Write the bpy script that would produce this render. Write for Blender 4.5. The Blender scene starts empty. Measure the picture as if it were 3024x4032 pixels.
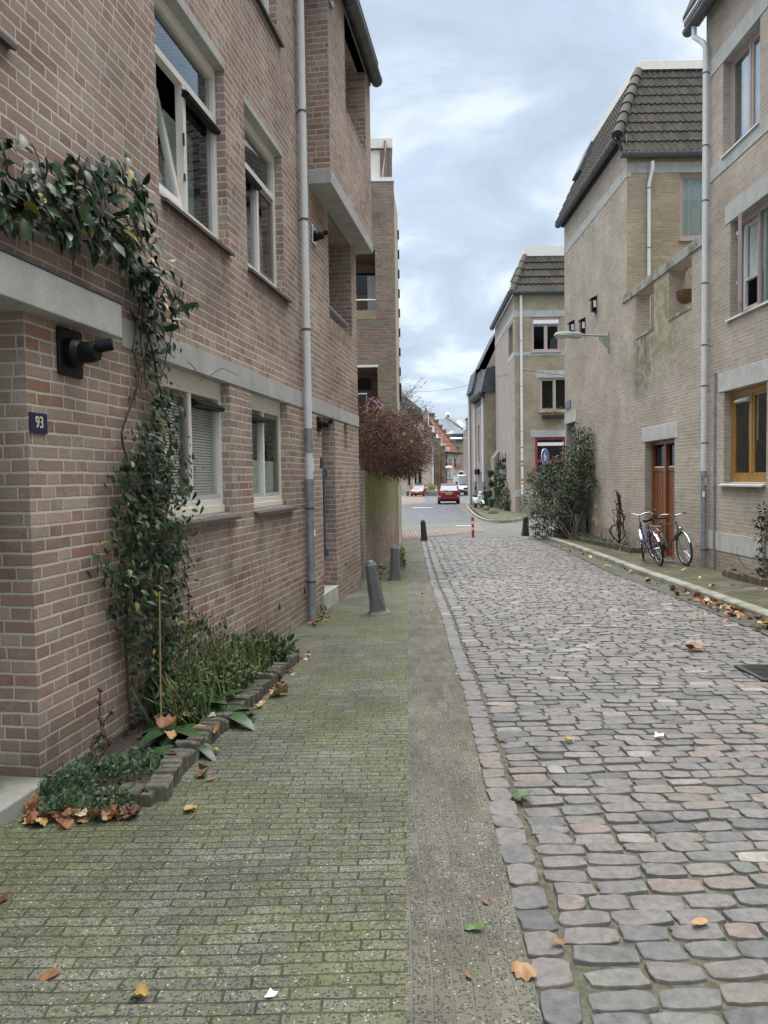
import bpy, bmesh, math, random
import numpy as np
from mathutils import Vector, Matrix
random.seed(7); RS = np.random.RandomState(11)
SC = bpy.context.scene
COL = SC.collection

# ------------------------------------------------------------------ camera
FPX, CXP, CYP = 2911., 1512., 2016.          # focal length and centre in pixels of the photograph
CAM_H = 1.5
PITCH = math.atan(131 / 2911); ROLL = .015
_f = np.array([0, math.cos(PITCH), -math.sin(PITCH)])
_R0 = np.array([1., 0, 0]); _U0 = np.array([0, math.sin(PITCH), math.cos(PITCH)])
_R = math.cos(ROLL) * _R0 - math.sin(ROLL) * _U0
_U = math.cos(ROLL) * _U0 + math.sin(ROLL) * _R0
CAMP = np.array([0, 0, CAM_H])
cam = bpy.data.cameras.new("camera"); camo = bpy.data.objects.new("camera", cam); COL.objects.link(camo)
cam.sensor_fit = 'VERTICAL'; cam.sensor_height = 36; cam.sensor_width = 27
cam.lens = 36 * FPX / 4032; cam.clip_start = .05; cam.clip_end = 3000
camo.matrix_world = Matrix(((_R[0], _U[0], -_f[0], 0), (_R[1], _U[1], -_f[1], 0), (_R[2], _U[2], -_f[2], CAM_H), (0, 0, 0, 1)))
SC.camera = camo

# ------------------------------------------------------------------ sky, sun, exposure
SUN_EL, SUN_AZ = math.radians(60), math.radians(-6)   # azimuth clockwise from +Y
w = bpy.data.worlds.new("World"); SC.world = w; w.use_nodes = True
nt = w.node_tree; nt.nodes.clear()
def wn(t, **k):
    n = nt.nodes.new(t)
    for a, b in k.items(): setattr(n, a, b)
    return n
out = wn('ShaderNodeOutputWorld'); bg = wn('ShaderNodeBackground')
sky = wn('ShaderNodeTexSky', sky_type='NISHITA', sun_disc=False, sun_elevation=SUN_EL, sun_rotation=SUN_AZ)
tc = wn('ShaderNodeTexCoord'); sep = wn('ShaderNodeSeparateXYZ'); nt.links.new(tc.outputs['Generated'], sep.inputs[0])
def wm(op, a, b=None, c=None):
    n = wn('ShaderNodeMath', operation=op)
    for i, v in enumerate((a, b, c)):
        if v is None: continue
        if isinstance(v, (int, float)): n.inputs[i].default_value = v
        else: nt.links.new(v, n.inputs[i])
    return n.outputs[0]
zc = wm('ADD', wm('MAXIMUM', sep.outputs[2], 0.0), .16)
px = wm('DIVIDE', sep.outputs[0], zc); py = wm('DIVIDE', sep.outputs[1], zc)
cmb = wn('ShaderNodeCombineXYZ'); nt.links.new(px, cmb.inputs[0]); nt.links.new(wm('MULTIPLY', py, .8), cmb.inputs[1])
n1 = wn('ShaderNodeTexNoise'); n1.inputs['Scale'].default_value = 2.3; n1.inputs['Detail'].default_value = 7; n1.inputs['Roughness'].default_value = .54
n1.inputs['Distortion'].default_value = .5
nt.links.new(cmb.outputs[0], n1.inputs['Vector'])
cr = wn('ShaderNodeValToRGB'); nt.links.new(n1.outputs['Fac'], cr.inputs[0])
e = cr.color_ramp.elements
e[0].position = .36; e[0].color = (.43, .50, .61, 1); e[1].position = .6; e[1].color = (.90, .985, 1.0, 1)
m_ = cr.color_ramp.elements.new(.5); m_.color = (.56, .68, .84, 1)
# overhead the cloud deck is thinner and bluer low-contrast; towards the horizon paler
mixh = wn('ShaderNodeMix', data_type='RGBA')
hz = wn('ShaderNodeMapRange'); hz.inputs[1].default_value = .03; hz.inputs[2].default_value = .55; nt.links.new(sep.outputs[2], hz.inputs[0])
crz = wn('ShaderNodeValToRGB'); nt.links.new(hz.outputs[0], crz.inputs[0])
ez = crz.color_ramp.elements
ez[0].position = 0; ez[0].color = (.66, .79, .86, 1); ez[1].position = 1; ez[1].color = (.57, .665, .80, 1)
mz = crz.color_ramp.elements.new(.4); mz.color = (.72, .84, .93, 1)
mixh.inputs[0].default_value = .3
nt.links.new(cr.outputs[0], mixh.inputs[6]); nt.links.new(crz.outputs[0], mixh.inputs[7])
# unseen sky overhead boosted as added fill light for walls and ground
zb = wn('ShaderNodeMapRange', interpolation_type='SMOOTHSTEP')
zb.inputs[1].default_value = .60; zb.inputs[2].default_value = .93; zb.inputs[3].default_value = 1.0; zb.inputs[4].default_value = 7.0
nt.links.new(sep.outputs[2], zb.inputs[0])
mixw = wn('ShaderNodeMix', data_type='RGBA'); zw = wn('ShaderNodeMapRange', interpolation_type='SMOOTHSTEP'); zw.inputs[1].default_value = .58; zw.inputs[2].default_value = .85
nt.links.new(sep.outputs[2], zw.inputs[0]); nt.links.new(zw.outputs[0], mixw.inputs[0]); nt.links.new(mixh.outputs[2], mixw.inputs[6]); mixw.inputs[7].default_value = (.80, .79, .775, 1)
vm = wn('ShaderNodeVectorMath', operation='SCALE'); nt.links.new(mixw.outputs[2], vm.inputs[0]); nt.links.new(zb.outputs[0], vm.inputs['Scale'])
sk = wn('ShaderNodeVectorMath', operation='SCALE'); nt.links.new(sky.outputs[0], sk.inputs[0]); sk.inputs['Scale'].default_value = .07
vs = wn('ShaderNodeVectorMath', operation='SCALE'); nt.links.new(vm.outputs[0], vs.inputs[0]); vs.inputs['Scale'].default_value = 5.9
ad = wn('ShaderNodeVectorMath', operation='ADD'); nt.links.new(sk.outputs[0], ad.inputs[0]); nt.links.new(vs.outputs[0], ad.inputs[1])
nt.links.new(ad.outputs[0], bg.inputs[0]); bg.inputs[1].default_value = .1
nt.links.new(bg.outputs[0], out.inputs[0])
sl = bpy.data.lights.new("sun", 'SUN'); sl.energy = 1.5; sl.angle = math.radians(40); sl.color = (1, .965, .91)
slo = bpy.data.objects.new("sun", sl); COL.objects.link(slo)
sd = Vector((math.cos(SUN_EL) * math.sin(SUN_AZ), math.cos(SUN_EL) * math.cos(SUN_AZ), math.sin(SUN_EL)))
slo.rotation_euler = sd.to_track_quat('Z', 'Y').to_euler(); slo.location = (0, 0, 60)
SC.view_settings.view_transform = 'Standard'; SC.view_settings.look = 'None'
SC.view_settings.exposure = 0.78; SC.view_settings.gamma = 1
SC.cycles.max_bounces = 8; SC.cycles.transparent_max_bounces = 16; SC.cycles.diffuse_bounces = 5

# ------------------------------------------------------------------ ground profile and pixel -> place
GY = [-30, 0, 14, 26, 40, 56, 90, 120, 400, 2500]
GZ = [.4, 0, -.42, -.62, -.62, -.58, -.72, -.75, -1.2, -3]
def gz(y): return float(np.interp(y, GY, GZ))
def ray(x, y): return _f + _R * ((x - CXP) / FPX) - _U * ((y - CYP) / FPX)
_ts = np.linspace(.5, 200, 20000)
def G(x, y, dz=0):
    d = ray(x, y); P = CAMP[None] + _ts[:, None] * d[None]
    h = P[:, 2] - np.interp(P[:, 1], GY, GZ) - dz
    i = int(np.argmax(h < 0)); a, b = h[i - 1], h[i]
    t = _ts[i - 1] + (_ts[i] - _ts[i - 1]) * a / (a - b)
    return CAMP + t * d
def onY(yy, x, y):                      # point of the pixel's ray on the vertical plane Y = yy
    d = ray(x, y); Q = CAMP + d * (yy / d[1]); return float(Q[0]), float(Q[2])
def onX(xx, x, y):
    d = ray(x, y); Q = CAMP + d * (xx / d[0]); return float(Q[1]), float(Q[2])

# ------------------------------------------------------------------ building helpers
class Fr:                               # wall frame: u along the wall, w outwards, z up
    def __init__(s, p, t, n): s.p = np.array(p[:2], float); s.t = np.array(t, float); s.n = np.array(n, float)
    def __call__(s, u, w, z):
        q = s.p + s.t * u + s.n * w
        return (q[0], q[1], z)
    def uz(s, x, y, w=0):
        d = ray(x, y); P0 = s.p + s.n * w
        k = ((P0 - CAMP[:2]) @ s.n) / (d[:2] @ s.n); Q = CAMP + k * d
        return float((Q[:2] - P0) @ s.t), float(Q[2])
WORLD = Fr((0, 0), (1, 0), (0, 1))
class MB:
    def __init__(s): s.v = []; s.f = []; s.m = []; s.mi = 0
    def add(s, vs, fs):
        o = len(s.v); s.v += [tuple(float(c) for c in v) for v in vs]
        s.f += [tuple(i + o for i in f) for f in fs]; s.m += [s.mi] * len(fs)
    def box(s, u0, u1, w0, w1, z0, z1, F=WORLD):
        vs = [F(u, w, z) for z in (z0, z1) for w in (w0, w1) for u in (u0, u1)]
        s.add(vs, [(0, 2, 3, 1), (4, 5, 7, 6), (0, 1, 5, 4), (2, 6, 7, 3), (0, 4, 6, 2), (1, 3, 7, 5)]); return s
    def quad(s, a, b, c, d): s.add([a, b, c, d], [(0, 1, 2, 3)]); return s
    def poly(s, pts): s.add(pts, [tuple(range(len(pts)))]); return s
    def prism(s, pts, d):               # polygon extruded by vector d
        n = len(pts); d = np.array(d)
        vs = [np.array(p) for p in pts] + [np.array(p) + d for p in pts]
        s.add(vs, [tuple(range(n))[::-1], tuple(range(n, 2 * n))] + [(i, (i + 1) % n, n + (i + 1) % n, n + i) for i in range(n)]); return s
    def tube(s, pts, r, seg=8, cap=True):
        pts = [np.array(p, float) for p in pts]; n = len(pts)
        rs = r if isinstance(r, (list, tuple, np.ndarray)) else [r] * n
        vs = []; prev = None
        for i, p in enumerate(pts):
            d = pts[min(i + 1, n - 1)] - pts[max(i - 1, 0)]; d = d / (np.linalg.norm(d) + 1e-9)
            if prev is None: a = np.cross(d, [0, 0, 1.] if abs(d[2]) < .9 else [1., 0, 0])
            else: a = prev - d * (prev @ d)
            a = a / (np.linalg.norm(a) + 1e-9); prev = a; b = np.cross(d, a)
            for k in range(seg):
                t = 2 * math.pi * k / seg; vs.append(p + (a * math.cos(t) + b * math.sin(t)) * rs[i])
        fs = [(i * seg + k, i * seg + (k + 1) % seg, (i + 1) * seg + (k + 1) % seg, (i + 1) * seg + k) for i in range(n - 1) for k in range(seg)]
        if cap: fs += [tuple(range(seg))[::-1], tuple((n - 1) * seg + k for k in range(seg))]
        s.add(vs, fs); return s
    def lathe(s, prof, c=(0, 0, 0), ax=(0, 0, 1), seg=16):   # prof: (radius, height) along ax
        ax = np.array(ax, float); ax /= np.linalg.norm(ax)
        a = np.cross(ax, [0, 0, 1.] if abs(ax[2]) < .9 else [1., 0, 0]); a /= np.linalg.norm(a); b = np.cross(ax, a); c = np.array(c, float)
        vs = [c + ax * h + (a * math.cos(2 * math.pi * k / seg) + b * math.sin(2 * math.pi * k / seg)) * r for r, h in prof for k in range(seg)]
        n = len(prof)
        fs = [(i * seg + k, i * seg + (k + 1) % seg, (i + 1) * seg + (k + 1) % seg, (i + 1) * seg + k) for i in range(n - 1) for k in range(seg)]
        fs += [tuple(range(seg))[::-1], tuple((n - 1) * seg + k for k in range(seg))]
        s.add(vs, fs); return s
    def loft(s, secs, close=True):      # rings of equal length
        m = len(secs[0]); n = len(secs)
        s.add([p for r in secs for p in r], [(i * m + k, i * m + (k + 1) % m, (i + 1) * m + (k + 1) % m, (i + 1) * m + k) for i in range(n - 1) for k in range(m)] + ([tuple(range(m))[::-1], tuple((n - 1) * m + k for k in range(m))] if close else [])); return s
    def wall(s, F, u0, u1, z0, z1, holes=(), depth=.11, w=0):
        us = sorted({u0, u1, *[h[0] for h in holes], *[h[1] for h in holes]}); zs = sorted({z0, z1, *[h[2] for h in holes], *[h[3] for h in holes]})
        us = [u for u in us if u0 <= u <= u1]; zs = [z for z in zs if z0 <= z <= z1]
        for a, b in zip(us, us[1:]):
            for c, d in zip(zs, zs[1:]):
                um, zm = (a + b) / 2, (c + d) / 2
                if any(h[0] < um < h[1] and h[2] < zm < h[3] for h in holes): continue
                s.quad(F(a, w, c), F(b, w, c), F(b, w, d), F(a, w, d))
        for h in holes:
            dp = h[4] if len(h) > 4 else depth
            a, b, c, d = h[:4]; i = w - dp
            s.quad(F(a, w, c), F(a, w, d), F(a, i, d), F(a, i, c)); s.quad(F(b, w, c), F(b, w, d), F(b, i, d), F(b, i, c))
            s.quad(F(a, w, c), F(b, w, c), F(b, i, c), F(a, i, c)); s.quad(F(a, w, d), F(b, w, d), F(b, i, d), F(a, i, d))
        return s
ORG = {}
def tag(o, label=None, cat=None, group=None, kind=None):
    if label: o['label'] = label
    if cat: o['category'] = cat
    if group: o['group'] = group
    if kind: o['kind'] = kind
    return o
def thing(name, loc, label, cat, group=None, rz=0, local=False):
    o = bpy.data.objects.new(name, None); COL.objects.link(o); o.empty_display_size = .2
    o.location = loc; o.rotation_euler = (0, 0, rz); tag(o, label, cat, group)
    ORG[o.name] = np.array((0, 0, 0)) if local else np.array(loc, float)
    return o
def root_org(p):
    while p.parent: p = p.parent
    return ORG.get(p.name, np.zeros(3))
def obj(name, mb, mats, parent=None, smooth=None, bevel=0, uv=True, sub=0):
    if not isinstance(mats, (list, tuple)): mats = [mats]
    me = bpy.data.meshes.new(name); V = np.array(mb.v, float).reshape(-1, 3)
    off = root_org(parent) if parent else np.zeros(3)
    base = None
    if parent is None and name not in KEEP_ORIGIN:
        base = np.array([V[:, 0].mean(), V[:, 1].mean(), V[:, 2].min()]); off = base
    me.from_pydata([tuple(v) for v in (V - off)], [], mb.f)
    for m in mats: me.materials.append(m)
    if len(mats) > 1: me.polygons.foreach_set('material_index', mb.m)
    if uv:
        lay = me.uv_layers.new(name='UVMap'); n = len(me.loops)
        li = np.empty(n, int); me.loops.foreach_get('vertex_index', li)
        nf = len(me.polygons); nr = np.empty(nf * 3); me.polygons.foreach_get('normal', nr); nr = nr.reshape(-1, 3)
        tot = np.empty(nf, int); me.polygons.foreach_get('loop_total', tot)
        N = np.repeat(nr, tot, axis=0); P = V[li]
        flat = np.abs(N[:, 2]) > .8
        t = np.stack([-N[:, 1], N[:, 0]], 1); ln = np.linalg.norm(t, axis=1, keepdims=True) + 1e-9; t = t / ln
        sg = np.where(np.abs(t[:, 1]) > .3, np.sign(t[:, 1]), np.sign(t[:, 0])); sg[sg == 0] = 1; t *= sg[:, None]
        u = np.where(flat, P[:, 0], (P[:, :2] * t).sum(1)); v = np.where(flat, P[:, 1], P[:, 2])
        lay.data.foreach_set('uv', np.stack([u, v], 1).ravel())
    if smooth is None: smooth = False
    if smooth:
        me.polygons.foreach_set('use_smooth', [True] * len(me.polygons))
    me.update()
    o = bpy.data.objects.new(name, me); COL.objects.link(o)
    if base is not None: o.location = base; ORG[o.name] = off
    if parent: o.parent = parent
    if smooth and smooth != 'full':
        try: me.set_sharp_from_angle(angle=math.radians(smooth if smooth is not True else 40))
        except Exception: pass
    if bevel:
        b = o.modifiers.new('bevel', 'BEVEL'); b.width = bevel; b.segments = 2; b.limit_method = 'ANGLE'; b.angle_limit = math.radians(50)
    if sub:
        b = o.modifiers.new('sub', 'SUBSURF'); b.levels = sub; b.render_levels = sub
    return o
KEEP_ORIGIN = set()
def struct(name, mb, mats, **k):
    KEEP_ORIGIN.add(name); o = obj(name, mb, mats, None, **k); o['kind'] = 'structure'; return o
def copy_tree(o, parent=None):
    c = o.copy(); COL.objects.link(c)
    if parent: c.parent = parent
    for ch in list(o.children): copy_tree(ch, c)
    return c
def text_mb(txt, size, F, u, w, z, depth=.004, extr=None, align='CENTER'):
    cu = bpy.data.curves.new('t', 'FONT'); cu.body = txt; cu.size = size; cu.align_x = align; cu.align_y = 'CENTER'; cu.extrude = depth
    o = bpy.data.objects.new('t', cu); COL.objects.link(o); dg = bpy.context.evaluated_depsgraph_get(); dg.update()
    me = bpy.data.meshes.new_from_object(o.evaluated_get(dg))
    mb = MB(); mb.add([F(u + v.co.x * (extr or 1), w + v.co.z, z + v.co.y) for v in me.vertices], [tuple(p.vertices) for p in me.polygons])
    bpy.data.objects.remove(o); bpy.data.curves.remove(cu); bpy.data.meshes.remove(me); return mb
# ------------------------------------------------------------------ materials
class NT:
    def __init__(s, name):
        s.mat = bpy.data.materials.new(name); s.mat.use_nodes = True; s.t = s.mat.node_tree; s.t.nodes.clear()
        s.out = s.n('ShaderNodeOutputMaterial'); s.b = s.n('ShaderNodeBsdfPrincipled'); s.l(s.b.outputs[0], s.out.inputs[0])
    def n(s, t, **k):
        x = s.t.nodes.new(t)
        for a, b in k.items(): setattr(x, a, b)
        return x
    def l(s, a, b): s.t.links.new(a, b)
    def set(s, sock, v):
        if isinstance(v, (int, float)): sock.default_value = v
        elif isinstance(v, (tuple, list)): sock.default_value = tuple(v) + ((1,) if len(v) == 3 and len(sock.default_value) == 4 else ())
        else: s.l(v, sock)
    def m(s, op, a, b=None, c=None):
        x = s.n('ShaderNodeMath', operation=op)
        for i, v in enumerate((a, b, c)):
            if v is not None: s.set(x.inputs[i], v)
        return x.outputs[0]
    def xyz(s, a, b=0., c=0.):
        x = s.n('ShaderNodeCombineXYZ'); s.set(x.inputs[0], a); s.set(x.inputs[1], b); s.set(x.inputs[2], c); return x.outputs[0]
    def sep(s, v): x = s.n('ShaderNodeSeparateXYZ'); s.l(v, x.inputs[0]); return x.outputs
    def uv(s): return s.n('ShaderNodeUVMap', uv_map='UVMap').outputs[0]
    def pos(s): return s.n('ShaderNodeNewGeometry').outputs['Position']
    def noise(s, v, sc, det=3, rough=.5, dist=0, out=0):
        x = s.n('ShaderNodeTexNoise'); s.l(v, x.inputs['Vector']); x.inputs['Scale'].default_value = sc; x.inputs['Detail'].default_value = det
        x.inputs['Roughness'].default_value = rough; x.inputs['Distortion'].default_value = dist; return x.outputs[out]
    def vor(s, v, sc, feat='F1', out=0):
        x = s.n('ShaderNodeTexVoronoi', feature=feat); s.l(v, x.inputs['Vector']); x.inputs['Scale'].default_value = sc; return x.outputs[out]
    def wn(s, v): x = s.n('ShaderNodeTexWhiteNoise', noise_dimensions='3D'); s.l(v, x.inputs[0]); return x.outputs
    def ramp(s, f, els, interp='LINEAR'):
        x = s.n('ShaderNodeValToRGB'); s.set(x.inputs[0], f); e = x.color_ramp; e.interpolation = interp
        while len(e.elements) < len(els): e.elements.new(.5)
        for k, (p, c) in enumerate(els):
            e.elements[k].position = p; e.elements[k].color = (*c, 1) if len(c) == 3 else c
        return x.outputs[0]
    def mix(s, f, a, b, mode='MIX'):
        x = s.n('ShaderNodeMix', data_type='RGBA', blend_type=mode); s.set(x.inputs[0], f); s.set(x.inputs[6], a); s.set(x.inputs[7], b); return x.outputs[2]
    def ss(s, v, a, b, c=0., d=1.):
        x = s.n('ShaderNodeMapRange', interpolation_type='SMOOTHSTEP'); s.set(x.inputs[0], v)
        for i, q in enumerate((a, b, c, d)): s.set(x.inputs[i + 1], q)
        return x.outputs[0]
    def add(s, a, b): x = s.n('ShaderNodeVectorMath', operation='ADD'); s.l(a, x.inputs[0]); s.l(b, x.inputs[1]); return x.outputs[0]
    def sc(s, a, k): x = s.n('ShaderNodeVectorMath', operation='SCALE'); s.l(a, x.inputs[0]); s.set(x.inputs['Scale'], k); return x.outputs[0]
    def jit(s, v, sc, amp, det=2):
        n = s.noise(v, sc, det, out=1); x = s.n('ShaderNodeVectorMath', operation='SUBTRACT'); s.l(n, x.inputs[0]); x.inputs[1].default_value = (.5, .5, .5)
        return s.add(v, s.sc(x.outputs[0], amp))
    def bump(s, h, strength=1., dist=.01, prev=None):
        x = s.n('ShaderNodeBump'); s.set(x.inputs['Strength'], strength); x.inputs['Distance'].default_value = dist; s.l(h, x.inputs['Height'])
        if prev is not None: s.l(prev, x.inputs['Normal'])
        s.l(x.outputs[0], s.b.inputs['Normal']); return x.outputs[0]
    def fin(s, col, rough=.8, metal=0., spec=None):
        s.set(s.b.inputs['Base Color'], col); s.set(s.b.inputs['Roughness'], rough); s.set(s.b.inputs['Metallic'], metal)
        if spec is not None: s.b.inputs['Specular IOR Level'].default_value = spec
        return s.mat
def mat_brick(name, cols, mortar, H=.071, WC=.36, joint=.013, seed=0., swap=False, moss=None, dirt=.25, bumpd=.006, rough=.9, edge=.0035, pale=0.):
    k = NT(name); uv = k.uv()
    if swap:
        q = k.sep(uv); uv = k.xyz(q[1], q[0])
    raw = uv
    uv = k.jit(uv, 22, edge * 2.4, 3); uv = k.jit(uv, 3.5, .010, 1)
    q = k.sep(uv); v = k.m('DIVIDE', q[1], H); row = k.m('FLOOR', v); fv = k.m('FRACT', v)
    rr = k.wn(k.xyz(row, seed, .5))[0]
    u = k.m('ADD', k.m('DIVIDE', q[0], WC), rr); cell = k.m('FLOOR', u); fu = k.m('FRACT', u)
    r2 = k.wn(k.xyz(cell, row, seed + 3.3))[0]
    b = k.m('ADD', .3333, k.m('MULTIPLY', k.m('GREATER_THAN', r2, .5), .3333))
    side = k.m('GREATER_THAN', fu, b); idn = k.m('ADD', k.m('MULTIPLY', cell, 2.), side)
    dv = k.m('MULTIPLY', k.m('MINIMUM', k.m('MINIMUM', fu, k.m('SUBTRACT', 1., fu)), k.m('ABSOLUTE', k.m('SUBTRACT', fu, b))), WC)
    dh = k.m('MULTIPLY', k.m('MINIMUM', fv, k.m('SUBTRACT', 1., fv)), H)
    d = k.m('MINIMUM', k.m('ADD', dv, .0015), dh)
    mask = k.ss(d, joint / 2 - .001, joint / 2 + .0025)
    wnv = k.wn(k.xyz(idn, row, seed))
    bc = k.ramp(wnv[0], cols)
    fine = k.noise(raw, 60, 4, .65); big = k.noise(raw, .9, 3, .6)
    pat = k.noise(k.add(raw, k.sc(wnv[1], 5.)), 9, 3, .6)
    bc = k.mix(1., bc, k.ramp(fine, [(.25, (.72, .72, .72)), (.75, (1.18, 1.18, 1.18))]), 'MULTIPLY')
    bc = k.mix(k.ss(pat, .48, .72, 0, .5), bc, (.37, .32, .285))
    if pale: bc = k.mix(k.m('MULTIPLY', k.ss(k.noise(raw, 1.7, 5, .7), .48, .68, 0, pale), k.ss(k.noise(raw, 31, 3, .6), .3, .6)), bc, (.56, .52, .475))
    mc = k.mix(1., mortar, k.ramp(k.noise(raw, 140, 3, .7), [(.3, (.68, .68, .68)), (.75, (1.15, 1.15, 1.15))]), 'MULTIPLY')
    col = k.mix(mask, mc, bc)
    col = k.mix(1., col, k.ramp(big, [(.3, (1 - dirt,) * 3), (.72, (1.08,) * 3)]), 'MULTIPLY')
    if moss:
        for (u0, u1, v0, v1, mc_, amt, fe) in moss:
            s_ = k.sep(k.jit(raw, 1.6, .5, 4)); 
            mk = k.m('MULTIPLY', k.m('MULTIPLY', k.ss(s_[0], u0, u0 + fe), k.ss(s_[0], u1 - fe, u1, 1., 0.)), k.m('MULTIPLY', k.ss(s_[1], v0, v0 + fe), k.ss(s_[1], v1 - fe * .3, v1, 1., 0.)))
            st = k.noise(k.xyz(k.m('MULTIPLY', s_[0], 9.), k.m('MULTIPLY', s_[1], 1.2)), 1., 3, .6)
            mk = k.m('MULTIPLY', mk, k.m('MULTIPLY', k.ss(st, .3, .62, .45, 1.), k.ss(k.noise(raw, 3.1, 5, .7), .36, .6, .15, 1.)))
            col = k.mix(k.m('MULTIPLY', mk, amt), col, mc_)
    hgt = k.m('ADD', k.m('MULTIPLY', mask, 1.), k.m('ADD', k.m('MULTIPLY', fine, .25), k.m('MULTIPLY', wnv[0], .25)))
    k.bump(hgt, .9, bumpd)
    return k.fin(col, rough, spec=.25)
def mat_plain(name, col, rough=.6, metal=0., var=.12, sc=12., bump=0., bsc=80., spec=None, streak=0.):
    k = NT(name); tc = k.n('ShaderNodeTexCoord').outputs['Object']
    c = k.mix(1., col, k.ramp(k.noise(tc, sc, 4, .6), [(.3, (1 - var,) * 3), (.72, (1 + var,) * 3)]), 'MULTIPLY')
    if streak:
        s_ = k.sep(tc); st = k.noise(k.xyz(k.m('MULTIPLY', s_[0], 14.), k.m('MULTIPLY', s_[1], 14.), k.m('MULTIPLY', s_[2], .9)), 1., 4, .6)
        c = k.mix(k.ss(st, .5, .75, 0, streak), c, (.12, .115, .10))
    if bump: k.bump(k.noise(tc, bsc, 4, .6), .6, bump)
    return k.fin(c, rough, metal, spec)
def mat_concrete(name, col, moss=0., wet=0.):
    k = NT(name); p = k.pos(); s_ = k.sep(p)
    c = k.mix(1., col, k.ramp(k.noise(p, 3.2, 6, .65), [(.3, (.78, .79, .8)), (.7, (1.1, 1.1, 1.1))]), 'MULTIPLY')
    c = k.mix(1., c, k.ramp(k.noise(p, 70, 3, .7), [(.3, (.86,) * 3), (.75, (1.08,) * 3)]), 'MULTIPLY')
    st = k.noise(k.xyz(k.m('MULTIPLY', s_[0], 9.), k.m('MULTIPLY', s_[1], 9.), k.m('MULTIPLY', s_[2], .8)), 1., 4, .65)
    c = k.mix(k.ss(st, .5, .8, 0, .35), c, (.16, .155, .14))
    if moss: c = k.mix(k.ss(k.noise(p, 2.2, 4, .6), .42, .66, 0, moss), c, (.085, .10, .05))
    k.bump(k.noise(p, 55, 4, .7), .5, .004)
    return k.fin(c, .85, spec=.3)
def mat_paver(name, H, W, cols, jointc, swap=False, fleck=.6, moss=.6, mossc=(.085, .115, .028), joint=.006, seed=0., dist=.008, bumpd=.006, tone=(.7, 1.15), jm=1.):
    k = NT(name); p = k.pos(); q0 = k.sep(p); raw = k.xyz(q0[1], q0[0]) if swap else k.xyz(q0[0], q0[1])
    uv = k.jit(raw, 14, .006, 3); uv = k.jit(uv, 1.7, dist * 6, 2); q = k.sep(uv)
    v = k.m('DIVIDE', q[1], H); row = k.m('FLOOR', v); fv = k.m('FRACT', v)
    rr = k.wn(k.xyz(row, seed, .2))[0]
    u = k.m('ADD', k.m('DIVIDE', q[0], W), k.m('ADD', k.m('MULTIPLY', k.m('MODULO', k.m('ABSOLUTE', row), 2.), .5), k.m('MULTIPLY', rr, .22))); cell = k.m('FLOOR', u); fu = k.m('FRACT', u)
    dv = k.m('MULTIPLY', k.m('MINIMUM', fu, k.m('SUBTRACT', 1., fu)), W); dh = k.m('MULTIPLY', k.m('MINIMUM', fv, k.m('SUBTRACT', 1., fv)), H)
    d = k.m('MINIMUM', dv, dh); mask = k.ss(d, joint * .35, joint * .35 + .004)
    wv = k.wn(k.xyz(cell, row, seed + 1.7)); c = k.ramp(wv[0], cols)
    c = k.mix(1., c, k.ramp(k.noise(raw, 90, 3, .7), [(.25, (.55,) * 3), (.75, (1.35,) * 3)]), 'MULTIPLY')
    big = k.noise(raw, .75, 4, .62); mid = k.noise(raw, 5.5, 4, .6); fin_ = k.noise(raw, 42, 3, .7)
    mm = k.m('ADD', k.m('ADD', k.m('MULTIPLY', big, .5), k.m('MULTIPLY', mid, .25)), k.m('MULTIPLY', fin_, .3))
    mk = k.ss(mm, .43, .63, 0., moss)
    c = k.mix(mk, c, mossc)
    if fleck:
        jr = k.jit(raw, 40, .02); fc = k.vor(jr, 105, out=1); fd = k.vor(jr, 105); fx = k.sep(fc)
        fl2 = k.m('MULTIPLY', k.m('LESS_THAN', fx[0], .52), k.ss(fd, .40, .58, 1., 0.)); c = k.mix(k.m('MULTIPLY', fl2, .9), c, (.045, .052, .05))
        fl = k.m('MULTIPLY', k.m('GREATER_THAN', fx[0], .91), k.m('LESS_THAN', fd, .36)); c = k.mix(k.m('MULTIPLY', fl, fleck), c, (.46, .44, .37))
        fb = k.vor(k.jit(raw, 30, .03), 34, out=1); fbd = k.vor(k.jit(raw, 30, .03), 34)
        fl3 = k.m('MULTIPLY', k.m('GREATER_THAN', k.sep(fb)[1], .94), k.m('LESS_THAN', fbd, .13)); c = k.mix(k.m('MULTIPLY', fl3, fleck), c, (.56, .54, .48))
    jc = k.mix(k.ss(k.noise(raw, 6, 3), .4, .6, 0, jm), jointc, (mossc[0] * .7, mossc[1] * .78, mossc[2] * .6))
    c = k.mix(mask, jc, c)
    c = k.mix(1., c, k.ramp(k.noise(raw, 1.6, 4, .6), [(.3, (tone[0],) * 3), (.7, (tone[1],) * 3)]), 'MULTIPLY')
    k.bump(k.m('ADD', k.m('ADD', mask, k.m('MULTIPLY', wv[0], .3)), k.m('MULTIPLY', fin_, .7)), .9, bumpd)
    return k.fin(c, .85, spec=.3)
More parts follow.
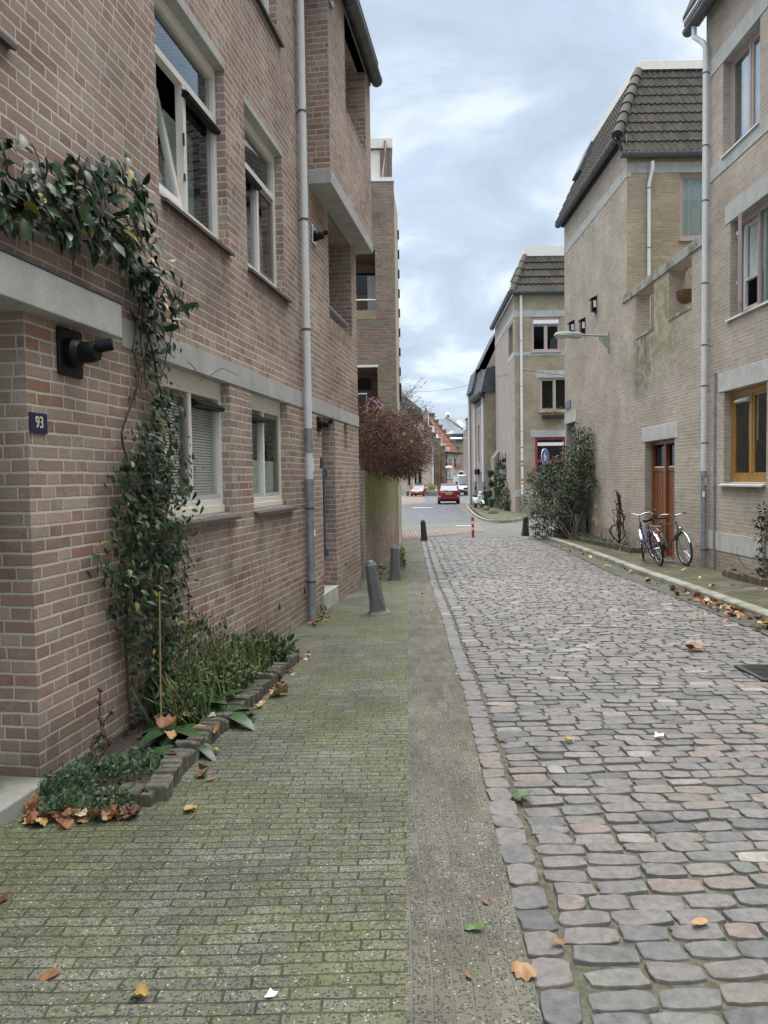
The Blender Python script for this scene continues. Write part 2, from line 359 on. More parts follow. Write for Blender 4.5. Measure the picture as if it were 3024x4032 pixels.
def mat_glass(name, tint=(.88, .92, .92), refl=1.):
    k = NT(name); g = k.n('ShaderNodeBsdfGlossy'); g.inputs['Roughness'].default_value = .015; g.inputs['Color'].default_value = (.95, .97, 1, 1)
    t = k.n('ShaderNodeBsdfTransparent'); t.inputs[0].default_value = (*tint, 1)
    fr = k.n('ShaderNodeLayerWeight'); fr.inputs[0].default_value = .5; mx = k.n('ShaderNodeMixShader')
    bp = k.n('ShaderNodeBump'); bp.inputs['Strength'].default_value = .05; bp.inputs['Distance'].default_value = .02
    k.l(k.noise(k.pos(), 1.3, 2), bp.inputs['Height']); k.l(bp.outputs[0], g.inputs['Normal'])
    k.l(k.m('MINIMUM', k.m('MULTIPLY', k.m('ADD', k.m('MULTIPLY', k.m('POWER', fr.outputs[1], 5.), .95), .05), refl), 1.), mx.inputs[0]); k.l(t.outputs[0], mx.inputs[1]); k.l(g.outputs[0], mx.inputs[2]); k.l(mx.outputs[0], k.out.inputs[0]); return k.mat
def mat_leaf(name, cols, rough=.42, trans=.0, veins=True, spec=.5):
    k = NT(name); r = k.n('ShaderNodeNewGeometry').outputs['Random Per Island']
    c = k.ramp(r, cols); c = k.mix(1., c, k.ramp(k.noise(k.pos(), 40, 3, .6), [(.3, (.75,) * 3), (.7, (1.2,) * 3)]), 'MULTIPLY')
    return k.fin(c, rough, spec=spec)
def mat_island(name, cols, rough=.7, nsc=45., var=.3, bump=.003, spec=.4, blend=None):
    k = NT(name); r = k.n('ShaderNodeNewGeometry').outputs['Random Per Island']; p = k.pos()
    c = k.ramp(r, cols)
    c = k.mix(1., c, k.ramp(k.noise(p, nsc, 4, .65), [(.3, (1 - var,) * 3), (.72, (1 + var,) * 3)]), 'MULTIPLY')
    c = k.mix(1., c, k.ramp(k.noise(p, 7., 3, .6), [(.3, (.85,) * 3), (.72, (1.1,) * 3)]), 'MULTIPLY')
    if blend: c = k.mix(k.ss(k.noise(p, blend[1], 5, .65), .5, .72, 0, blend[2]), c, blend[0])
    k.bump(k.noise(p, 130, 4, .7), .7, bump)
    return k.fin(c, rough, spec=spec)
M = {}
RED = [(0.0, (0.284, 0.187, 0.152)), (0.2, (0.367, 0.248, 0.204)), (0.45, (0.42, 0.31, 0.259)), (0.62, (0.326, 0.21, 0.167)), (0.78, (0.389, 0.315, 0.259)), (0.9, (0.493, 0.379, 0.322)), (1.0, (0.357, 0.177, 0.125))]
BEI = [(0., (.37, .325, .27)), (.3, (.455, .41, .35)), (.55, (.395, .36, .30)), (.8, (.50, .44, .375)), (.93, (.40, .32, .265)), (1., (.46, .35, .28))]
YEL = [(0., (.34, .28, .18)), (.4, (.41, .345, .235)), (.75, (.38, .32, .22)), (1., (.47, .40, .30))]
BRN = [(0., (.18, .145, .12)), (.4, (.235, .19, .155)), (.8, (.28, .22, .18)), (.94, (.25, .14, .10)), (1., (.32, .16, .12))]
M['brick_red'] = mat_brick('red_brick', RED, (.66, .62, .55), seed=1., dirt=.32, pale=.32, moss=[(-3, 14, -1.2, .22, (.17, .155, .115), .6, .5)] + [(a_, b_, c_, d_, (.17, .145, .125), .55, .18) for a_, b_, c_, d_ in ((4.95, 6.6, .5, 1.2, ), (6.95, 8.4, .55, 1.22), (5.1, 6.55, 2.75, 3.6), (6.95, 8.35, 2.8, 3.6))])  # first moss box paints contact shadow and grime along the wall foot
M['brick_red_gw'] = mat_brick('red_brick_mossy', RED, (.42, .395, .345), seed=4., dirt=.4, moss=[(13.2, 23.2, .15, 1.9, (.17, .27, .03), 1., .9)])
M['soldier_red'] = mat_brick('soldier_red', RED, (.42, .40, .35), seed=2., swap=True, H=.071, WC=.5)
M['brick_bei'] = mat_brick('beige_brick', BEI, (.57, .52, .445), pale=.25, seed=7., H=.071, moss=[(15.0, 19.3, 3.3, 6.0, (.17, .18, .06), .8, 1.2), (17.2, 19.0, 3.2, 5.3, (.10, .09, .07), .7, .5), (10, 27, -.6, .1, (.16, .12, .09), .6, .3)])
M['brick_yel'] = mat_brick('yellow_brick', YEL, (.44, .41, .33), seed=9., H=.071, dirt=.3)
M['brick_brn'] = mat_brick('brown_brick', BRN, (.30, .28, .235), seed=12., H=.078, WC=.4, joint=.015, moss=[(-3, .5, 2.0, 5.0, (.17, .165, .07), .5, .8)])
M['soldier_brn'] = mat_brick('soldier_brown', [(0, (.23, .2, .12)), (1, (.30, .26, .17))], (.42, .40, .30), seed=2.5, swap=True, H=.078, WC=.5)
M['brick_pale'] = mat_brick('pale_brick', [(0., (.52, .45, .36)), (1., (.60, .53, .43))], (.55, .48, .39), seed=15., dirt=.12)
M['brick_pink'] = mat_brick('pinkish_brick', [(0., (.37, .31, .275)), (1., (.45, .385, .34))], (.44, .39, .35), seed=16., dirt=.15)
M['brick_old'] = mat_brick('old_brick', [(0., (.24, .17, .12)), (.5, (.32, .23, .16)), (1., (.38, .29, .2))], (.34, .29, .22), seed=17., dirt=.5)
M['brick_gry'] = mat_brick('grey_brick', [(0., (.30, .25, .21)), (1., (.36, .31, .26))], (.34, .3, .27), seed=18., dirt=.15)
M['concrete'] = mat_concrete('concrete', (.46, .47, .455))
M['concrete_l'] = mat_concrete('concrete_light', (.52, .52, .50))
M['concrete_m'] = mat_concrete('concrete_mossy', (.36, .36, .33), moss=.8)
M['kerbstone'] = mat_concrete('kerbstone', (.30, .30, .265), moss=.6)
M['cream'] = mat_plain('cream_paint', (.72, .70, .64), .42, var=.05, sc=6)
M['white'] = mat_plain('white_paint', (.78, .79, .8), .4, var=.04)
M['alu'] = mat_plain('grey_aluminium', (.50, .52, .56), .4, .1, var=.05)
M['mauve'] = mat_plain('mauve_paint', (.42, .345, .325), .45, var=.06)
M['taupe'] = mat_plain('taupe_paint', (.19, .165, .145), .45, var=.06)
M['ochre'] = mat_plain('ochre_paint', (.34, .19, .05), .38, var=.12, sc=5)
M['wine'] = mat_plain('wine_paint', (.25, .035, .065), .4, var=.08)
M['wood'] = mat_plain('varnished_wood', (.20, .068, .022), .38, var=.25, sc=4, streak=.35)
M['black'] = mat_plain('black_plastic', (.006, .0065, .008), .42, var=.1, spec=.25)
M['blackm'] = mat_plain('black_matt', (.02, .02, .022), .8)
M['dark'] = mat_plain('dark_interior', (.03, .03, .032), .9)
M['navy'] = mat_plain('navy_enamel', (.012, .022, .075), .25, var=.04)
M['cream_num'] = mat_plain('cream_enamel', (.78, .72, .45), .35, var=.03)
M['sill'] = mat_plain('dark_sill_tile', (.085, .075, .078), .5, var=.12, sc=20)
M['zinc'] = mat_plain('zinc', (.115, .125, .135), .5, .55, var=.25, sc=6, streak=.3)
M['galv'] = mat_plain('galvanised_steel', (.30, .335, .37), .5, .5, var=.25, sc=9, streak=.25)
M['pipe'] = mat_plain('pale_pipe_paint', (.66, .68, .70), .42, var=.06, streak=.12)
M['chrome'] = mat_plain('chrome', (.5, .51, .53), .25, 1., var=.05)
M['rubber'] = mat_plain('rubber', (.018, .018, .02), .8)
M['tile'] = mat_island('roof_tile', [(0., (.030, .027, .024)), (.5, (.042, .038, .033)), (1., (.056, .05, .043))], .85, 25, .35, .003, .2, blend=((.085, .08, .055), 6., .5))
M['hiptile'] = mat_island('ridge_tile', [(0., (.05, .045, .038)), (1., (.068, .06, .052))], .85, 25, .3)
M['slate'] = mat_island('slate', [(0., (.075, .09, .105)), (1., (.11, .13, .15))], .75, 6, .2)
M['slate_d'] = mat_island('dark_slate', [(0., (.05, .06, .072)), (1., (.075, .085, .10))], .5, 6, .2)
M['orange_roof'] = mat_island('orange_tile', [(0., (.20, .075, .045)), (.5, (.27, .10, .06)), (1., (.33, .14, .085))], .85, 8, .3)
M['curtain'] = mat_plain('pale_curtain', (.42, .47, .44), .9, var=.3, sc=30)
M['curtain_w'] = mat_plain('white_curtain', (.72, .74, .74), .9, var=.1)
M['blind'] = mat_plain('blind_slats', (.62, .60, .57), .6, var=.06)
M['blue'] = mat_plain('blue_metal', (.055, .14, .25), .4)
M['bollard'] = mat_plain('bollard_paint', (.13, .14, .142), .55, var=.25, sc=7, bump=.002, bsc=60)
M['bollard_d'] = mat_plain('bollard_dark', (.035, .037, .043), .55, var=.2, sc=7, bump=.002)
M['glass'] = mat_glass('window_glass')
M['glass_d'] = mat_glass('dark_glass', (.35, .38, .4), .8)
M['glass_l'] = mat_glass('blinded_glass', (.93, .95, .94), .6)
M['glass_u'] = mat_glass('upper_glass', (.85, .9, .9), 1.2)
M['glass_r'] = mat_glass('coated_glass', (.85, .9, .9), 2.6)
M['glassblock'] = mat_plain('glass_block', (.20, .25, .25), .15, var=.2, sc=5)
M['fl_red'] = mat_plain('red_gloss', (.55, .03, .03), .35, var=.06)
M['fl_white'] = mat_plain('white_gloss', (.78, .78, .78), .4, var=.05)
M['pav'] = mat_paver('mossy_pavers', .0575, .2, [(0., (.13, .13, .115)), (.5, (.165, .162, .14)), (1., (.21, .205, .175))], (.052, .057, .034), moss=.85, seed=1., mossc=(.13, .148, .06), fleck=.85, joint=.003, jm=.8)
M['pav_long'] = mat_paver('lengthwise_pavers', .062, .21, [(0., (.13, .125, .11)), (.5, (.165, .158, .14)), (1., (.21, .20, .175))], (.20, .19, .15), swap=True, moss=.42, seed=5., mossc=(.125, .132, .07), tone=(.62, 1.1), joint=.0035, jm=.25, bumpd=.004, fleck=.8)
M['pav_right'] = mat_paver('mossy_brick_pavers', .1, .2, [(0., (.08, .072, .06)), (.5, (.125, .11, .095)), (1., (.18, .155, .135))], (.022, .026, .012), swap=False, fleck=0, moss=.75, seed=8., mossc=(.085, .105, .03), tone=(.55, 1.15))
M['road_grey'] = mat_paver('grey_pavers', .09, .22, [(0., (.115, .122, .117)), (1., (.15, .157, .15))], (.095, .10, .088), fleck=0, moss=.25, seed=11., mossc=(.14, .15, .10), jm=.2, tone=(.8, 1.1))
M['road_dark'] = mat_paver('blue_grey_pavers', .16, .6, [(0., (.092, .10, .11)), (1., (.125, .136, .148))], (.045, .05, .054), swap=True, fleck=0, moss=.0, seed=12., joint=.02, jm=0., tone=(.85, 1.1))
M['road_pink'] = mat_paver('pink_pavers', .1, .2, [(0., (.165, .138, .125)), (1., (.20, .17, .155))], (.12, .105, .095), fleck=0, moss=.1, seed=13., jm=.1)
M['road_red'] = mat_paver('red_ribbed_pavers', .13, .9, [(0., (.20, .145, .13)), (1., (.25, .185, .165))], (.10, .085, .08), swap=True, fleck=0, moss=.0, seed=14., joint=.05, jm=0.)
M['gutterstrip'] = mat_paver('gutter_pavers', .09, .2, [(0., (.10, .10, .09)), (1., (.145, .14, .125))], (.07, .07, .055), swap=True, moss=.45, fleck=.25, seed=15., jm=.6, mossc=(.10, .11, .06))
M['bed'] = mat_plain('mossy_grout', (.10, .10, .072), .95, var=.5, sc=30, bump=.01, bsc=120)
M['soil'] = mat_plain('dark_soil', (.04, .032, .024), .95, var=.4, sc=30, bump=.02, bsc=60)
M['cobble'] = mat_island('cobble', [(0.0, (0.096, 0.101, 0.106)), (0.14, (0.137, 0.14, 0.143)), (0.34, (0.18, 0.167, 0.159)), (0.5, (0.152, 0.15, 0.151)), (0.62, (0.201, 0.183, 0.171)), (0.72, (0.139, 0.146, 0.139)), (0.84, (0.214, 0.17, 0.152)), (0.93, (0.166, 0.17, 0.159)), (1.0, (0.3, 0.283, 0.26))], .48, 28., .32, .006, .5, blend=((.12, .12, .085), 14., .28))
M['block'] = mat_island('edging_block', [(0., (.10, .097, .08)), (1., (.155, .15, .125))], .9, 30., .3, .006, .2, blend=((.07, .085, .03), 8., .7))
M['block_d'] = mat_island('edging_brick', [(0., (.10, .085, .07)), (1., (.15, .125, .1))], .9, 30., .3, .006, .2, blend=((.06, .07, .03), 8., .6))
# ------------------------------------------------------------------ ground sheets, following the fall of the street
def sheet(name, pts, dz, mat, kind='structure', extra=()):
    bm = bmesh.new(); vs = [bm.verts.new((x, y, 0)) for x, y in pts]; bm.faces.new(vs)
    for yb in list(GY) + list(extra):
        bmesh.ops.bisect_plane(bm, geom=bm.verts[:] + bm.edges[:] + bm.faces[:], plane_co=(0, yb, 0), plane_no=(0, 1, 0))
    bmesh.ops.triangulate(bm, faces=bm.faces[:])
    for v in bm.verts: v.co.z = gz(v.co.y) + dz
    me = bpy.data.meshes.new(name); bm.normal_update()
    for f in bm.faces:
        if f.normal.z < 0: f.normal_flip()
    bm.to_mesh(me); bm.free(); me.materials.append(mat); o = bpy.data.objects.new(name, me); COL.objects.link(o); o['kind'] = kind; return o
sheet('ground', [(-900, -30), (900, -30), (900, 2400), (-900, 2400)], -.03, M['road_grey'])
COBL = [(.10, -1.5), (.43, 2.04), (.48, 3.36), (.59, 5.63), (.63, 7.2), (.72, 9.65), (.80, 13), (.97, 18), (1.14, 22.3), (1.22, 25.0)]
COBR = [(3.3, -1.5), (3.55, 2), (3.85, 5.5), (4.06, 7.87), (4.27, 10.58), (4.46, 14.6), (4.80, 19), (5.0, 23), (5.14, 26.1)]
JOINT = [(-.05, -1.5), (.04, 2.05), (.18, 6.0), (.38, 12), (.54, 18.27), (.66, 24.2)]
xl = lambda y: float(np.interp(y, [p[1] for p in COBL], [p[0] for p in COBL]))
xr = lambda y: float(np.interp(y, [p[1] for p in COBR], [p[0] for p in COBR]))
KERB = [(3.65, -1.5), (3.85, 2), (4.13, 5.5), (4.44, 8.5), (4.72, 12), (5.0, 16.4), (5.22, 21), (5.36, 25), (5.52, 26.9), (5.95, 27.9), (6.9, 28.5), (9.5, 29.6)]
sheet('pavement', [(-6, -1.5)] + JOINT + [(-.2, 24.6), (-3, 24.6), (-6, 14)], .022, M['pav'])
sheet('paver_strip', JOINT + [(1.2, 25)] + COBL[::-1][1:], .018, M['pav_long'])
sheet('cobble_bed', COBL + COBR[::-1], .0, M['bed'])
sheet('gutter', COBR + [(5.5, 26.9)] + [(x - .004, y) for x, y in KERB[:8][::-1]], .012, M['gutterstrip'])
# kerb: a ribbon of stone lengths
def ribbon(mb, line, w0, w1, z0, z1, seg=1.0, gap=.006, chamf=.02):
    P = [np.array(p, float) for p in line]
    L = [0]
    for a, b in zip(P, P[1:]): L.append(L[-1] + np.linalg.norm(b - a))
    xs = [p[0] for p in P]; ys = [p[1] for p in P]
    at = lambda s: np.array([np.interp(s, L, xs), np.interp(s, L, ys)])
    s = 0
    while s < L[-1] - .05:
        e = min(s + seg, L[-1]); secs = []
        for q in (s + gap, (s + e) / 2, e - gap):
            c = at(q); d = at(min(q + .05, L[-1])) - at(max(q - .05, 0)); d /= np.linalg.norm(d); n = np.array([d[1], -d[0]])
            g = gz(c[1]); a = c + n * w0; b = c + n * w1
            secs.append([(a[0], a[1], g + z0), (a[0], a[1], g + z1 - chamf), (*(a + n * chamf * .8), g + z1), (*(b - n * .004), g + z1), (b[0], b[1], g + z0)])
        mb.loft(secs); s = e
    return mb
mb = MB(); ribbon(mb, KERB, 0, .17, -.15, .115); struct('kerb', mb, M['kerbstone'], uv=False)
kin = [(x + .17, y) for x, y in KERB[:8]] + [(5.62, 26.75), (6.02, 27.74), (6.9, 28.32), (9.5, 29.4)]
def flat_above(name, pts, dz, mat): return sheet(name, pts, dz, mat)
flat_above('right_pavement', kin + [(12, 29.4), (12, -1.5)], .1, M['pav_right'])
# cobbles, each stone its own rounded block in one paved surface
rs = np.random.RandomState(5); CV = []; CF = []
def stone(cx, cy, wx, wy, n=14, h=.013):
    global CV, CF
    k = n; o = len(CV); a = np.linspace(0, 2 * np.pi, k, endpoint=False) + .2
    p = 9.; c, s_ = np.cos(a), np.sin(a); r = (np.abs(c) ** p + np.abs(s_) ** p) ** (-1 / p)
    r = r * (1 + rs.normal(0, .032, k)); sk = rs.normal(0, .11); tw = rs.normal(0, .035)
    X = c * r * wx / 2; Y = s_ * r * wy / 2 * (1 + rs.normal(0, .10) * c); X = X + sk * Y; X, Y = X - tw * Y, Y + tw * X
    g = gz(cy); tx, ty = rs.normal(0, .022), rs.normal(0, .03); hh = h + rs.normal(0, .002)
    for sc_, z in ((1.0, -.012), (.995, hh * .7), (.955, hh * .97), (.6, hh * 1.0)):
        for i in range(k): CV.append((cx + X[i] * sc_, cy + Y[i] * sc_, g + z + (tx * X[i] + ty * Y[i]) * (z > 0)))
    CV.append((cx, cy, g + hh * 1.0))
    for q in range(3):
        for i in range(k): CF.append((o + q * k + i, o + q * k + (i + 1) % k, o + (q + 1) * k + (i + 1) % k, o + (q + 1) * k + i))
    for i in range(k): CF.append((o + 3 * k + i, o + 3 * k + (i + 1) % k, o + 4 * k))
y = 1.25
while y < 25.0:                         # border column
    ln = rs.uniform(.13, .175)
    stone(xl(y) + .07, y + ln / 2, .128 * rs.uniform(.92, 1.06), ln - .012, 14 if y < 12 else 8); y += ln
y = 1.25; j = 0
while y < 25.95:
    pitch = .102 + rs.normal(0, .004)
    x = xl(y) + .142 + rs.uniform(0, .03); x1 = min(xr(y), .62 * y + 1.6)
    wav = lambda X: .05 * math.sin(X * 1.1 + j * .013) + .018 * (X - 1) + .012 * math.sin(X * 4 + j)
    while x < x1 - .05:
        wx = rs.uniform(.155, .225) if rs.rand() > .08 else rs.uniform(.10, .15); wx = min(wx, x1 - x)
        if wx > .06: stone(x + wx / 2, y + pitch / 2 + wav(x + wx / 2) + rs.normal(0, .003), wx - .013, pitch - .015, 14 if y < 7 else (10 if y < 14 else 8))
        x += wx
    y += pitch; j += 1
cb = MB(); cb.v = CV; cb.f = CF; cb.m = [0] * len(CF)
struct('cobbles', cb, M['cobble'], uv=False, smooth=38)
# crossing street
sheet('red_brick_band', [(-2.2, 23.6), (.58, 25.75), (2.4, 27.7), (4.05, 29.4), (4.15, 32.4), (.7, 29.3), (-2.2, 26.9)], -.018, M['road_red'])
sheet('road', [(-6, 33), (.8, 34.6), (4.6, 36.3), (5.0, 46), (5.35, 54), (6.2, 62), (9, 75), (12, 92), (40, 100), (40, 110), (4, 108), (-6, 100), (-2, 70), (-8, 50)], -.022, M['road_dark'])
ISL = [(6.2, 54.5), (5.82, 51.0), (5.43, 46.1), (5.08, 41), (4.95, 37.4), (4.98, 35.2), (5.25, 34.3), (5.8, 34.6), (7.8, 38.2), (12, 41.0)]
sheet('pink_pavers', [(4.6, 36.4), (4.7, 33.5), (5.3, 33.8), (5.2, 41), (5.5, 46), (5.9, 51), (6.3, 58), (6.2, 62), (5.35, 54), (5.0, 46)], -.016, M['road_pink'])
sheet('pink_pavers_far', [(-6, 60), (1.2, 57), (3.8, 66), (4.5, 84), (4.9, 95), (3, 99), (-6, 99)], -.014, M['road_pink'])
mb = MB(); ribbon(mb, ISL, 0, .14, -.15, .115); struct('corner_kerb', mb, M['kerbstone'], uv=False)
sheet('corner_pavement', [(6.35, 54.5), (5.95, 51), (5.57, 46.1), (5.22, 41), (5.08, 37.4), (5.1, 35.3), (5.3, 34.5), (5.75, 34.78), (7.7, 38.35), (12, 41.2), (14, 60)], .1, M['pav_right'])
# white road markings
mk = MB()
for x0, x1, y0, y1 in ((3.1, 4.0, 32.55, 32.75), (2.0, 3.4, 52.2, 52.7)):
    mk.quad(*[(x, y, gz(y) - .008) for x, y in ((x0, y0), (x1, y0), (x1 + .1, y1), (x0 + .1, y1))])
struct('road_marking', mk, M['white'])
# ------------------------------------------------------------------ windows
def window(house, F, u0, u1, z0, z1, w, frame, splits=(.5,), transom=None, fw=.055, sash=None, blind=None, head=0., sill=None, sill_mat='sill', glass='glass', foot=.0, sillw=.10, vents=(), low=0., curt_u=None, dep=.07):
    """frame set back at w (outer face), opening u0..u1 z0..z1"""
    fr = MB(); b = w - dep
    fr.box(u0, u0 + fw, b, w, z0 + foot, z1, F); fr.box(u1 - fw, u1, b, w, z0 + foot, z1, F)
    fr.box(u0 + fw, u1 - fw, b, w - .001, z1 - fw - head, z1, F); fr.box(u0 + fw, u1 - fw, b, w - .001, z0 + foot, z0 + foot + fw, F)
    if foot: fr.box(u0, u1, b, w + .012, z0, z0 + foot, F)
    zt = z1 - fw - head
    us = [u0 + fw] + [u0 + (u1 - u0) * s for s in splits] + [u1 - fw]
    if transom:
        fr.box(u0 + fw, u1 - fw, b, w - .003, transom - fw * .55, transom + fw * .55, F); zt = transom - fw * .55
    zb = z0 + foot + fw
    for s in splits: c = u0 + (u1 - u0) * s; fr.box(c - fw * .5, c + fw * .5, b, w - .002, zb, zt, F)
    fo = obj('window', fr, M[frame], house, bevel=.004)
    g = w - dep * .55
    lights = []
    for i in range(len(us) - 1):
        a = us[i] + (fw * .5 if i else 0); c = us[i + 1] - (fw * .5 if i + 1 < len(us) - 1 else 0); lights.append((a, c, zb, zt, i))
    if transom: lights.append((u0 + fw, u1 - fw, transom + fw * .55, z1 - fw - head, 9))
    for a, c, d, e_, i in lights:
        if sash and i in sash:
            s = MB(); sw = .05; sm = sash[i]
            s.box(a + .001, a + sw, b + .004, w - .018, d + .001, e_ - .001, F); s.box(c - sw, c - .001, b + .004, w - .018, d + .001, e_ - .001, F)
            s.box(a + sw, c - sw, b + .004, w - .02, e_ - sw, e_ - .001, F); s.box(a + sw, c - sw, b + .004, w - .02, d + .001, d + sw, F)
            if sm != 'none':
                obj('sash', s, M[sm], fo, bevel=.003)
            a, c, d, e_ = a + sw, c - sw, d + sw, e_ - sw
            if sm == 'none': continue
        obj('pane', MB().box(a, c, g - .003, g, d, e_, F), M[glass], fo)
    if blind:
        s = MB(); bw = w - dep * .55 - .03
        if blind[0] == 'slats':
            z = z0 + foot + blind[1]
            while z < z1 - head - .05:
                s.quad(F(u0 + .03, bw, z), F(u1 - .03, bw, z), F(u1 - .03, bw - .012, z + .019), F(u0 + .03, bw - .012, z + .019)); z += .024
            obj('blind', s, M['blind'], fo)
        elif blind[0] == 'curtain':
            a0, a1 = curt_u or (u0, u1); n = max(8, int((a1 - a0) / .018)); z0_, z1_ = z0 + blind[1], z1 - (blind[3] if len(blind) > 3 else 0)
            for i in range(n):
                f0, f1 = i / n, (i + 1) / n; ww = lambda q: bw - .02 + .018 * math.sin(q * n * .9) + .008 * math.sin(q * n * .37)
                s.quad(F(a0 + (a1 - a0) * f0, ww(f0), z0_), F(a0 + (a1 - a0) * f1, ww(f1), z0_), F(a0 + (a1 - a0) * f1, ww(f1), z1_), F(a0 + (a1 - a0) * f0, ww(f0), z1_))
            obj('curtain', s, M[blind[2]], fo, smooth=80)
        elif blind[0] == 'board':
            s.box(u0 + .03, u1 - .03, bw - .01, bw, z0 + blind[1], z0 + blind[2], F); obj('screen', s, M[blind[3]], fo)
    if low:
        obj('lower_rail', MB().box(u0 + fw, u1 - fw, w - .03, w - .006, z0 + foot + fw, z0 + foot + fw + low, F), M['alu'], fo)
    if sill:
        su0, su1 = sill; s = MB()
        s.add([F(su0, w + .0, z0 + .012), F(su1, w + .0, z0 + .012), F(su1, sillw - .05, z0 - .035), F(su0, sillw - .05, z0 - .035), F(su0, w, z0 - .02), F(su1, w, z0 - .02), F(su1, sillw - .05, z0 - .062), F(su0, sillw - .05, z0 - .062)],
              [(0, 1, 2, 3), (4, 5, 6, 7), (0, 3, 7, 4), (1, 2, 6, 5), (3, 2, 6, 7), (0, 1, 5, 4)])
        obj('sill', s, M[sill_mat], fo)
    for (va, vb, vz, vm) in vents:
        s = MB(); s.prism([F(va, w - .015, vz), F(va, w + .045, vz + .005), F(va, w + .055, vz + .03), F(va, w - .015, vz + .075)], np.array(F(vb, 0, 0)) - np.array(F(va, 0, 0)))
        vo = obj('vent_strip', s, M['black'], fo)
    return fo
def shell(mb, F, u0, u1, w0, w1, z0, z1, front=False):
    """box without its front face"""
    P = lambda u, w, z: F(u, w, z)
    mb.quad(P(u0, w1, z0), P(u1, w1, z0), P(u1, w1, z1), P(u0, w1, z1)); mb.quad(P(u0, w0, z0), P(u0, w1, z0), P(u0, w1, z1), P(u0, w0, z1))
    mb.quad(P(u1, w0, z0), P(u1, w1, z0), P(u1, w1, z1), P(u1, w0, z1)); mb.quad(P(u0, w0, z1), P(u1, w0, z1), P(u1, w1, z1), P(u0, w1, z1)); mb.quad(P(u0, w0, z0), P(u1, w0, z0), P(u1, w1, z0), P(u0, w1, z0)); return mb
def pipe_run(house, name, pts, r, mat, collars=(), cmat='pipe', brackets=(), F=None, wallw=0.):
    o = obj(name, MB().tube(pts, r, 14), M[mat], house, smooth=40)
    for c, rr, h in collars: obj('collar', MB().lathe([(rr, -h), (rr, h)], c, seg=14), M[cmat], o, smooth=40)
    for c in brackets:
        b = MB().lathe([(r * 1.12, -.012), (r * 1.12, .012)], c, seg=14)
        if F is not None:
            d = np.array(F(0, -1, 0)) - np.array(F(0, 0, 0)); b.tube([np.array(c) + d * r, np.array(c) + d * (r + .07)], .008, 6)
        obj('bracket', b, M['zinc'], o, smooth=40)
    return o
# ------------------------------------------------------------------ near left house
A0 = np.array((-1.845, 3.856)); A1 = np.array((-.927, 9.493)); tA = (A1 - A0) / np.linalg.norm(A1 - A0); nA = np.array([tA[1], -tA[0]])
FA = Fr(A0, tA, nA)
hl = thing('brick_house', (-3.2, 8, gz(8)), 'red brick house with cream windows and concrete bands along the mossy pavement on the left', 'house')
ZT = 8.75
LW1 = (1.565, 2.905, 1.215, 2.385); LW2 = (3.487, 4.708, 1.215, 2.385); UW1 = (1.60, 2.955, 3.59, 5.17); UW2 = (3.462, 4.69, 3.59, 5.14)
W3 = (3.0, 4.615, 6.40, 8.0); W4 = (-1.75, -.10, 3.73, 5.3)
REC = (6.31, 7.09, -.6, 2.385, .95); SLIT = (7.74, 7.98, 1.95, 2.385, .2); LOG = (6.90, 8.49, 3.81, 5.28, 1.6); POR = (-3.5, 0., -.6, 2.40, 1.3)
mb = MB()
mb.wall(FA, -7, 8.9, -.7, 2.39, [h for h in (LW1, LW2, REC, SLIT, POR)], .15)
mb.wall(FA, -7, 8.9, 2.39, ZT, [UW1, UW2, W3, W4, LOG], .15)
shell(mb, FA, -7, 8.9, 0, -8.5, -.7, ZT)
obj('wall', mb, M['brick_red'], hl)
# rooms behind loggia, porch and recess are closed by their reveals; back panels:
mb = MB(); mb.quad(FA(*[REC[0]], -.95, -.6), FA(REC[1], -.95, -.6), FA(REC[1], -.95, 2.385), FA(REC[0], -.95, 2.385)); obj('door', mb, M['blue'], hl)
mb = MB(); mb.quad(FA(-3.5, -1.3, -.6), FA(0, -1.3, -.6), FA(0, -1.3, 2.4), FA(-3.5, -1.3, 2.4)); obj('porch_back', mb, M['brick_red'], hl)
mb = MB(); mb.box(6.9, 8.49, -1.68, -1.6, 3.81, 5.28, FA); obj('loggia_back', mb, M['taupe'], hl)
mb = MB(); mb.box(SLIT[0], SLIT[1], -.22, -.2, 1.95, 2.385, FA); obj('slit_pane', mb, M['dark'], hl)
# soldier course on the loggia parapet, a few mm proud
obj('parapet_course', MB().box(6.905, 8.485, -.25, .004, 3.62, 3.815, FA), M['soldier_red'], hl)
obj('handrail', MB().tube([FA(6.93, -.05, 4.0), FA(8.3, -.05, 3.98)], .03, 10).tube([FA(8.1, -.05, 3.99), FA(8.1, -.1, 3.8)], .012, 6), M['galv'], hl, smooth=True)
obj('loggia_door', MB().box(7.0, 7.06, -1.4, -.9, 3.82, 5.2, FA), M['alu'], hl)
# concrete bands and lintels
obj('concrete_band', MB().box(1.0, 8.905, -.16, .012, 2.381, 2.572, FA), M['concrete'], hl, bevel=.004)
obj('porch_lintel', MB().box(-4, .80, -.3, .115, 2.392, 2.60, FA), M['concrete_l'], hl, bevel=.006)
obj('lead_flashing', MB().box(-4, .81, -.01, .12, 2.601, 2.612, FA), M['zinc'], hl)
obj('window_lintel', MB().box(1.58, 2.965, -.16, .006, 5.166, 5.235, FA), M['concrete'], hl)
obj('window_lintel', MB().box(3.44, 4.70, -.16, .006, 5.136, 5.2, FA), M['concrete'], hl)
# threshold stones
obj('doorstep', MB().box(6.2, 7.08, -.7, .02, -.5, -.055, FA), M['concrete_l'], hl, bevel=.008)
obj('porch_step', MB().box(-3.4, -.12, -1.2, .14, -.4, .0, FA), M['concrete_m'], hl, bevel=.01)
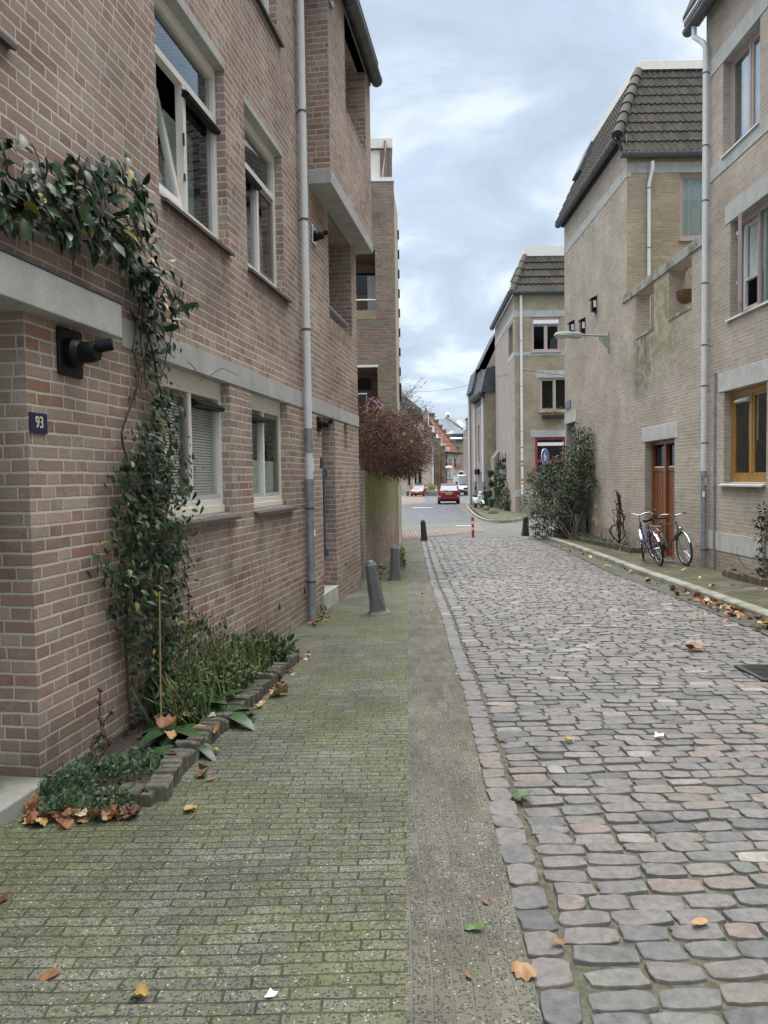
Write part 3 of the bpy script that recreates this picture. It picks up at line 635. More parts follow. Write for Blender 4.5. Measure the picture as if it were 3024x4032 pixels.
# windows
window(hl, FA, *LW1, -.085, 'cream', (.5,), None, .05, sash={0: 'taupe'}, blind=('slats', .05), head=.11, sill=(1.5, 3.0), foot=.075, low=.045, glass='glass_l', vents=((2.28, 2.86, 2.12, 1),))
window(hl, FA, *LW2, -.085, 'cream', (.5,), None, .05, sash={1: 'taupe'}, blind=('board', .1, .5, 'curtain'), head=.11, sill=(3.49, 4.845), foot=.06, low=.04, glass='glass_l', vents=((3.5, 4.1, 2.11, 1),))
window(hl, FA, *UW1, -.085, 'cream', (.5,), 4.72, .055, blind=None, head=.05, sill=(1.62, 2.99), sash={0: 'none'}, vents=((2.25, 2.93, 4.59, 1),), foot=.05, glass='glass_u')
# tilted sash in the big upper window
a, c, d, e_ = 1.66, 2.245, 3.70, 4.68; ts = MB(); TI = .20
def tp(u, q, z): return FA(u, -.10 - q - (z - d) / (e_ - d) * TI, z)
for (x0, x1, z0, z1) in ((a, a + .06, d, e_), (c - .06, c, d, e_), (a + .06, c - .06, d, d + .06), (a + .06, c - .06, e_ - .06, e_)):
    ts.add([tp(u, q, z) for z in (z0, z1) for q in (0, .05) for u in (x0, x1)], [(0, 2, 3, 1), (4, 5, 7, 6), (0, 1, 5, 4), (2, 6, 7, 3), (0, 4, 6, 2), (1, 3, 7, 5)])
so = obj('tilted_sash', ts, M['cream'], hl, bevel=.003)
obj('pane', MB().quad(tp(a + .06, .025, d + .06), tp(c - .06, .025, d + .06), tp(c - .06, .025, e_ - .06), tp(a + .06, .025, e_ - .06)), M['glass'], so)
obj('stay', MB().box(2.232, 2.246, -.09, -.075, 4.2, 4.3, FA), M['chrome'], so); obj('stay', MB().box(2.232, 2.246, -.09, -.075, 3.92, 3.98, FA), M['chrome'], so)
obj('curtain', MB().box(2.32, 2.9, -.30, -.29, 3.66, 4.55, FA), M['curtain'], hl)
window(hl, FA, *UW2, -.085, 'cream', (.5,), 4.66, .055, blind=('curtain', .1, 'curtain_w', .6), head=.04, sill=(3.47, 4.84), sash={1: 'taupe'}, vents=((3.5, 4.07, 4.53, 1),), foot=.05, curt_u=(3.5, 3.9), glass='glass_u')
window(hl, FA, *W3, -.085, 'cream', (.5,), None, .055, blind=('curtain', .05, 'curtain_w'), sill=(3.0, 4.73))
window(hl, FA, *W4, -.085, 'cream', (.5,), None, .055, sill=(-1.8, -.04))
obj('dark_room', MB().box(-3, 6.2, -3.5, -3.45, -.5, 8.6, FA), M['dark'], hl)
# projecting bay with its concrete floor slab
BW = .285; BU0, BU1 = 5.875, 8.9
mb = MB(); BOP = (6.90, 8.46, 6.70, 8.02, 1.25)
mb.wall(FA, BU0, BU1, 5.465, 8.3, [BOP], 1.25, w=BW)
mb.quad(FA(BU0, 0, 5.465), FA(BU0, BW, 5.465), FA(BU0, BW, 8.3), FA(BU0, 0, 8.3)); mb.quad(FA(BU1, 0, 5.3), FA(BU1, BW, 5.3), FA(BU1, BW, 8.3), FA(BU1, 0, 8.3))
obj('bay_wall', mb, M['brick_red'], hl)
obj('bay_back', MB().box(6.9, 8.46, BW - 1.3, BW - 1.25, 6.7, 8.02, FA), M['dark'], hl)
obj('bay_slab', MB().box(BU0 - .012, BU1 + .01, -.02, BW + .012, 5.28, 5.463, FA), M['concrete'], hl, bevel=.006)
obj('bay_sill', MB().box(6.9, 8.46, BW - .2, BW + .004, 6.64, 6.702, FA), M['soldier_red'], hl)
# eaves: soffit board, fascia and big round gutter
obj('soffit', MB().box(-7, BU1 + .02, -.2, BW + .03, 8.30, 8.36, FA).box(6.6, 8.9, BW - .12, BW + .02, 8.02, 8.30, FA), M['taupe'], hl)
obj('fascia', MB().box(5.0, BU1 + .1, BW + .03, BW + .055, 8.16, 8.4, FA), M['dark'], hl)
gp = MB(); GU = 8.95; gc = (.40, 8.11)
prof = [(gc[0] + .095 * math.sin(t), gc[1] - .095 * math.cos(t)) for t in np.linspace(-math.pi * .5, math.pi * .62, 14)]
prof2 = [(gc[0] + .088 * math.sin(t), gc[1] - .088 * math.cos(t)) for t in np.linspace(math.pi * .62, -math.pi * .5, 14)]
gp.loft([[FA(u, w_, z) for w_, z in prof + prof2] for u in (5.2, GU)])
gp.poly([FA(GU - .002, w_, z) for w_, z in prof])
go = obj('gutter', gp, M['zinc'], hl, smooth=True)
for u in np.arange(5.5, 8.9, .42):
    q = [(gc[0] + .099 * math.sin(t), gc[1] - .099 * math.cos(t)) for t in np.linspace(-math.pi * .5, math.pi * .62, 14)]
    q2 = [(gc[0] + .093 * math.sin(t), gc[1] - .093 * math.cos(t)) for t in np.linspace(math.pi * .62, -math.pi * .5, 14)]
    obj('gutter_strap', MB().loft([[FA(k, w_, z) for w_, z in q + q2] for k in (u, u + .018)]), M['zinc'], go)
rf = MB(); rf.prism([FA(-7.2, BW + .14, 8.37), FA(-7.2, BW + .14, 8.43), FA(-7.2, -3.5, 11.26), FA(-7.2, -3.5, 11.2)], np.array(FA(BU1 + .08, 0, 0)) - np.array(FA(-7.2, 0, 0))); obj('roof', rf, M['tile'], hl)
# downpipe: plastic above, galvanised below
PW = .075; uP, _z = FA.uz(1190, 440, PW)
PU = lambda z: uP
zt_ = 8.4; zz = [8.6, 1.93]
p0 = pipe_run(hl, 'downpipe', [FA(uP, PW, 8.7), FA(uP, PW, 2.12)], .046, 'pipe', brackets=[FA(uP, PW, z) for z in (7.6, 5.93, 4.65, 3.33)], F=FA)
pipe_run(hl, 'downpipe', [FA(uP, PW, 2.13), FA(uP, PW, 1.84)], .054, 'galv')
pipe_run(hl, 'downpipe', [FA(uP, PW, 1.84), FA(uP, PW, 1.5)], .046, 'pipe')
p2 = pipe_run(hl, 'downpipe', [FA(uP, PW, 1.51), FA(uP, PW, gz(9.4) - .1)], .053, 'galv', collars=[(FA(uP, PW, 1.46), .058, .03)], cmat='galv', brackets=[FA(uP, PW, z) for z in (1.15, .24)], F=FA)
obj('sticker', MB().box(uP - .03, uP + .03, PW + .05, PW + .056, .80, .88, FA), M['white'], p2)
def F2(u, w, z): return FA(u, w, z)
obj('sticker', MB().box(uP - .005, uP + .04, PW + .046, PW + .05, 1.60, 1.76, FA), M['white'], p0)
# boiler flues
def flue(house, F, u, w, z, s=1., plate='black', pz=.24, pu=.21, du=0.):
    m = MB().box(u - pu / 2, u + pu / 2, w, w + .025, z - pz / 2, z + pz / 2, F)
    o = obj('boiler_flue', m, M[plate], house, bevel=.012)
    c = np.array(F(u, w + .02, z)); n_ = np.array(F(0, 1, 0)) - np.array(F(0, 0, 0)); t_ = np.array(F(1, 0, 0)) - np.array(F(0, 0, 0)); up = np.array((0, 0, 1.))
    obj('flue_collar', MB().lathe([(.085 * s, 0), (.085 * s, .04 * s), (.06 * s, .07 * s), (.06 * s, .13 * s), (.05 * s, .16 * s)], c, n_, 18), M['black'], o, smooth=30)
    d = n_ * .9 + t_ * du + up * .22
    t0 = c + n_ * .10 * s + up * .02 * s
    tb = MB().tube([t0, t0 + d * .14 * s], .036 * s, 14, cap=False); tb.tube([t0 + d * .14 * s, t0 + d * .02 * s], .031 * s, 14)
    obj('flue_tube', tb, M['black'], o, smooth=40); return o
flue(hl, FA, .39, .0, 2.24, 1.0, 'black', .27, .235, .35)
flue(hl, FA, *[FA.uz(1233, 930)[0]], .0, FA.uz(1233, 930)[1], .8, 'chrome', .24, .2)
flue(hl, FA, 6.03, BW, 7.72, .9, 'chrome', .3, .2)
flue(hl, FA, 6.12, .0, 2.24, .8, 'black', .2, .16)
# number plate 93
pl = obj('number_plate', MB().box(.012, .156, .0, .012, 1.768, 1.875, FA), M['navy'], hl, bevel=.002)
obj('numeral', text_mb('93', .088, FA, .084, .0135, 1.823, .002, extr=.8), M['cream_num'], pl)
pl = obj('number_plate', MB().box(6.20, 6.28, .0, .012, 1.66, 1.80, FA), M['navy'], hl)
# blue grab rail beside the recessed door
u_ = REC[1] - .05
obj('grab_rail', MB().tube([FA(u_ + .04, -.16, 1.60), FA(u_, -.16, 1.57), FA(u_, -.16, .44), FA(u_ + .04, -.16, .41)], .014, 8).box(u_ + .03, u_ + .048, -.2, -.12, 1.55, 1.64, FA).box(u_ + .03, u_ + .048, -.2, -.12, .38, .47, FA), M['blue'], hl, smooth=30)
# small air bricks in the wall foot
for x, y in ((1362, 2222), (1200, 2328), (1100, 2390)):
    u, z = FA.uz(x, y); obj('air_vent', MB().box(u - .03, u + .03, -.0, .003, z - .03, z + .03, FA), M['blackm'], hl)
# ------------------------------------------------------------------ garden wall, gate and the flats behind
GW0 = np.array((-.40, 13.95)); GW1 = np.array((.455, 22.7)); tg = (GW1 - GW0) / np.linalg.norm(GW1 - GW0); ng = np.array([tg[1], -tg[0]])
FG = Fr(GW0, tg, ng)
gwl = thing('garden_wall', (-.1, 17, gz(17)), 'low red brick garden wall with bright green moss under the overhanging dry hedge', 'garden wall')
mb = MB(); mb.box(0, 8.7, -.24, 0, -1, 1.66, FG); obj('wall', mb, M['brick_red_gw'], gwl)
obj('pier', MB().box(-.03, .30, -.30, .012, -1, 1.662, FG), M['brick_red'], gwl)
gt = thing('garden_gate', (-.5, 13.4, gz(13.4)), 'narrow grey steel gate between the house corner and the garden wall', 'gate')
mb = MB(); g0 = np.array(FA(8.92, -.02, 0))[:2]; g1 = np.array(FG(-.04, -.04, 0))[:2]; tt = (g1 - g0) / np.linalg.norm(g1 - g0); FT = Fr(g0, tt, (tt[1], -tt[0])); LL = float(np.linalg.norm(g1 - g0))
obj('gate_post', MB().box(LL - .07, LL - .01, -.08, .01, -.5, 1.75, FT), M['galv'], gt, bevel=.004)
obj('gate_panel', MB().box(.02, LL - .09, -.06, -.02, -.36, 1.6, FT), M['taupe'], gt)
obj('latch', MB().box(LL - .09, LL - .02, .01, .04, .62, .66, FT).box(LL - .075, LL - .05, .01, .02, .5, .78, FT), M['chrome'], gt)
# brown brick flats: face towards us at Y = 22.4
YF = 22.4; FF = Fr((0, YF), (1, 0), (0, -1)); fu = lambda x, y: onY(YF, x, y)
fl = thing('apartment_building', (-3, 26, gz(26)), 'tall brown brick flats with stacked loggias and a white roof edge above the dry hedge', 'apartment building')
c3b = lambda x, y: fu(1100 + x / 2.765, 800 + y / 2.765); c2b = lambda x, y: fu(1100 + x / 2.765, y / 2.765)
XR = fu(1546, 700)[0]; XR2 = .435
z1a, z1b = c3b(1050, 1165)[1], c3b(1050, 510)[1]; xo = c3b(1045, 800)[0]
z2a, z2b = c3b(1065, 2300)[1], c3b(1065, 1785)[1]
ZF = c2b(1240, 1590)[1]; ZS = c2b(1240, 1950)[1]
H1 = (-2.2, xo, z1a, z1b, 1.4); H2 = (-2.2, xo + .02, .5, z2b, 1.4)
mb = MB(); mb.wall(FF, -5, XR2, -1, ZS, [H1, H2], 1.4)
mb.wall(FF, -5, XR2 - .04, ZS, ZF, [(-1.2, c2b(1095, 1700)[0], c2b(1000, 1945)[1], ZF - .02)], .1, w=-.15)
shell(mb, FF, -5, XR2, 0, -6, -1, ZS); shell(mb, FF, -5, XR2 - .04, -.15, -6, ZS, ZF)
obj('wall', mb, M['brick_brn'], fl)
obj('loggia_back', MB().box(-2.2, xo, -1.45, -1.4, z1a, z1b, FF).box(-2.2, xo, -1.45, -1.4, .5, z2b, FF), M['brick_brn'], fl)
obj('loggia_window', MB().box(-1.2, -.1, -1.38, -1.36, z1a + .85, z1b - .3, FF), M['glass_d'], fl)
obj('loggia_window', MB().box(-1.2, xo - .2, -1.38, -1.36, z2a + .9, z2b - .15, FF), M['dark'], fl)
obj('curtain', MB().box(-.42, -.1, -1.34, -1.33, z1a + .2, z1b - .4, FF), M['curtain_w'], fl)
obj('parapet_course', MB().box(-2.2, xo + .0, -.25, .006, z1a - .27, z1a, FF), M['soldier_brn'], fl)
obj('lintel', MB().box(-2.2, xo + .04, -.1, .01, z2b, z2b + .07, FF), M['cream'], fl)
obj('railing', MB().tube([FF(-2, -.1, z1a + .33), FF(xo, -.1, z1a + .33)], .025, 8), M['white'], fl)
obj('railing', MB().tube([FF(-2, -.1, z2a + .63), FF(xo - .3, -.1, z2a + .63)], .03, 8).tube([FF(xo - .32, -.1, z2a), FF(xo - .32, -.1, z2a + .63)], .015, 8), M['galv'], fl)
obj('roof_edge', MB().box(-5, XR2 - .02, -6, -.12, ZF, ZF + .3, FF), M['cream'], fl, bevel=.01)
obj('ledge', MB().box(-5, XR2 + .01, -.2, .02, ZS - .06, ZS + .05, FF), M['white'], fl)
wx = c2b(1095, 1700)[0]
wo = window(fl, FF, -1.2, wx, c2b(1000, 1945)[1], ZF - .02, -.2, 'cream', (.75,), None, .09, blind=('curtain', .05, 'curtain_w'), head=.75, glass='glass')
pz = onY(22.2, 1100 + 1150 / 2.765, 1495 / 2.765)
mb = MB().box(pz[0] - .04, pz[0] + .05, -.12, .0, ZS + .05, pz[1], FF); obj('post', mb, M['taupe'], fl)
obj('cord', MB().tube([FF(pz[0] - .08, .02, ZS + .05), FF(pz[0] + .05, .02, ZF + .3)], .008, 5).tube([FF(pz[0], .02, ZS + .05), FF(pz[0] - .1, .02, ZF - .9), FF(pz[0] + .04, .02, ZF + .1)], .008, 5), M['white'], fl)
# side towards the street, plaster-pale brick
E0 = np.array((XR2, YF)); E1 = np.array((.575, 24.2)); te = (E1 - E0) / np.linalg.norm(E1 - E0); FE = Fr(E0, te, (te[1], -te[0]))
obj('side_wall', MB().box(0, np.linalg.norm(E1 - E0), -.3, .004, -1, ZS - .4, FE), M['brick_pale'], fl)
mb = MB()
for k in range(9): mb.box(1.55, 1.7, .0, .05, 4.2 + k * .62, 4.45 + k * .62, FE)
mb.box(1.4, 1.75, .0, .06, 4.0, 4.55, FE)
obj('side_brackets', mb, M['dark'], fl)
# ------------------------------------------------------------------ right side, near house
FB = Fr((6.243, 0), (.005, 1), (-1, .005))
UJ = 14.56                              # joint between near house and terrace wall (the downpipe)
hn = thing('brick_house', (9, 8, gz(8)), 'beige brick house with an ochre ground floor window at the right edge', 'house')
NW1 = (12.50, 13.84, 7.33, 9.0); NW2 = (11.85, 13.52, 4.32, 6.03); NW3 = (12.19, 13.73, 1.33, 3.02)
ub, zgb = FB.uz(2735, 75, .25)
mb = MB(); mb.wall(FB, -3, UJ, -.8, 10.3, [NW1, NW2, NW3, (9, 10.4, 1.33, 3.02), (9, 10.5, 4.32, 6.03)], .16); shell(mb, FB, -3, UJ, 0, -8, -.8, 10.3)
obj('wall', mb, M['brick_bei'], hn)
obj('concrete_band', MB().box(-3, 14.38, -.17, .012, 8.995, 9.31, FB), M['concrete'], hn, bevel=.005)
obj('concrete_band', MB().box(-3, 14.36, -.1, .012, 7.03, 7.29, FB), M['concrete'], hn, bevel=.005)
obj('lintel', MB().box(11.2, 13.71, -.17, .012, 6.025, 6.36, FB), M['concrete'], hn, bevel=.005)
obj('lintel', MB().box(11.95, 13.94, -.17, .014, 3.015, 3.37, FB), M['concrete_l'], hn, bevel=.005)
obj('plinth', MB().box(6, 14.43, -.1, .012, .05, .40, FB), M['concrete_l'], hn, bevel=.005)
window(hn, FB, *NW1, -.13, 'mauve', (.45,), None, .06, blind=None, sill=(12.48, 13.86), sill_mat='white', sillw=.09, sash={0: 'mauve', 1: 'mauve'}, glass='glass_r')
obj('curtain', MB().box(12.5, 13.55, -.24, -.23, 7.36, 8.98, FB), M['curtain_w'], hn)
window(hn, FB, *NW2, -.13, 'mauve', (.55,), None, .06, blind=None, sill=(11.85, 13.62), sill_mat='white', sillw=.09, sash={1: 'none'}, head=.05)
window(hn, FB, *NW3, -.13, 'ochre', (.52,), None, .07, blind=('curtain', .75, 'curtain_w'), sill=(12.2, 13.82), sill_mat='concrete_l', sillw=.13, sash={0: 'ochre', 1: 'ochre'}, head=.05, foot=.06, curt_u=(12.9, 13.2))
ifr = MB(); [ifr.box(a, b, -.26, -.21, c, d, FB) for a, b, c, d in ((13.38, 13.46, 4.38, 5.95), (12.66, 12.74, 4.38, 5.95), (12.74, 13.38, 5.87, 5.95), (12.74, 13.38, 4.38, 4.46), (12.74, 13.38, 4.92, 4.97))]; obj('inner_frame', ifr, M['white'], hn)
obj('roller_blind', MB().box(12.72, 13.4, -.285, -.28, 4.95, 5.95, FB), M['curtain_w'], hn)
v3 = MB().prism([FB(13.0, -.125, 2.76), FB(13.0, -.05, 2.775), FB(13.0, -.045, 2.80), FB(13.0, -.125, 2.85)], np.array(FB(13.45, 0, 0)) - np.array(FB(13.0, 0, 0))); obj('vent_strip', v3, M['alu'], hn)
# opened casement of the middle window
hp = np.array((13.30, -.085)); fp = np.array((12.74, .20)); dd = (fp - hp); Lc = np.linalg.norm(dd); dd /= Lc; nn = np.array((-dd[1], dd[0]))
def cs(a, b, z): q = hp + dd * a + nn * b; return FB(q[0], q[1], z)
mb = MB()
for (x0, x1, z0, z1) in ((0, .07, 4.40, 5.92), (Lc - .07, Lc, 4.40, 5.92), (.07, Lc - .07, 4.40, 4.47), (.07, Lc - .07, 5.85, 5.92)): mb.box(x0, x1, -.025, .03, z0, z1, cs)
co = obj('open_sash', mb, M['mauve'], hn, bevel=.004)
obj('pane', MB().box(.07, Lc - .07, 0, .004, 4.47, 5.85, cs), M['glass'], co)
obj('catch', MB().box(Lc - .06, Lc - .01, -.05, -.025, 4.72, 4.78, cs).box(Lc - .06, Lc - .01, -.05, -.025, 5.55, 5.61, cs), M['chrome'], co)
# gutter and pipes
GE = 14.75; gcz = FB.uz(2735, 95, .2)[1] + .06
def half_gutter(house, F, u0, u1, w0, zc, r, mat='zinc', straps=.6):
    prof = [(w0 + r * math.sin(t), zc - r * math.cos(t)) for t in np.linspace(-math.pi * .5, math.pi * .6, 12)]
    pi_ = [(w0 + (r - .007) * math.sin(t), zc - (r - .007) * math.cos(t)) for t in np.linspace(math.pi * .6, -math.pi * .5, 12)]
    m = MB(); m.loft([[F(u, a, z) for a, z in prof + pi_] for u in (u0, u1)])
    m.poly([F(u0 + .002, a, z) for a, z in prof]); m.poly([F(u1 - .002, a, z) for a, z in prof])
    g = obj('gutter', m, M[mat], house, smooth=30); u = u0 + .2
    while u < u1:
        s = MB(); q = [(w0 + (r + .006) * math.sin(t), zc - (r + .006) * math.cos(t)) for t in np.linspace(-math.pi * .5, math.pi * .6, 12)]
        q2 = [(w0 + (r - .001) * math.sin(t), zc - (r - .001) * math.cos(t)) for t in np.linspace(math.pi * .6, -math.pi * .5, 12)]
        s.loft([[F(k, a, z) for a, z in q + q2] for k in (u, u + .02)]); obj('gutter_strap', s, M[mat], g); u += straps
    return g
GEu, GEz = FB.uz(2740, 98, .2); GEz += .10; half_gutter(hn, FB, -3, 14.98, .2, GEz, .10)
obj('eaves', MB().box(-3, 14.9, .0, .3, GEz + .06, GEz + .14, FB), M['taupe'], hn)
rf = MB(); rf.prism([FB(-3, .32, GEz + .14), FB(-3, .32, GEz + .24), FB(-3, -1.2, 14), FB(-3, -1.2, 13.9)], np.array(FB(14.9, 0, 0)) - np.array(FB(-3, 0, 0))); obj('roof', rf, M['tile'], hn)
uq = FB.uz(2774, 1200, .085)[0]; PB = .085
p0 = pipe_run(hn, 'downpipe', [FB(uq + .25, .2, GEz - .05), FB(uq + .25, .2, GEz - .28), FB(uq + .05, .12, GEz - .5), FB(uq, PB, GEz - .62), FB(uq, PB, 1.55)], .05, 'pipe', brackets=[FB(uq, PB, z) for z in (9.1, 7.75, 6.72, 5.16, 3.98, 3.2, 2.1)], F=FB)
p1 = pipe_run(hn, 'downpipe', [FB(uq, PB, 1.56), FB(uq, PB, -.6)], .054, 'galv', collars=[(FB(uq, PB, 1.5), .060, .05), (FB(uq, PB, .98), .060, .015)], cmat='galv', brackets=[FB(uq, PB, .02)], F=FB)
def sticker(p, F, u, w, r, z0, z1, t0, t1, mt):
    m = MB(); n = 5; ts = np.linspace(t0, t1, n); m.add([F(u + r * math.cos(t), w + r * math.sin(t), z) for z in (z0, z1) for t in ts], [(i, i + 1, n + i + 1, n + i) for i in range(n - 1)]); obj('sticker', m, M[mt], p)
for a, b, t0, t1, mt in ((1.32, 1.43, 3.2, 3.7, 'white'), (1.24, 1.28, 3.0, 4.0, 'fl_red'), (1.28, 1.31, 3.1, 3.9, 'cream_num'), (1.05, 1.16, 2.3, 3.1, 'white')): sticker(p1, FB, uq, PB, .0565, a, b, t0, t1, mt)
obj('conduit', MB().box(14.05, 14.10, .0, .035, gz(14) - .1, 3.41, FB), M['galv'], hn, bevel=.004)
# ------------------------------------------------------------------ right side, middle house with terrace wall
hm = thing('brick_house', (8.5, 22, gz(22)), 'beige brick house with dark tiled hip roof, brown wooden door and mossy terrace wall', 'house')
D0 = (16.08, 17.93, -.6, 2.30, .28); GBW = (24.52, 25.74, 1.0, 3.31, .16); UC = 19.26; UF = 25.95
OP1 = (17.34, 18.60, 4.93, 5.96, .36); OP2 = (15.20, 16.43, 4.93, 5.96, .36)
ZPB = 5.97; ZPT = 6.175
mb = MB(); mb.wall(FB, UJ, UC, -.8, ZPB, [D0, OP1, OP2], .3)
mb.wall(FB, UC, UF, -.8, 10.2, [GBW], .16)
bx = MB()
P = lambda u, w, z: FB(u, w, z)
# terrace: inner face of parapet, floor, and body of the house
def pw(ua, ub_, za, zb): mb.quad(P(ua, -.36, za), P(ub_, -.36, za), P(ub_, -.36, zb), P(ua, -.36, zb))
for a_, b_ in ((UJ, 15.2), (16.43, 17.34), (18.6, UC)): pw(a_, b_, 4.0, ZPB)
for a_, b_ in ((15.2, 16.43), (17.34, 18.6)): pw(a_, b_, 4.0, 4.93)
mb.quad(P(UJ, -.1, 4.0), P(UC, -.1, 4.0), P(UC, -5, 4.0), P(UJ, -5, 4.0)); mb.quad(P(UJ, -5, 4), P(UC, -5, 4), P(UC, -5, 8), P(UJ, -5, 8))
mb.quad(P(UF, 0, -.8), P(UF, -8, -.8), P(UF, -8, 10.2), P(UF, 0, 10.2)); mb.quad(P(UC, -8, -.8), P(UF, -8, -.8), P(UF, -8, 10.4), P(UC, -8, 10.4))
obj('wall', mb, M['brick_bei'], hm)
FM = Fr((0, UC), (1, 0), (0, -1)); mu = lambda x, y: onY(UC, x, y); c2p = lambda x, y: mu(2100 + x / 1.7955, y / 1.7955)
xc = float(FB(UC, 0, 0)[0]); a0 = c2p(1035, 1215); a1 = c2p(1035, 1690); FW = (a0[0], a0[0] + 1.35, a1[1], a0[1])
zb0, zb1 = c2p(665, 1225)[1], c2p(665, 1150)[1]
mb = MB(); mb.wall(FM, xc, 14, 4.0, 9.9, [FW], .12); obj('front_wall', mb, M['brick_yel'], hm)
obj('concrete_band', MB().box(xc - .004, 14, -.1, .012, zb0, zb1, FM), M['concrete'], hm, bevel=.005)
obj('concrete_band', MB().box(UC - .012, UF + .004, -.1, .012, 9.11, 9.40, FB), M['concrete'], hm, bevel=.005)
window(hm, FM, *FW, -.09, 'mauve', (.75,), None, .07, blind=('curtain', .03, 'curtain'), sill=(FW[0] - .03, FW[1] + .05), sill_mat='mauve', sillw=.1, sash={0: 'mauve'})
obj('coping', MB().box(UJ + .01, UC + .3, -.40, .03, ZPB, ZPT, FB), M['concrete_m'], hm, bevel=.008)
obj('opening_sill', MB().box(15.21, 16.42, -.3, .015, 4.87, 4.935, FB).box(17.35, 18.59, -.3, .015, 4.87, 4.935, FB), M['concrete_m'], hm)
obj('lintel', MB().box(15.88, 18.10, -.29, .012, 2.295, 2.63, FB), M['concrete_l'], hm, bevel=.006)
obj('lintel', MB().box(24.38, UF + .012, -.17, .014, 3.305, 3.67, FB), M['concrete_l'], hm, bevel=.006)
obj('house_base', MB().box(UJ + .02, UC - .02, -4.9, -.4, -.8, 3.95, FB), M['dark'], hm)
gb = MB()
for i in range(6):
    for j in range(11): gb.box(24.54 + i * .2, 24.72 + i * .2, -.2, -.15, 1.02 + j * .2, 1.2 + j * .2, FB)
obj('glass_block_window', gb, M['glassblock'], hm, bevel=.012)
# wooden door with fanlights
zd = -.42; dr = MB(); wv = -.16
dr.box(16.10, 17.92, wv - .08, wv, 2.2, 2.29, FB); dr.box(17.82, 17.92, wv - .08, wv, zd, 2.2, FB); dr.box(16.08, 16.16, wv - .08, wv, zd, 2.2, FB)
dr.box(16.93, 17.03, wv - .08, wv + .03, zd, 2.2, FB); dr.box(16.16, 16.93, wv - .08, wv - .01, 1.58, 1.66, FB); dr.box(17.03, 17.82, wv - .08, wv - .01, 1.58, 1.66, FB)
do = obj('door_frame', dr, M['wood'], hm, bevel=.005)
for a_, b_ in ((17.03, 17.82), (16.16, 16.93)):
    m = MB().box(a_ + .003, b_ - .003, wv - .07, wv - .03, zd, 1.577, FB)
    for k in range(1, 5): u_ = a_ + (b_ - a_) * k / 5; m.box(u_ - .06, u_ + .06, wv - .03, wv - .024, zd + .05, 1.53, FB)
    obj('door_leaf', m, M['wood'], do, bevel=.002)
    obj('fanlight', MB().box(a_ + .05, b_ - .05, wv - .05, wv - .045, 1.70, 2.16, FB), M['glass_d'], do)
    obj('fanlight_bar', MB().box(a_ + .05, b_ - .05, wv - .04, wv - .02, 1.665, 1.69, FB), M['white'], do)
obj('door_handle', MB().box(17.70, 17.745, wv - .03, wv - .015, .52, .80, FB).tube([FB(17.72, wv - .02, .66), FB(17.72, wv + .04, .66), FB(17.58, wv + .04, .66)], .011, 8), M['chrome'], do, smooth=30)
# roof
def tiles(p0, eu, es, en, nrow, pitch, tw, x0f, x1f, amp=.035, seg=5, lift=.035):
    m = MB(); p0, eu, es, en = map(lambda q: np.array(q, float), (p0, eu, es, en))
    for r in range(nrow):
        s0, s1 = r * pitch, (r + 1) * pitch + .04; k0 = int(math.floor(x0f((s0 + s1) / 2) / tw)); k1 = int(math.ceil(x1f((s0 + s1) / 2) / tw))
        for k in range(k0, k1):
            vs = []
            for s_, h in ((s0 - .01, -.02), (s0, lift), (s1, .006)):
                for i in range(seg + 1):
                    q = i / seg; pr = amp * (math.sin(q * math.pi * 1.5) ** 2 if q < .67 else math.sin(q * math.pi * 1.5) ** 2 * .2)
                    xx = min(max((k + q * 1.02) * tw, x0f(s_)), x1f(s_))
                    vs.append(p0 + eu * xx + es * s_ + en * ((pr + h) if h > 0 else pr * .5 + h) + en * rs.normal(0, .0008))
            n = seg + 1
            m.add(vs, [(j * n + i, j * n + i + 1, (j + 1) * n + i + 1, (j + 1) * n + i) for j in range(2) for i in range(seg)])
    return m
ZG1 = 10.24; ZG2 = c2p(1000, 1090)[1]; XT, ZT2, YT = 7.31, 12.8, 21.25
es = np.array((0, YT - 19.12, ZT2 - ZG2)); Ls = np.linalg.norm(es); es /= Ls; en = np.array((0, -es[2], es[1]))
hipx = lambda s: 0 if 19.12 + es[1] * s < 19.55 else (19.12 + es[1] * s - 19.55) / (YT - 19.55) * (XT - 6.2)
o = tiles((6.2, 19.12, ZG2), (1, 0, 0), es, en, 9, Ls / 9, .165, hipx, lambda s: 7.)
obj('roof_tiles', o, M['tile'], hm, smooth=50)
eS = np.array((XT - 6.13, 0, ZT2 - ZG1)); L2 = np.linalg.norm(eS); eS /= L2; eN = np.array((-eS[2], 0, eS[0]))
o = tiles((6.13, 0, ZG1), (0, 1, 0), eS, eN, 9, L2 / 9, .17, lambda s: 19.5 + (YT - 19.5) * s / L2, lambda s: UF + .1)
obj('roof_tiles', o, M['tile'], hm, smooth=50)
m = MB(); a_, b_ = np.array((6.17, 19.5, ZG1 + .02)), np.array((XT, YT, ZT2))
for k in range(7):
    p, q = a_ + (b_ - a_) * k / 7, a_ + (b_ - a_) * (k + 1.12) / 7; d = (q - p) / np.linalg.norm(q - p); s_ = np.cross(d, (0, 0, 1.)); s_ /= np.linalg.norm(s_); u_ = np.cross(s_, d)
    m.loft([[c + (s_ * math.cos(t) * r + u_ * math.sin(t) * r) for t in np.linspace(-.3, math.pi + .3, 9)] for c, r in ((p, .15), (q, .115))])
obj('hip_tiles', m, M['hiptile'], hm, smooth=50)
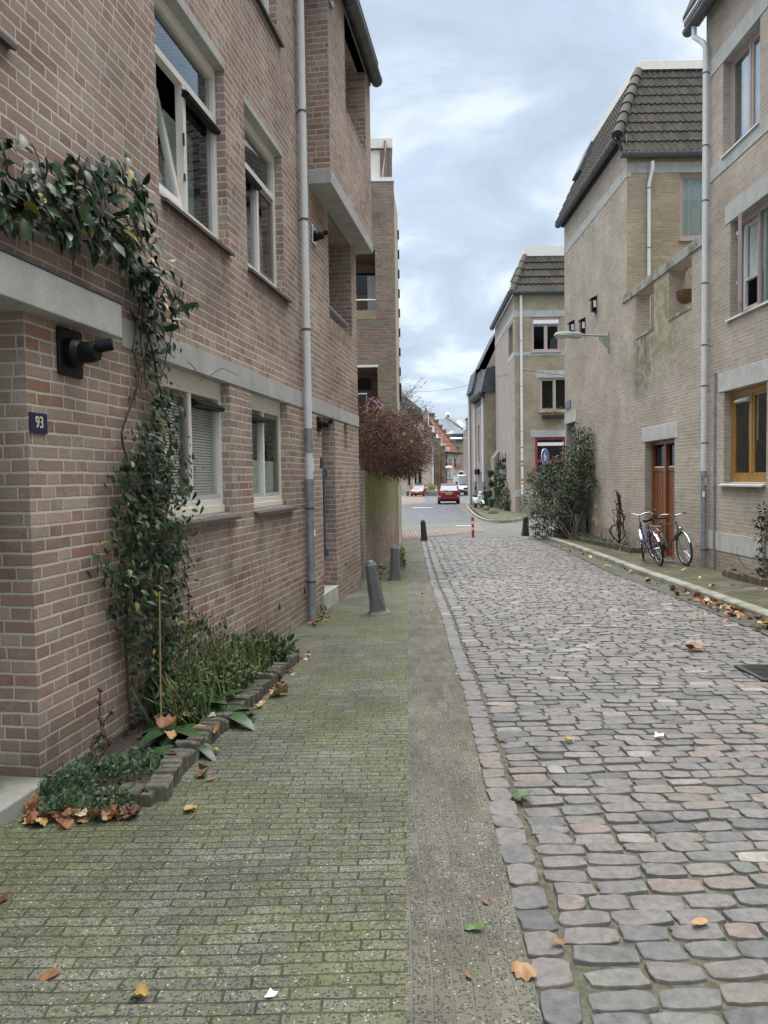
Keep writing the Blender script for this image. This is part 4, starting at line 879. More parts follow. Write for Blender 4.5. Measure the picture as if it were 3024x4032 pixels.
m = MB(); m.add([(XT - .05, YT - .1, ZT2), (14, YT - .1, ZT2), (14, 32, ZT2), (XT - .05, UF + .1, ZT2), (XT - .05, YT - .1, ZT2 + .24), (14, YT - .1, ZT2 + .24), (14, 32, ZT2 + .24), (XT - .05, UF + .1, ZT2 + .24)], [(0, 1, 2, 3), (4, 5, 6, 7), (0, 1, 5, 4), (3, 0, 4, 7), (1, 2, 6, 5), (2, 3, 7, 6)])
obj('roof_edge', m, M['cream'], hm, bevel=.01)
m = MB(); m.quad((6.2, 19.14, ZG2 - .02), (14, 19.14, ZG2 - .02), (14, YT, ZT2 - .03), (XT, YT, ZT2 - .03)); m.quad((6.25, 19.3, ZG1 - .05), (XT + .02, YT, ZT2 - .03), (XT + .02, UF, ZT2 - .03), (6.25, UF, ZG1 - .05)); m.poly([(6.22, 19.16, ZG2), (6.22, 19.5, ZG1), (6.3, 19.9, ZG1), (6.3, 19.3, ZG2)])
m.quad((6.14, 19.16, ZG2), (6.14, 19.62, ZG1 + .12), (6.6, 19.75, ZG1 + .12), (6.6, 19.16, ZG2)); m.quad((6.14, 19.12, ZG2), (6.14, 19.62, ZG1 + .12), (6.3, 19.62, ZG1 - .3), (6.3, 19.2, ZG2 - .1)); obj('roof_deck', m, M['blackm'], hm)
half_gutter(hm, FB, UC + .32, UF + .25, .16, ZG1, .11, straps=.45)
half_gutter(hm, FM, 6.13, 14, .13, ZG2 - .03, .10)
obj('gutter_end', MB().lathe([(.125, 0), (.125, .02)], FB(UC + .29, .12, ZG1 + .05), (0, 1, 0), 16), M['alu'], hm)
obj('eaves', MB().box(UC + .3, UF + .1, .0, .08, 10.1, 10.22, FB), M['blackm'], hm)
sp = np.array((6.13, 24.6, ZG1)) + eS * 1.3
m = MB(); m.add([tuple(sp + np.array((0, a, 0)) + eS * b + eN * c) for c in (.02, .17) for a, b in ((0, 0), (.9, 0), (.9, 1.0), (0, 1.0))], [(0, 1, 2, 3), (4, 5, 6, 7), (0, 1, 5, 4), (1, 2, 6, 5), (2, 3, 7, 6), (3, 0, 4, 7)]); obj('skylight', m, M['zinc'], hm)
pt = c2p(830, 1150); p_b = c2p(812, 1700)
pipe_run(hm, 'downpipe', [(pt[0], UC - .13, pt[1] - .02), (pt[0], UC - .13, pt[1] - .2), (p_b[0] + .03, UC - .07, pt[1] - .42), (p_b[0], UC - .06, pt[1] - .55), (p_b[0], UC - .06, 4.05)], .045, 'pipe', brackets=[(p_b[0], UC - .06, z) for z in (7.3, 8.8)])
# street name plate on the corner (two short words, unreadable at this size)
pl = obj('street_sign', MB().box(25.1, 25.85, 0, .02, 3.82, 4.06, FB), M['navy'], hm)
# ------------------------------------------------------------------ corner house across the crossing street (right)
r1 = lambda x, y: (1800 + x / 2.765, 900 + y / 2.765)
YC = 41.4; XC = 7.36; FFc = Fr((0, YC), (1, 0), (0, -1)); cu_ = lambda x, y: onY(YC, *r1(x, y))
CE = np.array((7.74, 50.8)); C0 = np.array((XC, YC)); tc_ = (CE - C0) / np.linalg.norm(CE - C0); FS = Fr(C0, tc_, (-tc_[1], tc_[0])); LS = float(np.linalg.norm(CE - C0))
hc = thing('brick_house', (10, 46, gz(46)), 'yellow brick corner house with wine red ground floor window behind the bush', 'house')
wa = (*cu_(808, 965), *cu_(1125, 1335)); wA = (wa[0], wa[2], wa[3], wa[1])
wb = (*cu_(895, 1625), *cu_(1300, 1985)); wB_ = (wb[0], wb[2], wb[3], wb[1])
c5 = lambda x, y: (1550 + x / 2.37, 1500 + y / 2.37)
wc = (*onY(YC, *c5(1320, 525)), *onY(YC, *c5(1600, 1010))); wC = (wc[0], wc[2], wc[3], wc[1])
zg = cu_(900, 700)[1]; z1_, z2_ = cu_(630, 965)[1], cu_(630, 895)[1]; z3, z4 = cu_(630, 1385)[1], cu_(630, 1345)[1]
mb = MB(); mb.wall(FFc, XC, 18, -1, zg, [wA, wB_, wC], .12); obj('front_wall', mb, M['brick_yel'], hc)
sw = (*FS.uz(*r1(605, 1020)), *FS.uz(*r1(560, 1420))); sW = (sw[0], sw[2], sw[3] + .1, sw[1])
mb = MB(); mb.wall(FS, 0, LS, -1, zg, [sW], .3); mb.quad(FS(LS, 0, -1), FS(LS, -10, -1), FS(LS, -10, zg), FS(LS, 0, zg)); mb.quad((18, YC, -1), (18, 52, -1), (18, 52, zg), (18, YC, zg)); obj('side_wall', mb, M['brick_pink'], hc)
obj('concrete_band', MB().box(XC - .01, 18, -.1, .015, z1_, z2_, FFc).box(XC - .01, 18, -.1, .015, z3, z4, FFc).box(XC - .01, onY(YC, *c5(1500, 1))[0] - .0, -.1, .015, onY(YC, *c5(1200, 1080))[1], onY(YC, *c5(1200, 1015))[1], FFc), M['concrete'], hc)
obj('concrete_band', MB().box(-.0, LS + .01, -.1, .016, z1_ + .001, z2_ + .001, FS).box(0, sW[1] + .3, -.1, .016, z3 - .03, z4 + .02, FS), M['concrete'], hc)
obj('lintel', MB().box(cu_(845, 1)[0], 18, -.1, .015, wb[1], cu_(900, 1545)[1], FFc), M['concrete'], hc)
obj('lintel', MB().box(onY(YC, *c5(1275, 1))[0], 18, -.1, .015, wc[1], onY(YC, *c5(1300, 460))[1], FFc), M['concrete'], hc)
wo = window(hc, FFc, *wA, -.06, 'mauve', (.5,), None, .09, sash={0: 'mauve', 1: 'mauve'}, head=.3, sill=(wA[0] - .05, wA[1] + .05), sill_mat='mauve', sillw=.12, glass='glass_d')
obj('vent_strip', MB().box(wA[0] + .1, wA[1] - .1, -.06, .0, wA[3] - .36, wA[3] - .16, FFc), M['white'], hc)
window(hc, FFc, *wB_, -.06, 'mauve', (.42,), None, .11, sash={0: 'mauve'}, sill=(wB_[0] - .05, wB_[1] + .05), sill_mat='mauve', sillw=.12, glass='glass_d')
window(hc, FFc, *wC, -.06, 'wine', (.47,), wC[2] + 1.6, .14, glass='glass_d')
obj('frosted_pane', MB().box(wC[0] + .2, wC[1] - .1, -.12, -.11, onY(YC, *c5(1, 805))[1], onY(YC, *c5(1, 715))[1], FFc), M['curtain'], hc)
obj('vent_strip', MB().box(wC[0] + .15, wC[0] + 1.6, -.1, -.03, wC[3] - .48, wC[3] - .3, FFc), M['white'], hc)
obj('side_window', MB().box(sW[0], sW[1], -.34, -.3, sW[2], sW[3], FS), M['glass_d'], hc)
fb = (*cu_(925, 2075), *cu_(1155, 2035))
obj('flower_box', MB().prism([(fb[0], YC - .05, fb[1]), (fb[0], YC - .3, fb[1]), (fb[0] - .02, YC - .36, fb[3]), (fb[0] - .02, YC - .05, fb[3])], (fb[2] - fb[0], 0, 0)), M['bollard_d'], hc)
pxc = cu_(696, 1500)[0]
pipe_run(hc, 'downpipe', [(pxc, YC - .1, zg - .15), (pxc, YC - .1, .5)], .075, 'pipe', brackets=[(pxc, YC - .1, z) for z in (9, 6.5, 4)])
pp = pipe_run(hc, 'downpipe', [(pxc, YC - .1, .52), (pxc, YC - .1, -.7)], .09, 'galv')
rs2 = np.random.RandomState(3)
for k in range(14):
    z = .5 + k * .2 + rs2.uniform(-.04, .04); m = MB(); ts = np.linspace(-2.4, -.8, 5); m.add([(pxc + .079 * math.cos(t), YC - .1 + .079 * math.sin(t), zz_) for zz_ in (z, z + rs2.uniform(.06, .15)) for t in ts], [(i, i + 1, i + 6, i + 5) for i in range(4)]); obj('sticker', m, M[('white', 'pipe', 'white', 'fl_red', 'zinc')[k % 5]], pp)
# roof
gx, gzc = onY(YC - .2, *r1(590, 690)); tx_, ty_ = onY(YC + 1.9, *r1(735, 305))
Yt = YC + 1.9
es = np.array((0, Yt - YC + .1, ty_ - zg)); Ls = np.linalg.norm(es); es /= Ls; en = np.array((0, -es[2], es[1])); x0 = XC - .1; xt = tx_
rs = np.random.RandomState(8)
obj('roof_tiles', tiles((0, YC - .1, zg + .02), (1, 0, 0), es, en, 5, Ls / 5, .28, lambda s: x0 + (xt - x0) * s / Ls, lambda s: 13.5, .05, 5, .07), M['tile'], hc, smooth=50)
L2 = math.hypot(xt - x0, ty_ - zg); eS = np.array(((xt - x0) / L2, 0, (ty_ - zg) / L2)); eN = np.array((-eS[2], 0, eS[0]))
obj('roof_tiles', tiles((x0, 0, zg + .02), (0.04, .999, 0), eS, eN, 5, L2 / 5, .3, lambda s: YC + (Yt - YC) * s / L2, lambda s: 50.9, .05, 4, .07), M['tile'], hc, smooth=50)
m = MB(); a_, b_ = np.array((x0 - .02, YC - .1, zg + .02)), np.array((xt, Yt, ty_))
for k in range(5):
    p, q = a_ + (b_ - a_) * k / 5, a_ + (b_ - a_) * (k + 1.12) / 5; d = (q - p) / np.linalg.norm(q - p); s_ = np.cross(d, (0, 0, 1.)); s_ /= np.linalg.norm(s_); u_ = np.cross(s_, d)
    m.loft([[c + (s_ * math.cos(t) * r + u_ * math.sin(t) * r) for t in np.linspace(-.3, math.pi + .3, 9)] for c, r in ((p, .2), (q, .16))])
obj('hip_tiles', m, M['hiptile'], hc, smooth=50)
m = MB(); m.quad((x0, YC, zg - .02), (18, YC, zg - .02), (18, Yt, ty_ - .03), (xt, Yt, ty_ - .03)); m.quad((x0 + .04, YC, zg - .05), (xt, Yt, ty_ - .05), (xt + .38, 50.9, ty_ - .05), (x0 + .42, 50.9, zg - .05)); obj('roof_deck', m, M['blackm'], hc)
m = MB(); m.add([(xt - .05, Yt - .1, ty_), (18, Yt - .1, ty_), (18, 54, ty_), (xt + .4, 50.9, ty_), (xt - .05, Yt - .1, ty_ + .55), (18, Yt - .1, ty_ + .55), (18, 54, ty_ + .55), (xt + .4, 50.9, ty_ + .55)], [(0, 1, 2, 3), (4, 5, 6, 7), (0, 1, 5, 4), (3, 0, 4, 7), (1, 2, 6, 5), (2, 3, 7, 6)]); obj('roof_edge', m, M['cream'], hc)
half_gutter(hc, FFc, XC - .3, 18, .2, zg + .02, .14, straps=1.5); half_gutter(hc, FS, -.3, LS + .15, .2, zg + .02, .16, straps=.7)
sp = np.array((x0 + .35, 45.0, zg)) + eS * 1.7; m = MB(); m.add([tuple(sp + np.array((0, a, 0)) + eS * b + eN * c) for c in (.05, .4) for a, b in ((0, 0), (.7, 0), (.7, .8), (0, .8))], [(0, 1, 2, 3), (4, 5, 6, 7), (0, 1, 5, 4), (1, 2, 6, 5), (2, 3, 7, 6), (3, 0, 4, 7)]); obj('skylight', m, M['zinc'], hc)
# low side wall grown with ivy
gw2 = thing('garden_wall', (7.2, 49, gz(49)), 'grey garden wall stub grown with ivy beside the green bins', 'garden wall')
a_ = onY(50.6, *c5(905, 640)); b_ = onY(50.6, *c5(960, 600)); m = MB().prism([(a_[0], 50.7, -1), (a_[0], 50.7, a_[1] - .6), (b_[0] + .1, 50.7, b_[1] - .2), (b_[0] + .1, 50.7, -1)], (0, -1.6, 0)); obj('wall', m, M['brick_gry'], gw2)
# ------------------------------------------------------------------ row beyond, right: two tall houses with slate mansards
YR = 51.2
hd = thing('brick_house', (9, 55, gz(55)), 'tall terraced house with slate mansard and white downpipes behind the scooter', 'terraced house')
X0r = onY(YR, *r1(298, 1800))[0]; zr = onY(YR, *r1(298, 1780))[1]; X1r = onY(YR, *r1(429, 1500))[0]
FR = Fr((X0r, YR), (-.012, 1), (-1, -.012)); ru = lambda x, y: FR.uz(*r1(x, y))
UE = FR.uz(1873.5, 1700)[0]
zt1 = onY(YR, *r1(345, 1495))[1]
m = MB(); m.poly([(X0r, YR, -1), (X0r, YR, zr), (X0r + .25, YR, zr + .3), (onY(YR, *r1(345, 1495))[0], YR, zt1), (13, YR, zt1), (13, YR, -1)]); obj('gable_wall', m, M['brick_yel'], hd)
wins = [(FR.uz(1550 + a / 2.37, 1700)[0], FR.uz(1550 + b / 2.37, 1700)[0], z0, z1) for a, b, z0, z1 in ((826, 812, 6.6, 9.1), (806, 795, 6.6, 9.1), (790, 780, 6.6, 9.1), (828, 820, 2.6, 5.3), (800, 786, 2.6, 5.3), (818, 806, -.3, 1.9), (797, 789, .2, 1.9))]
wins = [w_ for w_ in wins if w_[1] > w_[0]]
m = MB(); m.wall(FR, 0, UE, -1, zr, wins, .15); m.quad(FR(UE, 0, -1), FR(UE, -5, -1), FR(UE, -5, zr), FR(UE, 0, zr)); obj('front_wall', m, M['brick_pink'], hd)
for w_ in wins: wf = obj('window', MB().box(w_[0], w_[1], -.17, -.13, w_[2], w_[3], FR), M['glass_d'], hd); obj('window_frame', MB().box(w_[0], w_[0] + .05, -.13, -.08, w_[2], w_[3], FR).box(w_[1] - .05, w_[1], -.13, -.08, w_[2], w_[3], FR).box(w_[0] - .02, w_[1] + .02, -.05, .03, w_[2] - .1, w_[2], FR), M['mauve'], wf)
obj('mansard', MB().prism([FR(-.15, .25, zr), FR(-.15, -.1, zr + 1.6), FR(-.15, -1.6, zt1 + .2), FR(-.15, -4, zt1 + .2), FR(-.15, -4, zr)], np.array(FR(UE, 0, 0)) - np.array(FR(0, 0, 0))), M['slate_d'], hd)
half_gutter(hd, FR, -.2, UE, .3, zr, .14, straps=3)
obj('eaves_board', MB().box(-.2, UE, 0, .35, zr - .35, zr - .12, FR), M['blackm'], hd)
for uu, r_ in ((.25, .09), (UE - .1, .08)): pipe_run(hd, 'downpipe', [FR(uu, .1, zr - .2), FR(uu, .1, 1.2)], r_, 'pipe'); pipe_run(hd, 'downpipe', [FR(uu, .1, 1.2), FR(uu, .1, -.9)], r_ * 1.1, 'galv')
obj('white_band', MB().box(0, UE, -.02, .02, 6.35, 6.5, FR), M['concrete_l'], hd)
for w_ in wins[-2:]: obj('lamp', MB().box(w_[1] + .2, w_[1] + .5, .02, .25, 1.7, 2.1, FR), M['black'], hd, bevel=.03)
he = thing('brick_house', (10, 62, gz(60)), 'taller gabled terraced house behind the slate mansard house', 'terraced house')
U2 = FR.uz(1851.5, 1700)[0]; zr2 = FR.uz(*r1(190, 1790))[1]; zr2 = zr + .6
m = MB(); m.wall(FR, UE + .01, U2, -1, zr2, [(FR.uz(1550 + 762 / 2.37, 1700)[0], FR.uz(1550 + 748 / 2.37, 1700)[0], 2.6, 5.2), (FR.uz(1550 + 745 / 2.37, 1700)[0], FR.uz(1550 + 735 / 2.37, 1700)[0], 6.8, 9)], .15, w=-.05); m.quad(FR(U2, 0, -1), FR(U2, -5, -1), FR(U2, -5, zr2), FR(U2, 0, zr2)); obj('front_wall', m, M['brick_pink'], he)
obj('windows_behind', MB().box(UE + .1, U2 - .1, -.25, -.2, 2, 9.2, FR), M['glass_d'], he)
ya = float(FR(UE, 0, 0)[1]); g = [onY(ya, *r1(*q)) for q in ((205, 1540), (430, 1130))]
m = MB(); m.poly([(onY(ya, *r1(205, 1750))[0], ya, zr2), (g[0][0], ya, g[0][1]), (g[1][0], ya, g[1][1]), (g[1][0] + 3, ya, g[1][1]), (g[1][0] + 3, ya, zr2 - 4), (X0r + .2, ya, zr2 - 4)]); obj('gable_wall', m, M['brick_gry'], he)
d_ = np.array(FR(U2, 0, 0)) - np.array(FR(UE, 0, 0)); xg = onY(ya, *r1(205, 1750))[0]
obj('mansard', MB().prism([(xg - .35, ya, zr2), (g[0][0], ya, g[0][1]), (g[0][0] + .2, ya, g[0][1] + .1), (g[1][0], ya, g[1][1] + .12), (g[1][0] + .3, ya, g[1][1] - .3), (xg, ya, zr2)], d_), M['slate_d'], he)
pipe_run(he, 'downpipe', [FR(U2 - .1, .1, zr2), FR(U2 - .1, .1, -.9)], .09, 'pipe')
# ------------------------------------------------------------------ far end of the street
q9 = lambda x, y: (1560 + x / 4.1475, 1560 + y / 4.1475)
def at9(Y, x, y): return onY(Y, *q9(x, y))
# pale house on the left
Y1 = 101.; ph = thing('house', (5, 104, gz(104)), 'pale plastered house with tall narrow windows behind the small red car', 'house')
FP = Fr((0, Y1), (1, 0), (0, -1)); xa = at9(Y1, 60, 1)[0] - 4; xb = at9(Y1, 590, 1)[0]; zp = at9(Y1, 1, 825)[1]
hs = []
for a, b, c, d in ((195, 230, 1235, 1425), (298, 335, 1185, 1410), (360, 415, 1185, 1410), (340, 375, 870, 1100), (195, 225, 900, 1100)):
    p, q = at9(Y1, a, c), at9(Y1, b, d); hs.append((p[0], q[0], q[1], p[1]))
m = MB(); m.wall(FP, xa, xb, -1.5, zp, hs, .2); shell(m, FP, xa, xb, 0, -9, -1.5, zp); obj('wall', m, M['brick_pale'], ph)
for h_ in hs: obj('window', MB().box(h_[0], h_[1], -.22, -.18, h_[2], h_[3], FP), M['glass_d'], ph); obj('sill', MB().box(h_[0] - .1, h_[1] + .1, -.05, .12, h_[2] - .15, h_[2], FP), M['zinc'], ph)
obj('lintel', MB().box(hs[1][0] - .2, hs[2][1] + .3, 0, .08, hs[1][3], hs[1][3] + .35, FP), M['white'], ph)
obj('downpipe', MB().tube([FP(at9(Y1, 583, 1)[0], .15, zp), FP(at9(Y1, 583, 1)[0], .15, -1)], .1, 8), M['pipe'], ph)
obj('downpipe', MB().tube([FP(at9(Y1, 268, 1)[0], .15, zp), FP(at9(Y1, 268, 1)[0], .15, -1)], .1, 8), M['pipe'], ph)
p, q = at9(Y1, 445, 825), at9(Y1, 600, 640)
obj('dormer_roof', MB().prism([(p[0], Y1 - .3, p[1]), (q[0], Y1 - .3, p[1]), (q[0] - .1, Y1 + 1.2, q[1]), (p[0] + .2, Y1 + 1.2, q[1])], (0, 3, 0)).prism([(xa, Y1 - .2, zp), (p[0], Y1 - .2, zp), (p[0] - .3, Y1 + 2, zp + 2.4), (xa, Y1 + 2, zp + 2.4)], (0, 4, 0)), M['slate'], ph)
obj('white_dormer', MB().box(at9(Y1, 300, 1)[0], at9(Y1, 445, 1)[0], -2.5, -1.5, zp, at9(Y1, 1, 430)[1], FP), M['cream'], ph)
# slate house further left with blue windows
Y0 = 116.; bh = thing('house', (2, 120, gz(120)), 'grey slate roofed house with blue window frames seen above the dry hedge', 'house')
m = MB(); p = [at9(Y0, *q) for q in ((60, 1100), (60, 130), (175, 150), (440, 400), (440, 1100))]; m.prism([(x, Y0, z) for x, z in p], (0, 6, 0)); obj('wall', m, M['brick_gry'], bh)
m = MB(); p = [at9(Y0, *q) for q in ((60, 40), (150, 0), (240, 80), (420, 220), (440, 400), (175, 150), (60, 125))]; m.prism([(x, Y0 - .4, z) for x, z in p], (0, 6, 0)); obj('roof', m, M['slate'], bh)
for a, b, c, d in ((180, 235, 170, 270), (250, 330, 220, 330), (360, 430, 290, 380)):
    p, q = at9(Y0, a, c), at9(Y0, b, d); wf = obj('window', MB().box(p[0], q[0], -Y0 + .0, -Y0 + .5, q[1], p[1], Fr((0, 0), (1, 0), (0, -1))), M['glass_d'], bh)
    wf.data.transform(Matrix.Translation((0, 0, 0)))
p = at9(Y0, 435, 250); q = at9(Y0, 510, 480); obj('chimney', MB().box(p[0], q[0], 0, 1.6, q[1], p[1], Fr((0, Y0 - 1.7), (1, 0), (0, 1))), M['brick_gry'], bh)
p = at9(Y0, 462, 205); q = at9(Y0, 488, 250); obj('chimney_pot', MB().box(p[0], q[0], .4, 1.0, q[1], p[1], Fr((0, Y0 - 1.7), (1, 0), (0, 1))), M['brick_old'], bh)
# stepped gable house with orange roof
Y2 = 108.; sg = thing('stepped_gable_house', (10, 112, gz(112)), 'old brick house with stepped gables and steep orange roof, end of the street', 'house')
def P9(pts, Y): return [(x, Y, z) for x, z in [at9(Y, *q) for q in pts]]
# near stepped gable
st = [(590, 1500), (590, 930), (520, 500), (445, 500), (445, 415), (525, 415), (525, 500), (590, 505), (590, 590), (655, 590), (655, 685), (730, 685), (730, 810), (800, 810), (800, 1500)]
m = MB(); m.prism(P9([(590, 1600), (590, 900), (450, 830), (450, 415), (520, 415), (520, 500), (590, 500), (590, 592), (655, 592), (655, 685), (730, 685), (730, 812), (803, 812), (803, 1600)], Y2), (0, .6, 0)); obj('gable', m, M['brick_old'], sg)
m = MB()
for x0, x1, y_ in ((443, 524, 415), (518, 596, 498), (588, 660, 590), (652, 735, 683), (728, 808, 810)): a = at9(Y2, x0, y_); b = at9(Y2, x1, y_ + 12); m.box(a[0], b[0], Y2 - .15, Y2 + .7, b[1], a[1])
obj('gable_coping', m, M['brick_old'], sg)
p = at9(Y2, 596, 945); q = at9(Y2, 803, 928); obj('string_course', MB().box(p[0], q[0], Y2 - .12, Y2, p[1], q[1]), M['brick_old'], sg)
for xx in (625, 690, 745): p = at9(Y2, xx, 950); q = at9(Y2, xx + 22, 1600); obj('buttress', MB().box(p[0], q[0], Y2 - .25, Y2, -1.5, p[1]), M['brick_old'], sg)
# roof plane between the gables
RT = P9([(520, 362), (575, 360)], Y2 + 1); rb = at9(Y2 + .3, 803, 905); re_ = at9(Y2 + 9, 1022, 915)
m = MB(); m.add([at for at in [(RT[0][0], Y2 + .6, RT[0][2]), (RT[1][0] + .3, Y2 + 9, at9(Y2 + 9, 580, 350)[1]), (re_[0], Y2 + 9, re_[1]), (rb[0], Y2 + .6, rb[1])]], [(0, 1, 2, 3)])
R_ = [np.array(v) for v in m.v]; m = MB(); n1_, n2_ = 26, 24
for i in range(n1_):
    for j in range(n2_):
        f = lambda a, b: (R_[3] * (1 - a) + R_[0] * a) * (1 - b) + (R_[2] * (1 - a) + R_[1] * a) * b
        a0_, a1_, b0_, b1_ = i / n1_, (i + 1.1) / n1_, j / n2_, (j + .98) / n2_; up = np.array((.08, -.05, .06))
        m.quad(f(a0_, b0_) + up, f(a0_, b1_) + up, f(a1_, b1_), f(a1_, b0_))
obj('roof', m, M['orange_roof'], sg)
m = MB(); a = at9(Y2 + 9, 590, 360)
for k, (x0, x1, yt, yb) in enumerate(((535, 632, 290, 420), (632, 695, 393, 520), (695, 757, 480, 600), (757, 820, 560, 700), (820, 890, 640, 760), (885, 960, 725, 850), (957, 1030, 830, 930))):
    p = at9(Y2 + 9, x0, yt); q = at9(Y2 + 9, x1, yb + 60); m.box(p[0], q[0], Y2 + 9, Y2 + 9.7, q[1], p[1]); m.box(p[0] - .06, q[0] + .06, Y2 + 8.9, Y2 + 9.8, p[1] - .04, p[1] + .14)
obj('gable', m, M['brick_old'], sg)
fa = at9(Y2 + .3, 803, 930)[0]; FV0 = np.array((fa, Y2)); FV1 = np.array((at9(Y2 + 6, 1025, 940)[0], Y2 + 6)); tv = (FV1 - FV0) / np.linalg.norm(FV1 - FV0); FV = Fr(FV0, tv, (tv[1], -tv[0])); LV = float(np.linalg.norm(FV1 - FV0))
def v9(x, y): return FV.uz(*q9(x, y))
zv = v9(900, 925)[1]
hs = []
for a, b, c, d in ((862, 882, 1025, 1085), (892, 907, 1028, 1105), (945, 985, 1020, 1085), (812, 832, 1010, 1085), (868, 885, 1270, 1365), (950, 985, 1265, 1360), (815, 835, 1260, 1380)):
    p, q = v9(a, c), v9(b, d); hs.append((p[0], q[0], q[1], p[1]))
m = MB(); m.wall(FV, 0, LV, -1.5, zv, hs, .25); obj('front_wall', m, M['brick_pale'], sg)
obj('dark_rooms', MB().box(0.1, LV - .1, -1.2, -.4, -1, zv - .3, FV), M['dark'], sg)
for a, b, c, d in ((812, 880, 1088, 1160), (943, 1028, 1092, 1165)):
    p, q = v9(a, c), v9(b, d); obj('shutter', MB().box(p[0], q[0], .02, .3, q[1], p[1], FV), M['wine'], sg)
for a, b in ((812, 838), (943, 988)):
    p = v9(a, 1015); q = v9(b, 1015); cxx = (p[0] + q[0]) / 2; r_ = (q[0] - p[0]) / 2 + .15; obj('window_arch', MB().loft([[FV(cxx + rr * math.cos(t), .04, p[1] + rr * 1.3 * math.sin(t)) for rr, t in ((r_, t_) for t_ in np.linspace(0, math.pi, 9))] + [FV(cxx + (r_ - .2) * math.cos(t), .04, p[1] + (r_ - .2) * 1.3 * math.sin(t)) for t in np.linspace(math.pi, 0, 9)], [FV(cxx + r_ * math.cos(t), -.02, p[1] + r_ * 1.3 * math.sin(t)) for t in np.linspace(0, math.pi, 9)] + [FV(cxx + (r_ - .2) * math.cos(t), -.02, p[1] + (r_ - .2) * 1.3 * math.sin(t)) for t in np.linspace(math.pi, 0, 9)]]), M['brick_old'], sg)
obj('eaves_gutter', MB().box(-.3, LV + .5, 0, .5, zv - .15, zv + .12, FV), M['blackm'], sg)
obj('downpipe', MB().tube([FV(.2, .15, zv), FV(.05, .15, zv - .9), FV(.05, .15, -1)], .08, 6), M['zinc'], sg)
# slate roofed building behind on the right
Y3 = 124.; bk_ = thing('apartment_building', (19, 132, gz(130)), 'grey brick block with large slate roofs and rooftop lantern, end of the street', 'apartment building')
m = MB(); m.prism(P9([(1020, 1500), (960, 730), (1230, 730), (1230, 1500)], Y3), (0, 8, 0)); obj('wall', m, M['brick_gry'], bk_)
m = MB(); m.prism(P9([(815, 700), (815, 615), (1230, 600), (1230, 730), (960, 730)], Y3 + .3), (0, 8, 0)); obj('mansard', m, M['slate'], bk_)
def roofpanel(name, quadpts, Ya, Yb, nx, ny, parent):
    a, b, c, d = [np.array(P9([q], Y)[0]) for q, Y in zip(quadpts, (Ya, Ya, Yb, Yb))]; m = MB()
    for i in range(nx):
        for j in range(ny):
            f = lambda s, t: (a * (1 - s) + b * s) * (1 - t) + (d * (1 - s) + c * s) * t
            m.quad(f(i / nx, j / ny) + (0, -.1, .08), f((i + 1) / nx, j / ny) + (0, -.1, .08), f((i + 1) / nx, (j + 1.1) / ny), f(i / nx, (j + 1.1) / ny))
    return obj(name, m, M['slate'], parent)
roofpanel('roof', [(800, 625), (930, 555), (820, 355), (650, 390)], Y3 + 2, Y3 + 9, 14, 16, bk_)
roofpanel('roof', [(930, 610), (1210, 600), (1190, 545), (930, 545)], Y3 + .2, Y3 + 3, 14, 3, bk_)
roofpanel('roof', [(930, 548), (1160, 520), (960, 372), (820, 345)], Y3 + 3, Y3 + 10, 14, 14, bk_)
m = MB(); 
for aa, bb in (((820, 345), (1080, 530)), ((815, 352), (935, 545))):
    a, b = P9([aa], Y3 + 8)[0], P9([bb], Y3 + 2.5)[0]; m.tube([a, b], .16 if aa[0] == 820 else .08, 6)
obj('ridge', m, M['zinc'], bk_)
a, b = P9([(985, 410)], Y3 + 6)[0], P9([(1065, 500)], Y3 + 4)[0]; m = MB().add([a, (a[0] + .6, a[1] - .3, a[2]), (b[0] + .5, b[1] - .3, b[2]), b], [(0, 1, 2, 3)]); m = MB(); m.quad(a, (a[0] + .6, a[1] - .4, a[2] + .1), (b[0] + .5, b[1] - .5, b[2] + .1), (b[0], b[1] - .2, b[2])); obj('roof_window', m, M['white'], bk_)
p, q = at9(Y3 + 9, 808, 285), at9(Y3 + 9, 873, 350); obj('lantern_base', MB().box(p[0] + .2, q[0] - .2, Y3 + 8, Y3 + 10, q[1], p[1] - .3), M['slate'], bk_)
p, q = at9(Y3 + 9, 840, 262), at9(Y3 + 9, 1, 290); obj('lantern', MB().lathe([(.5, q[1] - 1.0 - p[1]), (.5, -.7), (.42, -.25), (.2, 0)], (p[0], Y3 + 9, p[1]), seg=12), M['cream'], bk_)
p = at9(Y3, 960, 735); q = at9(Y3, 1225, 722); obj('gutter', MB().box(p[0], q[0], Y3 - .3, Y3, p[1], q[1]), M['blackm'], bk_)
p, q = at9(Y3, 970, 620), at9(Y3, 1070, 720); obj('window', MB().box(p[0], q[0], Y3 + .2, Y3 + .28, q[1], p[1]), M['blue'], bk_); obj('window', MB().box(p[0] + .3, q[0] + .2, Y3 + .1, Y3 + .19, q[1] + .2, p[1] - .2), M['glass_d'], bk_)
p, q = at9(Y3, 1025, 1240), at9(Y3, 1080, 1330); obj('window', MB().box(p[0], q[0], Y3 - .05, Y3 - .01, q[1], p[1]), M['glass_d'], bk_); p, q = at9(Y3, 1025, 1215), at9(Y3, 1098, 1240); obj('lintel', MB().box(p[0], q[0], Y3 - .12, Y3 - .01, q[1], p[1]), M['white'], bk_)
p, q = at9(90, 1165, 372), at9(90, 1215, 520)
cw = thing('chimney_block', (p[0] + 1, 91, gz(90)), 'grey chimney block on a roof beside the white downpipe of the taller terraced house', 'chimney')
obj('chimney_stack', MB().prism([(p[0], 90, p[1]), (q[0] + 1.2, 90, p[1]), (q[0] + 1.2, 90, q[1]), (p[0], 90, q[1])], (0, 2, 0)).box(p[0] + .1, q[0] + 3, 90.2, 96, -1.5, q[1]), M['brick_gry'], cw)
